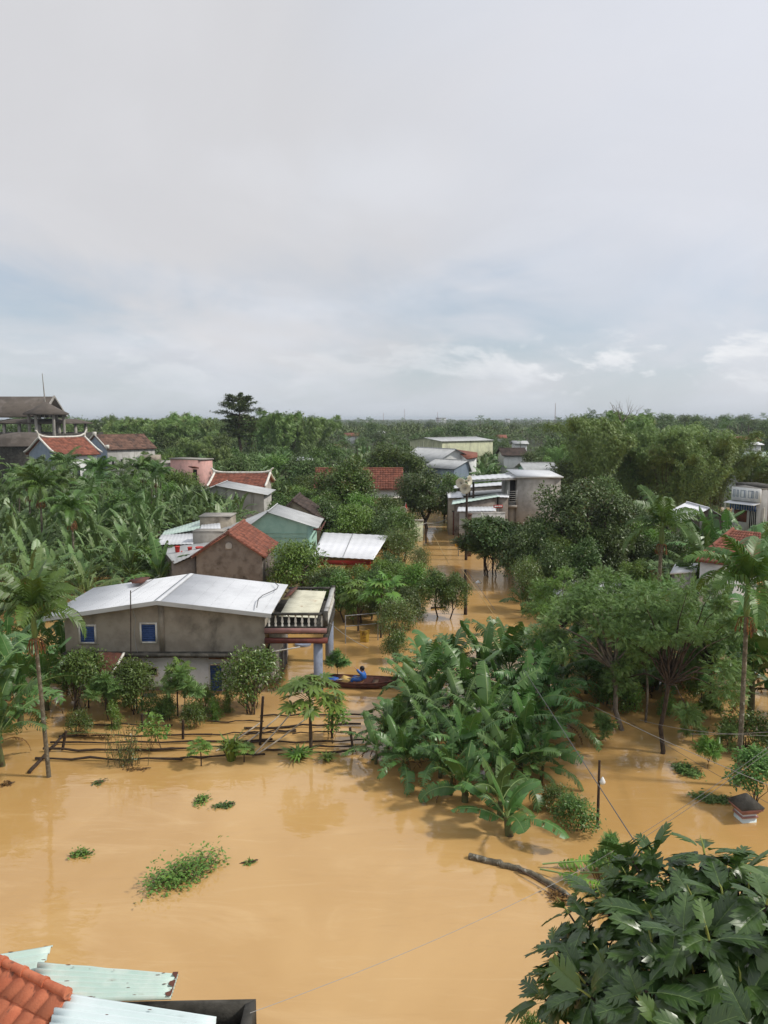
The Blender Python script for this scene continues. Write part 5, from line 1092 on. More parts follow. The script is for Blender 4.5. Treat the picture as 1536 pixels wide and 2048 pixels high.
for (x0, y0, x1, y1), lab in zip(((575, 1416, 484, 1492), (586, 1421, 505, 1512), (612, 1437, 512, 1510), (521, 1445, 432, 1502)), ('uppermost of the pale bamboo poles leaning over the dark fence', 'pale bamboo pole crossing the middle of the leaning bundle over the fence', 'pale bamboo pole leaning from the papaya stem down to the fence', 'leftmost pale bamboo pole resting on the dark fence')):
    p1 = on(x1, y1, .02); p0 = at(x0, y0, p1.y + 1.4); mb = MB(); dd = p0 - p1; tube(mb, [(0, 0, 0)] + [tuple(dd * q + V3(0, 0, -.05 * math.sin(q * 3.1))) for q in (.25, .5, .75, 1)], .026, 6)
    s = mb.build('bamboo_pole', 'pipe'); s.location = p1; tag(s, lab, 'pole')
def log(px, name, label, r, m, z=.05, cat='log', n=7, seed=1):
    q = [on(a, b, z) for a, b in px]; rg = np.random.default_rng(seed); pts = [rel_ - q[0] for rel_ in q]; mb = MB(); P = []
    for i in range(len(pts) - 1):
        for k in range(n): P.append(pts[i].lerp(pts[i + 1], k / n) + V3(*(rg.normal(size=3) * r * .18)))
    P.append(pts[-1]); tube(mb, P, np.linspace(r * 1.05, r * .75, len(P)), 8); s = mb.build(name, m, smooth=True); s.location = q[0]; return tag(s, label, cat)
log(((938, 1713), (1000, 1727), (1060, 1745), (1130, 1785), (1180, 1835)), 'floating_log', 'long pale mottled log floating in front of the banana clump', .085, 'palmtrunk')
log(((58, 1545), (95, 1505), (128, 1468)), 'floating_log', 'short dark log floating beside the left palm trunk', .06, 'fencepole')
log(((1036, 1738), (1112, 1782)), 'floating_stick', 'thin reddish stick floating just below the pale log', .022, 'wood', .10, 'stick')
log(((862, 1216), (892, 1214)), 'floating_log', 'short dark log floating left of the near timber pole', .07, 'fencepole')
log(((1048, 1222), (1145, 1221)), 'floating_log', 'thin dark log floating right of the near timber pole', .07, 'fencepole')
log(((622, 1352), (632, 1349)), 'floating_log', 'dark stub in the water beside the boat bow', .09, 'fencepole')
# timber poles, loudspeakers, road sign
def pole(px, pyb, pyt, label, r=.09, name='timber_pole', tx=None, m='pole'):
    p = on(px, pyb); o = thing(name, label, 'pole', (p.x, p.y, -1.3)); tp = at(tx or px, pyt, p.y); mb = MB(); tube(mb, [(0, 0, 0), (0, 0, 1.3), (tp.x - p.x, 0, tp.z + 1.3)], [r * 1.1, r * 1.05, r * .8], 8); mb.build('shaft', m, o); return o, tp
o, tp = pole(932, 1120, 968, 'tall dark pole carrying three loudspeakers beside the flooded street', .11, 'loudspeaker_pole', 934); LP = tp
def horn(px, py, Y_, label, aim, r):
    p = at(px, py, Y_); a = V3(*aim).normalized(); o = thing('loudspeaker', label, 'loudspeaker', tuple(p)); mb = MB(); lathe(mb, [(.05, -.42), (.07, -.30), (.10, -.16), (.20, -.05), (r, .06), (r * 1.04, .07), (r * .97, .075), (.2, -.03), (.09, -.12), (0, -.14)], (0, 0, 0), 18, axis=a); mb.build('bell', 'horn', o, smooth=True)
    mb = MB(); lathe(mb, [(0, -.12), (.07, -.11), (.07, .02), (0, .05)], (0, 0, 0), 10, axis=a); mb.build('reflector', 'concrete', o); mb = MB(); lathe(mb, [(0, -.62), (.12, -.60), (.12, -.42), (.0, -.40)], (0, 0, 0), 10, axis=a); mb.build('driver', 'steel', o)
    mb = MB(); tube(mb, [tuple(-a * .3), (LP.x - p.x, LP.y - p.y + .05, max(-.5, LP.z - p.z - .1))], .03, 5); mb.build('bracket', 'steel', o)
horn(921.5, 966, LP.y - .3, 'left loudspeaker of the three on the street pole', (-.5, -1, .1), .40); horn(938, 961, LP.y - .1, 'right loudspeaker of the three on the street pole, turned aside', (.85, -.6, .1), .40); horn(930.5, 977, LP.y - .5, 'lowest loudspeaker of the three on the street pole', (-.15, -1, -.1), .42)
pole(931, 1229, 1139, 'near short timber pole standing in the flooded street, nothing on top', .10)
pole(852, 1086, 1043, 'thin dark pole at the left bank of the flooded street', .07)
p = on(917, 1112); o = thing('warning_sign', 'yellow triangular warning sign on a post in the flooded street', 'sign', (p.x, p.y, -1.3)); c = at(917, 1079, p.y) - V3(p.x, p.y, -1.3)
def tri(r, y): return [(c.x + r * math.sin(a), y, c.z - .05 + r * math.cos(a)) for a in (0, 2.094, 4.189)]
mb = MB(); prism(mb, tri(.36, -.02), (0, .02, 0)); pl = mb.build('plate', 'redwall', o); mb = MB(); prism(mb, tri(.27, -.028), (0, .006, 0)); mb.build('face', 'signyellow', pl)
mb = MB(); box(mb, c.x - .03, c.x + .03, -.034, -.0285, c.z - .06, c.z + .08); box(mb, c.x - .10, c.x + .10, -.034, -.0285, c.z - .14, c.z - .07); mb.build('symbol', 'black', pl); mb = MB(); tube(mb, [(c.x, .03, 0), (c.x, .03, c.z + .2)], .035, 6); mb.build('post', 'steel', o)
mb = MB(); box(mb, c.x - .28, c.x + .28, -.02, .0, c.z - .62, c.z - .40); mb.build('lower_plate', 'signyellow', o)
# pole with a plastic bag, right of the banana clump
o, tp = pole(1195, 1656, 1521, 'thin dark pole with a white bag standing in the water right of the banana clump', .042, 'thin_pole', 1199); p = on(1195, 1656)
q = at(1203, 1560, p.y - .05); mb = MB(); lathe(mb, [(0, -.11), (.06, -.10), (.085, -.03), (.05, .05), (.015, .11), (0, .12)], (0, 0, 0), 10); s = mb.build('plastic_bag', 'whitebag', smooth=True); s.location = q + V3(.03, 0, -.02); tag(s, 'small white plastic bag tied to the thin dark pole', 'bag')
mb = MB(); lathe(mb, [(.0, .10), (.03, .115), (0, .13)], (0, 0, 0), 8); 
for px, py, r_, lab in ((956, 1166, .16, 'white bag floating in the flooded street near the short timber pole'), (870, 1060, .18, 'small white lump floating at the far left of the flooded street')):
    p = on(px, py); mb = MB(); lathe(mb, [(r_, -.03), (r_ * 1.1, .04), (r_ * .5, r_), (.03, r_ * 1.4), (0, r_ * 1.5)], (0, 0, 0), 9); s = mb.build('floating_bag', 'whitebag', smooth=True); s.location = p; s.scale = (1.2, .7, .8); tag(s, lab, 'bag')
# gate pillar
p = on(1490, 1638); o = thing('gate_pillar', 'square red and white gate pillar with a black pyramid cap standing in the flood', 'pillar', (p.x, p.y, -1.4), R(8)); zt = at(1490, 1607, p.y).z + 1.4
mb = MB(); box(mb, -.21, .21, -.21, .21, 0, zt - .02); sh_ = mb.build('shaft', 'white', o)
mb = MB(); box(mb, -.218, .218, -.218, .218, 0, 1.49); mb.build('painted_base', 'palemint', sh_)
for i, (z, e, h_) in enumerate(((1.55, .245, .05), (zt - .20, .25, .05), (zt - .145, .29, .05), (zt - .09, .335, .06))): mb = MB(); box(mb, -e, e, -e, e, z, z + h_); mb.build('red_band', 'pinkbeam', o)
mb = MB(); lathe(mb, [(.49, zt - .028), (.50, zt + .02), (.06, zt + .30), (0, zt + .30)], (0, 0, 0), 4); cap_ = mb.build('pyramid_cap', 'darkconc', o); cap_.rotation_euler[2] = R(45)
# flag with loudspeaker by the white house
p = at(812, 1052, 70); o = thing('flag', 'red flag on a leaning staff beside the trees of the white house', 'flag', (p.x, p.y, -1)); a, b = rel(o, at(806, 1030, 70)), rel(o, at(812, 1004, 70)); mb = MB(); tube(mb, [(a.x, 0, 0), a, b], .03, 5); mb.build('staff', 'steel', o)
mb = MB(); prism(mb, [b + V3(0, 0, -.05), b + V3(.12, 0, -.6), b + V3(.02, 0, -1.05), b + V3(-.22, 0, -.75)], (0, .015, 0)); mb.build('flag_cloth', 'redflag', o)
LP = at(812, 1022, 70.2); horn(807, 1020, 69.5, 'single loudspeaker below the red flag', (-.4, -1, 0), .34)
# cables
def cable(pts, label, r, m='wire', sag=.3, n=14, name='cable'):
    P = [at(*q) for q in pts]; o = P[0]; L_ = []
    for i in range(len(P) - 1):
        for k in range(n): t_ = k / n; L_.append(P[i].lerp(P[i + 1], t_) - V3(0, 0, sag * 4 * t_ * (1 - t_)) - o)
    L_.append(P[-1] - o); mb = MB(); tube(mb, [tuple(q) for q in L_], r, 5); s = mb.build(name, m); s.location = o; return tag(s, label, 'cable')
cable(((1048, 1340, 26), (1430, 1932, 8)), 'dark cable slanting from the banana clump down into the breadfruit tree', .010, sag=.0)
cable(((1120, 1376, 30), (1640, 1612, 14)), 'pale cable crossing the water diagonally on the right', .008, 'palewire', .15)
cable(((1190, 1395, 30), (1600, 1640, 16)), 'thin dark cable below the pale one on the right water', .006, 'wire', .15)
cable(((1640, 1415, 12), (1170, 1735, 12.5), (500, 2026, 9.2)), 'long thin pale cable from the right edge across the flood to the mossy annex', .0038, 'palewire', .12, 20)
cable(((1640, 1424, 12.1), (1240, 1705, 12.6)), 'short second cable running beside the long pale one at the right edge', .004, 'palewire', .08)
cable(((1380, 1468, 22), (1640, 1455, 18)), 'greenish level cable near the right palm trunk', .006, 'palewire', .06)
cable(((1280, 1440, 26), (1640, 1470, 17)), 'low slack cable from the cut tree to the right edge', .006, 'palewire', .2)
cable(((925, 1140, 44), (992, 1236, 41)), 'tan guy rope from the near timber pole down to the water', .016, 'ropey', 0, 3)
cable(((935, 1142, 44), (990, 1220, 41.4)), 'dark guy wire beside the tan rope in the flooded street', .012, 'wire', 0, 3)
cable(((760, 1056, 66), (852, 1046, 70), (905, 1030, 80)), 'pale sagging wire along the left bank of the flooded street', .03, 'palewire', .3)
cable(((866, 1068, 66), (898, 1128, 55)), 'tan guy rope of the thin pole at the left bank', .018, 'ropey', 0, 3)
cable(((660, 1246, 32), (736, 1296, 36)), 'pale wire from the balcony down to the pipe frame', .012, 'palewire', .1)
cable(((975, 1052, 62), (1120, 1190, 46)), 'thin wire running down across the feathery dark tree', .012, 'palewire', .3)
# ------------------------------------------------------------------ vegetation
K = {}
K['ban'] = [(mk_banana(s, 4.3, 11, 'banana', .75, 2, .32, .34, 26), 4.3) for s in range(7)]
K['banB'] = [(mk_banana(20 + s, 4.3, 11, 'banana', .40, 1, .28, .34, 24), 4.3) for s in range(3)]
K['banF'] = [(mk_banana(40 + s, 4.4, 9, 'banana_far', .85, 1, .42, .21, 24, 2), 4.4) for s in range(6)]
K['banY'] = [(mk_banana(60 + s, 2.2, 8, 'banana', .25, 0, .28, .42, 20), 2.2) for s in range(3)]
K['areca'] = [(mk_areca(s, 7, 14, 2.1, 'areca', 30, .72, .05), 7) for s in (1, 2)]
K['arecaS'] = [(mk_areca(10 + s, 7, 9, 2.0, 'areca_far', 18, .75, .4, infl=False), 7) for s in range(4)]
def kh(me):
    if me[0][1].name not in KH: KH[me[0][1].name] = max(max(v.co.z for v in m.vertices) for _, m in me)
    return KH[me[0][1].name]
KH = {}
def V(kind, px, pyb, pyt, name, label, cat, i=0, group=None, wide=1.0, rz=None, tilt=None, Y=None):
    me, h = kind; h = kh(me)
    b = on(px, pyb) if Y is None else at(px, pyb, Y); 
    if Y is not None: b = V3(b.x, Y, 0)
    zt = at(px, pyt, b.y).z; s = zt / h; rz = (px * 1.7 + pyb * .37 + i) % 6.28 if rz is None else rz
    b.z = float(gz(b.x, b.y)) * 0 ; return place(me, b, rz, (s * wide, s * wide, s), name, label, cat, group, tilt)
P_ = 'banana_plant'
rg = np.random.default_rng(2024)
def grove(n, x0, x1, y0, y1, kinds, name, label, cat, group, hmin, hmax, test=None, mind=1.6, wide=1.0):
    done = []; tries = 0
    while len(done) < n and tries < n * 40:
        tries += 1; Y_ = y0 + (y1 - y0) * rg.random() ** .85; px = rg.uniform(x0, x1); X_ = (px - 768) / 1540 * Y_ * 1.0
        if test and not test(px, Y_): continue
        if any((X_ - a) ** 2 + (Y_ - b) ** 2 < mind ** 2 for a, b in done): continue
        done.append((X_, Y_)); me, h = kinds[rg.integers(len(kinds))]; h = kh(me); s = rg.uniform(hmin, hmax) / h
        place(me, (X_, Y_, max(0, float(gz(X_, Y_)))), rg.random() * 6.28, (s * wide, s * wide, s), name, label, cat, group)
# the big clump in the middle
cl_lab = 'banana plant with torn leaves in the crowded big clump at the picture centre'
spots = [(862, 1410, 1262), (900, 1385, 1250), (968, 1392, 1235), (1040, 1400, 1225), (830, 1440, 1305), (1085, 1440, 1262), (870, 1460, 1325), (935, 1450, 1290), (1005, 1455, 1300), (1060, 1480, 1305),
         (790, 1500, 1385), (850, 1515, 1400), (915, 1505, 1360), (980, 1520, 1340), (1040, 1535, 1375), (1090, 1515, 1395), (880, 1555, 1425), (950, 1560, 1400), (1020, 1572, 1430),
         (850, 1380, 1270), (1110, 1410, 1250), (782, 1490, 1395), (836, 1475, 1350), (1120, 1475, 1345), (820, 1545, 1440), (900, 1590, 1470), (1060, 1560, 1450), (1085, 1560, 1460), (770, 1505, 1405), (745, 1528, 1435), (800, 1552, 1445), (860, 1350, 1265), (1000, 1365, 1240)]
for i, (a, b, c) in enumerate(spots): a = 932 + (a - 932) * .97; V(K['banB' if i % 4 == 2 else 'ban'][i % (3 if i % 4 == 2 else 7)], a, b, c, P_, cl_lab, 'banana plant', i, 'banana plants in the central clump', 1.12)
V(K['banY'][0], 930, 1600, 1490, P_, 'young banana plant with broad untorn leaves at the lower left of the central clump', 'banana plant', 1, wide=1.1)
V(K['banY'][1], 1000, 1630, 1505, P_, 'young banana plant with broad leaves at the front of the central clump', 'banana plant', 2, wide=1.1)
V(K['banY'][2], 1030, 1672, 1545, P_, 'small banana plant standing alone foremost before the central clump', 'banana plant', 3, wide=1.25)
# left edge bananas
for i, (a, b, c) in enumerate(((-20, 1470, 1215), (40, 1450, 1235), (95, 1420, 1270), (-50, 1520, 1290), (10, 1530, 1345), (130, 1375, 1215), (20, 1380, 1190), (-60, 1400, 1200), (150, 1340, 1255), (70, 1345, 1190), (-20, 1330, 1160))):
    V(K['ban'][(i * 3 + 1) % 7], a, b, c, P_, 'banana plant crowding the left edge behind the leaning palm trunk', 'banana plant', i, 'banana plants at the left edge')
# right edge bananas
for i, (a, b, c) in enumerate(((1500, 1440, 1190), (1560, 1460, 1180), (1540, 1380, 1150), (1470, 1370, 1190), (1580, 1330, 1120), (1420, 1320, 1160), (1360, 1340, 1180), (1420, 1240, 1060), (1450, 1190, 1015), (1500, 1200, 1025), (1395, 1210, 1050), (1345, 1230, 1085), (1370, 1160, 1050), (1540, 1170, 1030))):
    V(K['ban'][(i * 2) % 7], a, b, c, P_, 'banana plant standing along the right edge among the roofs and palms', 'banana plant', i, 'banana plants at the right edge')
V(K['banY'][0], 1418, 1150, 1012, P_, 'tall bright banana shoot in front of the white pitched roof', 'banana plant', 5, wide=.8)
for i, (a, b, c) in enumerate(((1046, 1225, 1160), (1085, 1235, 1170), (1125, 1340, 1250), (1160, 1345, 1275), (1120, 1400, 1290), (1250, 1400, 1270), (1310, 1380, 1255))):
    V(K['ban'][(i * 2 + 1) % 7], a, b, c, P_, 'banana plant half hidden among the feathery trees right of the street', 'banana plant', i, 'banana plants among the feathery trees')
# palms
def palm(kind, px, pyb, pyt, label, Yx=None, tilt=None, **kw): return V(kind, px, pyb, pyt, 'areca_palm', label, 'palm tree', 0, None, tilt=tilt, Y=Yx, **kw)
palm(K['areca'][0], 98, 1554, 1118, 'slender palm with mottled trunk standing in the flood at the left', tilt=(0, -.03), wide=.95)
palm(K['areca'][1], 1476, 1572, 1065, 'tallest slender palm with speckled trunk at the right edge', tilt=(0, .035), wide=.92)
palm((mk_areca(7, 6.5, 14, 2.5, 'areca', 32, .80, .05, .11), 6.5), 1314, 1250, 972, 'stout palm with an orange brown flower stalk in the middle right', wide=.95)
# trees close to the main house
def mk(key, *a, **kw):
    if key not in K: K[key] = []
    h = kw.get('h', a[1] if len(a) > 1 else 5.); K[key].append((mk_tree(*a, **kw), h))
mk('citrus', 1, h=2.6, rx=1.25, rz=1.25, n=5200, size=.135, leaf='citrus', nl=18, stems=4, base_r=.05, lobe=.40)
mk('citrus', 2, h=2.4, rx=1.15, rz=1.2, n=5200, size=.13, leaf='broad', nl=18, stems=3, base_r=.05, lobe=.42)
mk('bush', 3, h=1.3, rx=.9, rz=.75, n=2600, size=.11, leaf='broad', nl=14, stems=5, base_r=.025, lobe=.4)
mk('bush', 4, h=1.3, rx=.8, rz=.8, n=2200, size=.11, leaf='bright', nl=14, stems=5, base_r=.025, lobe=.36)
mk('round', 5, h=4.6, rx=2.6, rz=2.1, n=10500, size=.20, leaf='bright', nl=34, base_r=.11, lobe=.28)
mk('round', 6, h=4.6, rx=2.2, rz=2.1, n=8000, size=.20, leaf='broad', nl=32, base_r=.11, lobe=.29)
mk('round', 7, h=4.6, rx=2.2, rz=2.2, n=8000, size=.21, leaf='dark', nl=32, base_r=.12, lobe=.29)
mk('olive', 8, h=4.2, rx=2.2, rz=1.8, n=6500, size=.14, leaf='citrus', nl=24, base_r=.06, stems=4, lobe=.36)
mk('big', 9, h=8.0, rx=3.4, rz=3.4, n=13000, size=.26, leaf='broad', nl=40, base_r=.2, lobe=.25, bark='palebark')
mk('big', 10, h=8.0, rx=3.8, rz=3.5, n=15000, size=.26, leaf='dark', nl=46, base_r=.2, lobe=.24)
mk('big', 11, h=8.0, rx=3.6, rz=3.4, n=14000, size=.27, leaf='broad', nl=42, base_r=.2, lobe=.25)
K['feather'] = [(mk_airy(12, 5.6, 2.6, 3000, .55, 'dark', (.2, 0), 18, r0=.06, flat=.6, fork=.25), 5.6), (mk_airy(13, 5.6, 2.6, 2800, .5, 'fine', (.5, 0), 17, r0=.07, flat=.5, fork=.3), 5.6)]
K['papaya'] = [(mk_papaya(s, 3.0, 26, .46), 3.0) for s in (1, 2)]
K['moringa'] = [(mk_airy(14, 2.6, .85, 620, .34, 'fine', (.05, 0), 10, r0=.03, flat=.7, fork=.4), 2.6)]
K['sap'] = [(mk_airy(15, 1.5, .35, 260, .22, 'fine', (.0, 0), 8, r0=.016, flat=.9, fork=.35), 1.5), (mk_tree(16, 1.5, .42, .6, 420, .12, 'bright', T_LEAF, 8, stems=2, base_r=.015), 1.5)]
V(K['citrus'][0], 498, 1424, 1283, 'citrus_shrub', 'round leafy shrub with thin forked stems at the right front of the main house', 'shrub', wide=1.0)
V(K['citrus'][1], 268, 1424, 1308, 'citrus_shrub', 'dense dark leafy shrub between the rusted lean-to and the white ground floor', 'shrub', wide=1.05)
V(K['papaya'][0], 356, 1432, 1312, 'papaya_tree', 'young papaya tree before the white ground floor wall', 'tree', wide=.85)
V(K['moringa'][0], 372, 1440, 1322, 'young_tree', 'light green feathery young tree beside the young papaya before the main house', 'tree', wide=1.0)
V(K['citrus'][1], 165, 1420, 1285, 'leafy_shrub', 'tall loose shrub with fine leaves left of the rusted lean-to', 'shrub', 3, wide=.9)
V(K['moringa'][0], 212, 1440, 1335, 'leafy_shrub', 'feathery shrub right behind the thin lean-to post', 'shrub', 9, wide=1.1)
for i, (a, b, c, l_) in enumerate(((385, 1455, 1392, 'low bush at the foot of the young papaya'), (430, 1440, 1390, 'low bush under the round shrub by the door'), (335, 1440, 1385, 'low bush between the dark shrub and the young papaya'), (230, 1455, 1395, 'low bush below the dark leafy shrub'), (160, 1470, 1410, 'low bush beside the left palm trunk'), (455, 1425, 1375, 'low bush left of the stems of the round shrub'))):
    V(K['bush'][i % 2], a, b, c, 'low_bush', l_, 'bush', i, wide=.75)
V(K['sap'][1], 314, 1502, 1425, 'sapling', 'bright upright sapling rising out of the dark branch fence', 'sapling', wide=1.25)
V(K['papaya'][1], 623, 1506, 1352, 'papaya_tree', 'papaya tree with a thin straight stem before the boat', 'tree', wide=1.3)
V(K['sap'][1], 666, 1480, 1405, 'sapling', 'leafy sapling behind the papaya stem', 'sapling', 2, wide=1.3)
V(K['moringa'][0], 675, 1362, 1292, 'young_tree', 'small loose tree standing in open water behind the boat', 'tree', 4, wide=1.0)
V(K['papaya'][0], 402, 1532, 1478, 'papaya_seedling', 'low papaya seedling at the water edge of the branch fence', 'seedling', wide=1.6)
V(K['papaya'][1], 488, 1524, 1488, 'papaya_seedling', 'low broad seedling right of the spiky grass tuft', 'seedling', wide=2.0)
K['grass'] = [(mk_grass(1, 70, .75, .5), .7), (mk_grass(2, 60, .45, .5), .45)]
V(K['grass'][0], 462, 1520, 1468, 'grass_tuft', 'spiky tall grass tuft among the leaning bamboo poles', 'grass', wide=.9)
V(K['grass'][1], 597, 1518, 1494, 'grass_tuft', 'low grass tuft left of the papaya stem', 'grass', wide=1.3)
V(K['grass'][1], 655, 1521, 1506, 'grass_tuft', 'small grass tuft right of the papaya stem', 'grass', 2, wide=1.3)
# dry weed stalks by the fence
p = on(250, 1530); rg = np.random.default_rng(8); mb = MB(); lf = MB()
for i in range(46):
    a = rg.random() * 6.28; b = np.array([rg.normal() * .30, rg.normal() * .15, -.2]); tpv = b + np.array([math.cos(a) * .35, math.sin(a) * .25, rg.uniform(.7, 2.0)]); tube(mb, [b, (b + tpv) / 2 + rg.normal(size=3) * .05, tpv], [.011, .009, .004], 3)
    m = 7; q = b + (tpv - b) * rg.uniform(.25, 1, (m, 1)) + rg.normal(size=(m, 3)) * .05; leaves(lf, *T_LEAF, q, rg.normal(size=(m, 3)), nrm(rg.normal(size=(m, 3)) + (0, 0, 1)), .10, 0, rg)
o = thing('weed_stalks', 'thin bare weed stalks sticking out of the flood before the branch fence', 'weeds', tuple(p)); mb.build('stalk_bunch', 'culm', o); lf.build('leaf_sprays', 'citrus', o)
# trees right of the main house
T = lambda k, i, a, b, c, l_, w=1.0, n='leafy_tree': V(K[k][i], a, b, c, n, l_, 'tree', a, wide=w)
T('round', 0, 604, 1210, 1072, 'big bright green round tree between the weathered gable and the balcony', 1.02)
T('round', 1, 682, 1245, 1132, 'leafy tree right behind the balcony corner', .95)
T('papaya', 0, 762, 1275, 1140, 'tall papaya tree among the shrubs right of the balcony', 1.1, 'papaya_tree')
T('papaya', 1, 716, 1262, 1160, 'shorter papaya tree over the yellow cloth', 1.15, 'papaya_tree')
T('round', 1, 872, 1235, 1130, 'round tree at the left bank of the flooded street', .85)
T('olive', 0, 792, 1305, 1185, 'olive green small leaved shrub behind the banana clump', .85, 'leafy_shrub')
T('round', 2, 820, 1262, 1165, 'dark tree between the tall papaya and the street bank tree', .8)
T('olive', 0, 800, 1148, 1046, 'brownish loose tree right of the white canopy', .95)
T('olive', 0, 840, 1160, 1085, 'low brownish bush at the street bank beside the white canopy', .8, 'leafy_shrub')
T('citrus', 0, 790, 1325, 1255, 'shrub in the water between yellow cloth and banana clump', .8, 'leafy_shrub')
V(K['big'][0], 694, 1062, 906, 'pale_trunked_tree', 'big tree with a pale forked trunk in front of the orange tile house', 'tree', wide=1.15)
T('big', 1, 852, 1058, 928, 'broad dark tree at the far left bank of the street', 1.2)
T('big', 2, 795, 1000, 882, 'tall round tree rising behind the orange tile house', 1.35)
T('round', 1, 770, 1068, 985, 'tree in front of the white wall of the orange tile house', .8)
T('round', 2, 890, 1045, 968, 'dark tree at the far end of the left street bank', .8)
K['multi'] = [(mk_tree(71, 4.6, 2.3, 1.5, 8500, .20, 'dark', None, 30, stems=6, base_r=.05, lobe=.30), 4.6)]
T('multi', 0, 984, 1152, 1026, 'dark spreading tree on a bundle of thin stems standing in the flooded street', 1.05)
T('round', 2, 1036, 1172, 1040, 'dark tree touching the right side of the tree with bundled stems', .9)
T('round', 1, 905, 1238, 1138, 'round leafy tree nearest the near short timber pole on the left bank', .8)
T('round', 0, 835, 1222, 1118, 'bright leafy tree in the row between white canopy and street', .85)
T('round', 1, 745, 1238, 1135, 'leafy tree below the white canopy, right of the bright round tree', .95)
# trees right of the street
T('feather', 0, 985, 1150, 1024, 'dark feathery tree with several thin stems in the water right of the street', 1.3)
T('round', 2, 1058, 1165, 1022, 'dark dense tree right of the feathery tree with thin stems', .85)
T('big', 1, 1160, 1165, 945, 'tall dark tree hiding the right half of the grey building', 1.12)
T('big', 1, 1245, 1120, 985, 'dark tree in front of the bamboo', 1.1)
T('round', 2, 1110, 1200, 1075, 'dark low tree at the right street bank', .9)
T('olive', 0, 1055, 1222, 1105, 'loose dark shrub over the right street bank', .75, 'leafy_shrub')
T('round', 2, 1205, 1180, 1060, 'dark tree left of the stout palm', .85)
grove(11, 1085, 1310, 50, 64, K['round'] + K['olive'], 'leafy_tree', 'leafy tree crowding the right bank between street and stout palm', 'tree', 'trees on the right bank', 3.0, 4.6, None, 2.2, .9)
grove(14, 1250, 1440, 42, 74, K['round'], 'leafy_tree', 'leafy tree filling the gap below the bamboo beside the stout palm', 'tree', 'trees below the bamboo', 2.6, 4.2, None, 2.4, .95)
grove(12, 645, 790, 42, 48, K['olive'] + K['round'], 'leafy_shrub', 'leafy shrub massed right of the balcony before the street', 'shrub', 'shrubs right of the balcony', 2.0, 3.6, None, 1.3, .85)
grove(12, 655, 800, 60, 76, K['round'], 'leafy_tree', 'leafy tree growing before the white house with the orange roof', 'tree', 'trees before the white house', 3.0, 5.0, None, 2.2, 1.0)
grove(5, 120, 470, 28.6, 30.4, K['bush'], 'low_bush', 'low bush standing in the flood along the front of the main house', 'bush', 'low bushes before the main house', .7, 1.35, None, .7, 1.0)
grove(14, 1000, 1140, 48, 62, K['round'], 'leafy_tree', 'dark leafy tree massed between the feathery tree and the right bank', 'tree', 'dark trees beside the feathery tree', 2.6, 4.4, lambda px, Y_: px > 1085 - (62 - Y_) * 1, 1.8, .9)
for a, b, c, l_ in ((328, 1185, 1098, 'round bush before the left end of the grey shed roof'), (384, 1190, 1128, 'low bush under the eave of the tiled gable house'), (296, 1180, 1085, 'leafy bush left of the shed with red buckets'), (352, 1175, 1118, 'bush tight against the shed with red buckets')):
    V(K['round'][a % 2], a, b, c, 'leafy_bush', l_, 'bush', a, wide=1.0)
V(K['ban'][3], 308, 1200, 1070, P_, 'banana plant overhanging the grey shed roof at its left end', 'banana plant', 7)
V(K['ban'][5], 262, 1195, 1050, P_, 'banana plant behind the peak of the pale main roof', 'banana plant', 8)
V(K['banF'][2], 306, 1112, 1000, P_, 'banana plant standing right in front of the low grey shed roofs', 'banana plant', 2)
V(K['banF'][4], 352, 1075, 985, P_, 'banana plant rising behind the pale wavy shed roof', 'banana plant', 3)
V(K['banF'][1], 412, 1040, 975, P_, 'banana plant before the long grey hall', 'banana plant', 4)
grove(8, 370, 480, 64, 76, K['banF'], P_, 'banana plant standing before the long grey hall', 'banana plant', 'banana plants before the grey hall', 4.2, 5.3, None, 1.6)
grove(7, 560, 660, 66, 84, K['round'], 'leafy_tree', 'leafy tree between the mint house and the white house', 'tree', 'trees beyond the mint house', 3.0, 4.6, None, 2.0)
grove(5, 895, 1000, 84, 100, K['round'], 'leafy_tree', 'leafy tree between the street end roofs and the grey gable house', 'tree', 'trees behind the street end', 4.0, 5.6, None, 2.0)
grove(12, 1170, 1420, 30, 37, K['ban'], P_, 'banana plant half hidden among the feathery trees right of the street', 'banana plant', 'banana plants among the feathery trees', 2.2, 3.6, None, 1.3)
grove(9, 1180, 1440, 28.5, 33, K['bush'], 'low_bush', 'low dark bush standing in the flood under the feathery trees', 'bush', 'low bushes under the feathery trees', .8, 1.6, None, 1.0)
# feathery trees with leaning trunks, right of the banana clump
def airy(seed, px, pyb, pyt, lean, rx, n, label, h=6., size=.5, leaf='fine', fork=.38, nl=15, r0=.09, flat=.7):
    return V((mk_airy(seed, h, rx, n, size, leaf, lean, nl, r0=r0, flat=flat, fork=fork, bark='palebark' if seed in (32, 33, 35) else 'bark'), h), px, pyb, pyt, 'feathery_tree', label, 'tree', rz=0.0)
airy(31, 1318, 1512, 1145, (1.0, 1.2), 2.6, 6795, 'feathery tree with a leaning dark trunk rising from open water on the right', 6.2, .21, nl=32)
airy(32, 1250, 1466, 1150, (-1.0, 1.5), 2.5, 6273, 'feathery tree on a short thick stump right of the banana clump', 6.0, .21, nl=30, r0=.11)
airy(33, 1296, 1450, 1160, (.1, 1.8), 2.3, 5227, 'feathery tree on a straight thin grey stem in the middle right', 6.0, .21, nl=28, r0=.06)
airy(34, 1130, 1330, 1130, (-.2, .6), 2.2, 4704, 'bright feathery tree at the right street bank', 5.4, .21, leaf='papaya', nl=26, r0=.07, flat=.75)
airy(35, 1185, 1300, 1130, (.3, .9), 2.2, 4443, 'deep green feathery tree behind the leaning trunks', 5.4, .21, leaf='broad', nl=26, r0=.07, flat=.75)
airy(36, 1420, 1420, 1195, (.2, .6), 2.0, 4704, 'feathery tree left of the tallest right palm', 5.4, .21, nl=26, r0=.07)
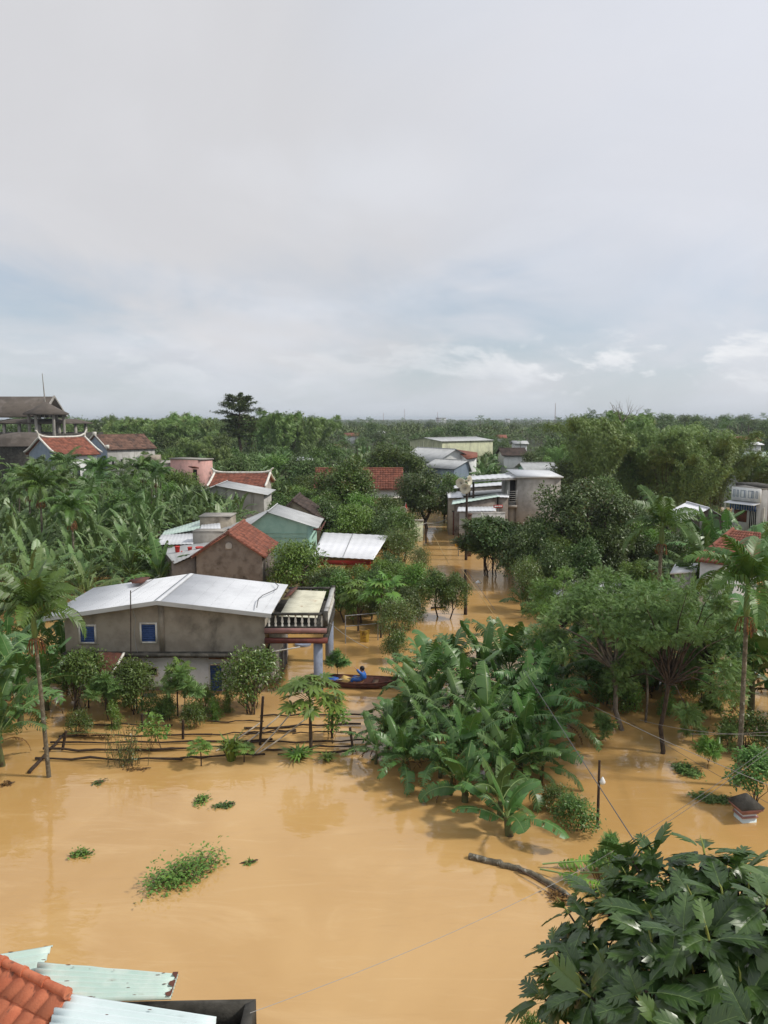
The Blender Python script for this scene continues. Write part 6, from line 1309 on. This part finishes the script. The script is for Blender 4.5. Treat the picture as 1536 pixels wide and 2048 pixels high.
for i, (a, b, c, l_) in enumerate(((1385, 1482, 1412, 'feathery sapling ball left of the right palm trunk, uppermost of three'), (1416, 1538, 1468, 'feathery sapling ball standing alone in the water left of the right palm trunk'), (1455, 1502, 1440, 'small feathery sapling ball touching the right palm trunk'), (1420, 1440, 1385, 'feathery sapling behind the upper sapling ball'), (1205, 1480, 1420, 'drooping feathery sapling right of the banana leaves'))):
    V((mk_airy(50 + i, 1.3, .50, 420, .26, 'papaya' if i % 2 else 'fine', (0, 0), 9, r0=.014, flat=.8, fork=.2), 1.3), a, b, c, 'feathery_sapling', l_, 'sapling', i, wide=.95)
V((mk_airy(60, 2.0, .75, 900, .26, 'fine', (.1, 0), 12, r0=.02, flat=.8, fork=.3), 2.0), 1212, 1760, 1655, 'feathery_sapling', 'pale feathery sapling between the thin pole and the breadfruit tree', 'sapling', wide=.8)
V(K['bush'][0], 1150, 1655, 1582, 'leafy_shrub', 'dark drooping shrub at the right foot of the banana clump', 'shrub', wide=1.25)
V(K['bush'][0], 1115, 1620, 1560, 'leafy_shrub', 'small shrub under the banana leaves left of the thin pole', 'shrub', 4, wide=1.0)
V((mk_tree(61, 2.6, .85, 1.1, 3600, .15, 'fine', T_LEAF, 18, stems=2, base_r=.04, lobe=.42), 2.6), 1508, 1610, 1488, 'climber_shrub', 'grey green climber shrub growing above the gate pillar', 'shrub', wide=1.15)
V(K['bush'][0], 1500, 1500, 1410, 'leafy_shrub', 'dark shrub behind the right palm trunk at the picture edge', 'shrub', 6, wide=1.2)
# floating weeds
def weed(px, py, rx, ry, n, hz, label, seed, leaf='papaya', size=.115, ang=0.0):
    p = on(px, py); rg = np.random.default_rng(seed); mb = MB(); c, s = math.cos(ang), math.sin(ang); nb = max(4, n // 60)
    cx = rg.uniform(-1, 1, nb) * (.75 if n > 200 else .4); cy = rg.uniform(-1, 1, nb) * (.6 if n > 200 else .4); k = rg.integers(0, nb, n)
    u, v = cx[k] * rx + rg.normal(size=n) * rx * .22, cy[k] * ry + rg.normal(size=n) * ry * .28
    z = np.abs(rg.normal(size=n)) * hz * (np.abs(np.sin(k * 2.7)) + .15) + .012
    pos = np.stack([u * c - v * s, u * s + v * c, z], 1); leaves(mb, *T_FOLD, pos, rg.normal(size=(n, 3)) * (1, 1, .3), nrm(np.array([0, 0, 1.]) + rg.normal(size=(n, 3)) * .4), size * rg.uniform(.6, 1.3, n), 0, rg)
    o = thing('floating_weed', label, 'floating plant', tuple(p)); mb.build('leaf_mat', leaf, o)
    mb = MB()
    for i in range(nb):
        tube(mb, [(cx[i] * rx * c - cy[i] * ry * s - .2, cx[i] * rx * s + cy[i] * ry * c, .005), (cx[i] * rx * c - cy[i] * ry * s + .1, cx[i] * rx * s + cy[i] * ry * c, .06), (cx[i] * rx * c - cy[i] * ry * s + .2, cx[i] * rx * s + cy[i] * ry * c + .1, hz * 1.2)], .008, 4)
    mb.build('stem', 'bark', o)
weed(370, 1752, 1.15, .55, 1300, .20, 'largest raft of green weed floating in the open flood at lower left', 1, ang=.82)
weed(166, 1708, .42, .28, 170, .07, 'small weed patch floating left of the largest raft', 2)
weed(404, 1600, .28, .45, 170, .07, 'small upright weed patch floating above the largest raft, left of a flat one', 3)
weed(445, 1612, .42, .26, 160, .03, 'flat dark weed patch floating right of the small upright one', 4, 'dark')
weed(497, 1725, .16, .14, 70, .03, 'tiny weed scrap floating right of the largest raft', 5)
weed(1375, 1545, .30, .52, 800, .10, 'dark green weed strip floating near the gate pillar, upper part', 6, 'fine', ang=.5)
weed(1425, 1600, .60, .28, 760, .06, 'dark green weed strip floating left of the gate pillar, lower part', 7, 'fine', ang=-.25)
weed(196, 1566, .22, .35, 40, .06, 'scrap of dark twigs floating below the branch fence', 8, 'dark', ang=-.7)
weed(8, 1572, .30, .25, 60, .05, 'brown debris floating at the left edge', 9, 'dryleaf')
weed(275, 1540, .6, .15, 50, .03, 'thin line of brown debris floating under the weed stalks', 10, 'dryleaf')
# fallen banana leaves by the log and a dead leaf by the fence
def fallen(px, py, az, L, Wd, label, young, seed, leaf='banana'):
    p = on(px, py, .10); mb = MB(); banana_leaf(mb, np.random.default_rng(seed), (0, 0, 0), az, L, Wd, R(8), R(14), .7, 18); o = thing('fallen_banana_leaf', label, 'leaf', tuple(p)); mb.build('blade', [leaf, 'rib', 'dryleaf'], o)
fallen(1080, 1738, R(-32), 2.6, .30, 'fallen green banana leaf with a thick rib lying along the log', True, 1, 'banana_young')
fallen(1085, 1728, R(-3), 2.2, .26, 'yellowing fallen banana leaf stretching right behind the green fallen one', True, 2, 'banana_young')
fallen(1160, 1745, R(-12), 1.5, .26, 'brown withered banana leaf lying nearest the pale sapling', True, 3, 'dryleaf')
fallen(132, 1468, R(-8), 1.9, .22, 'dead yellow brown banana leaf drooping over the branch fence', True, 4, 'dryleaf')
weed(1130, 1800, .75, .25, 150, .06, 'litter of dead leaf scraps caught behind the pale log', 12, 'dryleaf', .12, -.8)
# ---- breadfruit tree right below the camera
def breadfruit():
    rng = np.random.default_rng(77); C = np.array(at(1474, 2078, 8.0)); Rr = np.array([2.05, 2.0, 1.86])
    v, f, vv, vf = [], [], [], []
    Wl = [.22, .33, .37, .33, .23]
    def zf(s, l): return -.26 * s * s + .62 * abs(l) - 1.7 * l * l
    def P(s, l, up=0): return (s, l, zf(s, l) + up)
    for sg in (-1, 1):
        for i in range(5):
            a = .10 + .155 * i; b = a + .155; w = Wl[i]; w2 = Wl[min(4, i + 1)] if i < 4 else .12; k = len(v)
            v += [P(a, 0), P(b, 0), P(b + .03, sg * .19 * min(w, w2)), P(a + .03, sg * .19 * w if i else sg * .07), P(a + .15, sg * .84 * w), P(b + .17, sg * w)]
            f += [[k, k + 1, k + 2, k + 3], [k + 3, k + 2, k + 5, k + 4]]
            k = len(vv); t_ = .008; vv += [P(a + .02, 0, .012), P(a + .02 + t_ * 2.2, 0, .012), P(b + .115, sg * .80 * w, .012), P(b + .109, sg * .80 * w, .012)]; vf.append([k, k + 1, k + 2, k + 3])
        k = len(v); v += [P(.875, 0), P(1.08, 0), P(.99, sg * .10), P(.93, sg * .06)]; f += [[k, k + 1, k + 2, k + 3]]
    for s0, s1 in ((-.14, .25), (.25, .6), (.6, .98)):
        k = len(vv); vv += [P(s0, -.012, .016), P(s1, -.008, .016), P(s1, .008, .016), P(s0, .012, .016)]; vf.append([k, k + 1, k + 2, k + 3])
    org = np.array([C[0], C[1] + .1, -1.3]); tips, axs = [], []
    n = 300
    for i in range(n):
        zz = 1 - 1.55 * (i + .5) / n; r = math.sqrt(max(0, 1 - zz * zz)); a = i * 2.39996 + rng.normal() * .15
        d_ = np.array([r * math.cos(a), r * math.sin(a), zz]); k = rng.uniform(.80, 1.06) * (1 + .10 * math.sin(a * 3 + 1) * r)
        if rng.random() < .25: k *= rng.uniform(.55, .85)
        tips.append(C + d_ * Rr * k); axs.append(nrm(d_ * .75 + np.array([0, 0, .75]) + rng.normal(size=3) * .18))
    crown, vein, bud, tw, yl = MB(), MB(), MB(), MB(), MB(); pos, dv, up, sz = [], [], [], []
    trunk_top = C + np.array([.15, .1, -.9]); forks = [C + np.array(q) for q in ((.9, .3, -.2), (-.8, .2, -.3), (.1, -.8, -.2), (.2, .9, .1), (-.2, -.1, .4), (1.1, -.7, -.2))]
    for p, ax in zip(tips, axs):
        e1 = nrm(np.cross(ax, (0.3, 1, .1))); e2 = np.cross(ax, e1); m = rng.integers(6, 9); a0 = rng.random() * 6.28
        for j in range(m):
            a = a0 + j * 2.4 + rng.normal() * .2; q = j / m; th = R(38 + 62 * q + rng.normal() * 9); o_ = e1 * math.cos(a) + e2 * math.sin(a)
            dd = ax * math.cos(th) + o_ * math.sin(th); dd[2] -= .10 + .12 * q; dd = nrm(dd); L = rng.uniform(.33, .50) * (.62 + .38 * min(1, q * 3 + .3))
            pos.append(p + dd * .07 - ax * .10 * q); dv.append(dd); up.append(nrm(ax * 1.0 - o_ * .25 + rng.normal(size=3) * .12)); sz.append(L)
        if rng.random() < .8: tube(crown, [p - org - ax * .02, p - org + ax * .09 + e1 * .01, p - org + ax * rng.uniform(.14, .24) + e1 * .03], [.014, .012, .002], 5, 1)
        fk = forks[int(np.argmin([np.linalg.norm(p - q) for q in forks]))]; limb(tw, fk, p - ax * .02, .032, .013, rng, 0, 5, .06, 5)
    pos, dv, up, sz = map(np.array, (pos, dv, up, sz)); sh = rng.random(len(pos))
    leaves(crown, v, f, pos - org, dv, up, sz, 0, rng, sh); leaves(vein, vv, vf, pos - org, dv, up, sz, 0, rng, sh)
    o = thing('breadfruit_tree', 'breadfruit tree with large glossy lobed leaves filling the lower right corner', 'tree', tuple(org))
    cr = crown.build('leaf_crown', ['breadfruit', 'budgreen'], o); vein.build('leaf_veins', 'vein', cr)
    limb(tw, org, trunk_top, .15, .11, rng, 0, 6, .02, 9)
    for q in forks: limb(tw, trunk_top, q, .075, .04, rng, 0, 5, .06, 7)
    tw.v = [q - org for q in tw.v]; tw.build('trunk', 'bark', o, smooth=True)
M['breadfruit'] = leafmat('breadfruit_leaf', (.012, .040, .014), (.036, .086, .026), (.10, .19, .04), rough=.34, tr=.36, spec=.7, amt3=.10, sc=1.2)
M['vein'] = mat('leaf_vein', (.13, .20, .07), rough=.45); M['budgreen'] = mat('leaf_bud', (.34, .38, .10), rough=.5)
breadfruit()
V(K['citrus'][1], 1065, 2200, 2010, 'leafy_shrub', 'small lobed shrub tip at the bottom edge left of the breadfruit tree', 'shrub', wide=.4)

# ---- left grove: bananas, palms and trees in depth
rg = np.random.default_rng(2024)
def inL(px, Y_):
    lim = 120 + (Y_ - 40) * 12 if Y_ < 56 else 300 if Y_ < 76 else 420 if Y_ < 80 else 380
    return px < lim and not (Y_ < 44 and px > 130)
grove(130, -90, 420, 40, 100, K['banF'], P_, 'banana plant packed in the deep grove at the left', 'banana plant', 'banana plants of the left grove', 3.6, 5.0, inL, 1.5)
grove(34, -60, 330, 54, 100, K['arecaS'] + K['areca'], 'areca_palm', 'slender palm standing in the deep left grove', 'palm tree', 'slender palms of the left grove', 5.8, 7.6, inL, 3)
grove(22, -60, 420, 66, 104, K['round'], 'leafy_tree', 'round leafy tree among the bananas of the left grove', 'tree', 'round trees of the left grove', 3.5, 5.5, inL, 3)
palm(K['areca'][0], 88, 1150, 918, 'full crowned palm in the left grove, left of a bushier one'); palm(K['areca'][1], 152, 1190, 975, 'bushy bright palm lowest in the left grove'); palm(K['arecaS'][0], 30, 1100, 955, 'drooping palm near the left edge of the grove')
palm(K['arecaS'][1], 200, 1080, 935, 'thin palm of the grove right of the temple'); palm(K['arecaS'][2], 322, 1060, 917, 'thin palm before the pink house'); palm(K['arecaS'][3], 132, 1060, 892, 'palm rising before the red temple roof')
for i, (a, b, c, l_) in enumerate(((355, 1030, 935, 'round bush below the pink house'), (505, 1030, 972, 'dark bush right of the grey hall'), (560, 985, 905, 'bright round tree behind the small temple'), (425, 950, 900, 'bright green tree right of the pink house'), (610, 1010, 945, 'leafy tree left of the orange tile house'), (570, 1005, 958, 'low bushy tree between small temple and orange tile house'), (640, 1000, 930, 'loose tree at the left gable of the orange tile house'), (470, 1020, 985, 'dark bush in front of the grey hall'))):
    V(K['round'][(0, 2, 0, 0, 1, 1, 1, 2)[i]], a, b, c, 'leafy_tree', l_, 'tree', i, wide=1.1)
V((mk_areca(21, 7, 13, 3.3, 'areca_far', 26, .8, .3, .14, infl=False, shaft=False), 7), 412, 935, 846, 'coconut_palm', 'coconut palm with a wide drooping crown left of the tall layered tree', 'palm tree', wide=1.1)
# bamboo
K['bam'] = [(mk_bamboo(s, 10, 5.0, 20, 27000, size=.31), 10.) for s in (1, 2)]
for i, (a, b, c, w, l_) in enumerate(((1185, 1035, 826, .85, 'tall bamboo clump, leftmost of the row on the right'), (1262, 1025, 838, .85, 'bamboo clump below the bare forked twig'), (1330, 1035, 842, .9, 'bamboo clump in the middle of the row on the right'), (1425, 1030, 858, .9, 'yellowish bamboo clump left of the far mint roof'), (1395, 1045, 900, .8, 'low bamboo clump before the row on the right'), (1130, 1000, 885, .8, 'low bamboo clump beside the grey building'), (1510, 1030, 905, .8, 'low bamboo clump behind the ornate house'))):
    V(K['bam'][i % 2], a, b, c, 'bamboo_clump', l_, 'bamboo', i, wide=w)
# bare forked twig above the bamboo
p = at(1238, 1010, 97); o = thing('bare_tree', 'bare forked tree top sticking out above the bamboo', 'tree', (p.x, 97, 0)); tw = MB(); rr_ = np.random.default_rng(4); zt = at(1238, 795, 97).z
st = (0, 0, zt * .78); limb(tw, (0, 0, -1), st, .14, .07, rr_, 0, 5, .01)
for i in range(9):
    e = np.array([rr_.normal() * 1.0, rr_.normal() * .6, zt - st[2] - rr_.random() * 1.1]) + st; m_ = limb(tw, st, e, .05, .012, rr_, 0, 5, .06, 4)
    for j in range(3): limb(tw, m_[2 + j % 2], m_[3] + rr_.normal(size=3) * .45 + (0, 0, .3), .02, .006, rr_, 0, 3, .05, 3)
tw.build('branches', 'palebark', o)
# tall layered tree
def layered(seed, h, rx):
    rng = np.random.default_rng(seed); crown, trunk = MB(), MB(); P = limb(trunk, (0, 0, -1), (0, 0, h * .97), .5, .08, rng, 0, 9, .008, 8)
    for l in range(13):
        q = l / 12; z = h * (.46 + .52 * q); rad = rx * (.45 + .62 * math.sin(math.pi * min(1, .12 + q * .72))) * rng.uniform(.65, 1.1)
        for b in range(5):
            a = b * 1.257 + l * .8 + rng.normal() * .3; e = np.array([math.cos(a) * rad, math.sin(a) * rad, z + rad * (.42 if q > .5 else .22) * rng.uniform(.3, 1.1)]); s = np.array([0, 0, z]); limb(trunk, s, e, .10, .02, rng, 0, 4, .03, 4)
            m = 210; t_ = rng.random((m, 1)) ** .6 * .85 + .2; pos = s + (e - s) * t_ + rng.normal(size=(m, 3)) * rad * np.array([.13, .13, .022])
            leaves(crown, *T_FOLD, pos, (e - s) * .6 + rng.normal(size=(m, 3)) * rad * .5, nrm(np.array([0, 0, 1.]) + rng.normal(size=(m, 3)) * .3), .45 * rng.uniform(.6, 1.3, m), 0, rng)
    return [('crown', crown.mesh('crown', ['dark'])), ('trunk', trunk.mesh('trunk', ['bark']))]
Yt = 170; p = at(480, 900, Yt); zt = at(480, 797, Yt).z; place(layered(5, zt, 4.1), (p.x, Yt, .2), .6, 1, 'layered_tree', 'tall dark layered tree standing alone above the horizon at the left', 'tree')
# ---- plain behind: single far trees, each one object
def far(*parts): return merge(*parts)
K['ftree'] = [(merge(mk_tree(100 + s, 8, 3.6, 3.2, 3000, .42, ('distant', 'broad', 'dark', 'distant')[s], T_FOLD, 18, base_r=.2, lobe=.36), 'far_tree'), 8.) for s in range(4)]
K['fpalm'] = [(merge(mk_areca(110 + s, 9, 9, 2.0, 'areca_far', 12, .9, .3, .11, infl=False, shaft=False, sides=5), 'far_palm'), 9.) for s in range(3)]
K['fbam'] = [(merge(mk_bamboo(120 + s, 10, 3.6, 16, 2600, 'bamboo', .75), 'far_bamboo'), 10.) for s in range(2)]
K['fban'] = [(merge(mk_banana(130 + s, 4.5, 8, 'banana_far', .5, 0, .45, .34, 9, 3), 'far_banana'), 4.5) for s in range(3)]
blocked = ((40, 300, 104, 150), (800, 905, 104, 175), (860, 970, 104, 132), (1000, 1060, 130, 162), (0, 150, 104, 172), (1045, 1120, 86, 104), (1440, 1600, 104, 200))
def free(px, Y_): return not any(a < px < b and c < Y_ < d_ for a, b, c, d_ in blocked)
def mid(px, Y_): return free(px, Y_) and not (px < 140 and Y_ < 175)
def clearview(px, Y_): return mid(px, Y_)
grove(70, 130, 1120, 100, 230, K['ftree'], 'far_tree', 'leafy tree on the wooded plain behind the houses', 'tree', 'leafy trees of the plain', 4.2, 7.0, mid, 5)
grove(120, 430, 1120, 105, 330, K['fpalm'], 'far_palm', 'slender palm in the palm grove on the plain behind the houses', 'palm tree', 'slender palms of the plain', 5.5, 8.6, mid, 2.6, 1.0)
grove(110, 400, 1000, 100, 200, K['fban'], 'far_banana_plant', 'banana plant under the palms on the plain', 'banana plant', 'banana plants of the plain', 3.5, 5.5, mid, 3)
for i, (a, Y_, c, l_) in enumerate(((335, 190, 822, 'bamboo plume left of the tall layered tree'), (265, 200, 834, 'bamboo plume right of the far white building'), (380, 200, 836, 'low bamboo plume beside the coconut palm'), (545, 180, 815, 'tall bamboo plume right of the tall layered tree'), (600, 185, 830, 'leaning bamboo plume ending the row right of the layered tree'), (635, 200, 828, 'pointed bamboo plume above the palm grove'), (205, 210, 838, 'bamboo plume just right of the pavilion'), (510, 200, 835, 'bamboo plume at the foot of the tall layered tree'), (300, 185, 836, 'bamboo plume between two taller ones on the left'), (1310, 150, 818, 'round bamboo top behind the row on the right'), (1270, 190, 820, 'distant bamboo top over the bare twig'))):
    V(K['fbam'][i % 2], a, 0, c, 'bamboo_plume', l_, 'bamboo', i, Y=Y_, wide=.9)
grove(60, 130, 460, 125, 260, K['ftree'] + K['fbam'], 'bushy_tree', 'bushy tree behind the houses at the far left', 'tree', 'bushy trees at the far left', 6.0, 9.5, mid, 5)
grove(70, 1090, 1640, 84, 240, K['ftree'], 'far_tree', 'leafy tree on the plain behind the bamboo at the right', 'tree', 'leafy trees behind the bamboo', 5, 8.5, lambda px, Y_: not (px < 1140 and Y_ < 110) and free(px, Y_), 4)
grove(60, 1230, 1640, 150, 420, K['fpalm'], 'far_palm', 'slender palm showing over the trees at the right', 'palm tree', 'slender palms at the right', 9, 12.5, free, 3)
grove(130, -60, 1640, 230, 700, K['ftree'], 'distant_tree', 'distant tree in the woods towards the horizon', 'tree', 'distant trees towards the horizon', 6.0, 11.0, None, 8, 1.3)
grove(70, -60, 640, 190, 420, K['ftree'] + K['fbam'], 'skyline_tree', 'tall distant tree breaking the skyline at the left', 'tree', 'tall distant trees at the left', 9.5, 14.0, None, 5, 1.0)
grove(80, 1110, 1640, 200, 480, K['ftree'] + K['fpalm'], 'skyline_tree', 'tall distant tree breaking the skyline at the right', 'tree', 'tall distant trees at the right', 10, 15.0, None, 5, 1.0)
grove(110, 600, 1640, 330, 900, K['fpalm'], 'far_palm', 'distant palm in the woods towards the horizon', 'palm tree', 'distant palms towards the horizon', 9.0, 13.5, None, 6, 1.2)
# understorey of the near plain, and the woods that read as one mass
def wood(name, label, n, y0, y1, h0, h1, leaf, size, seed, spread, px0=-150, px1=1690, test=None, pw=1.0):
    rng = np.random.default_rng(seed); Y_ = y0 * (y1 / y0) ** (rng.random(n) ** pw); px = rng.uniform(px0, px1, n)
    if test is not None: k = np.array([test(a, b) for a, b in zip(px, Y_)]); px, Y_ = px[k], Y_[k]; n = len(px)
    X_ = (px - 768) / 1540 * Y_; hh = rng.uniform(h0, h1, n) * (.8 + .35 * np.sin(X_ * .013 + Y_ * .02)); mb = MB(); m = 44
    c = np.repeat(np.stack([X_, Y_, hh * .62], 1), m, 0); r = np.repeat(hh, m)[:, None]; d_ = ball(rng, n * m, .35)
    pos = c + d_ * r * np.array([spread, spread, .40]) * rng.uniform(.5, 1.05, (n * m, 1)); pos[:, 2] = np.maximum(pos[:, 2], .3)
    leaves(mb, *T_LEAF, pos, d_ + rng.normal(size=d_.shape) * .6, nrm(d_ * .6 + (0, 0, .8) + rng.normal(size=d_.shape) * .4), size * r[:, 0] / 8 * rng.uniform(.6, 1.4, n * m), 0, rng)
    o = mb.build(name, leaf); o['label'] = label; o['category'] = 'woods'; o['kind'] = 'stuff'
wood('undergrowth', 'low green undergrowth filling the plain between the far trees', 2600, 100, 330, 1.6, 3.4, 'distant', 1.7, 1, .75, test=lambda a, b: free(a, b) and not (a < 140 and b < 175))
wood('distant_woods', 'continuous distant woods up to the horizon', 6000, 330, 1500, 4.0, 7.6, 'distant', 1.5, 2, .85)
wood('horizon_woods', 'flat dark band of woods along the horizon', 4500, 1500, 5000, 5.0, 8.0, 'distant', 3, 3, 1.6)
wood('near_undergrowth', 'leafy undergrowth on the ground of the left grove', 1300, 52, 104, .8, 2.0, 'broad', 1.2, 4, .8, -120, 420, inL)

# ------------------------------------------------------------------ thin moist air over the plain
m = bpy.data.materials.new('moist_air'); m.use_nodes = True; t = NT(m.node_tree)
v = t.n('ShaderNodeVolumePrincipled', None, Density=.00018, Anisotropy=.0); v.inputs['Color'].default_value = (.80, .88, .97, 1)
t.n('ShaderNodeOutputMaterial', None, Volume=v.outputs[0]); M['haze'] = m
mb = MB(); box(mb, -9500, 9500, -80, 15500, -3, 40); o = mb.build('haze', 'haze'); o['kind'] = 'stuff'; tag(o, 'thin pale moist air over the flooded plain', 'haze')
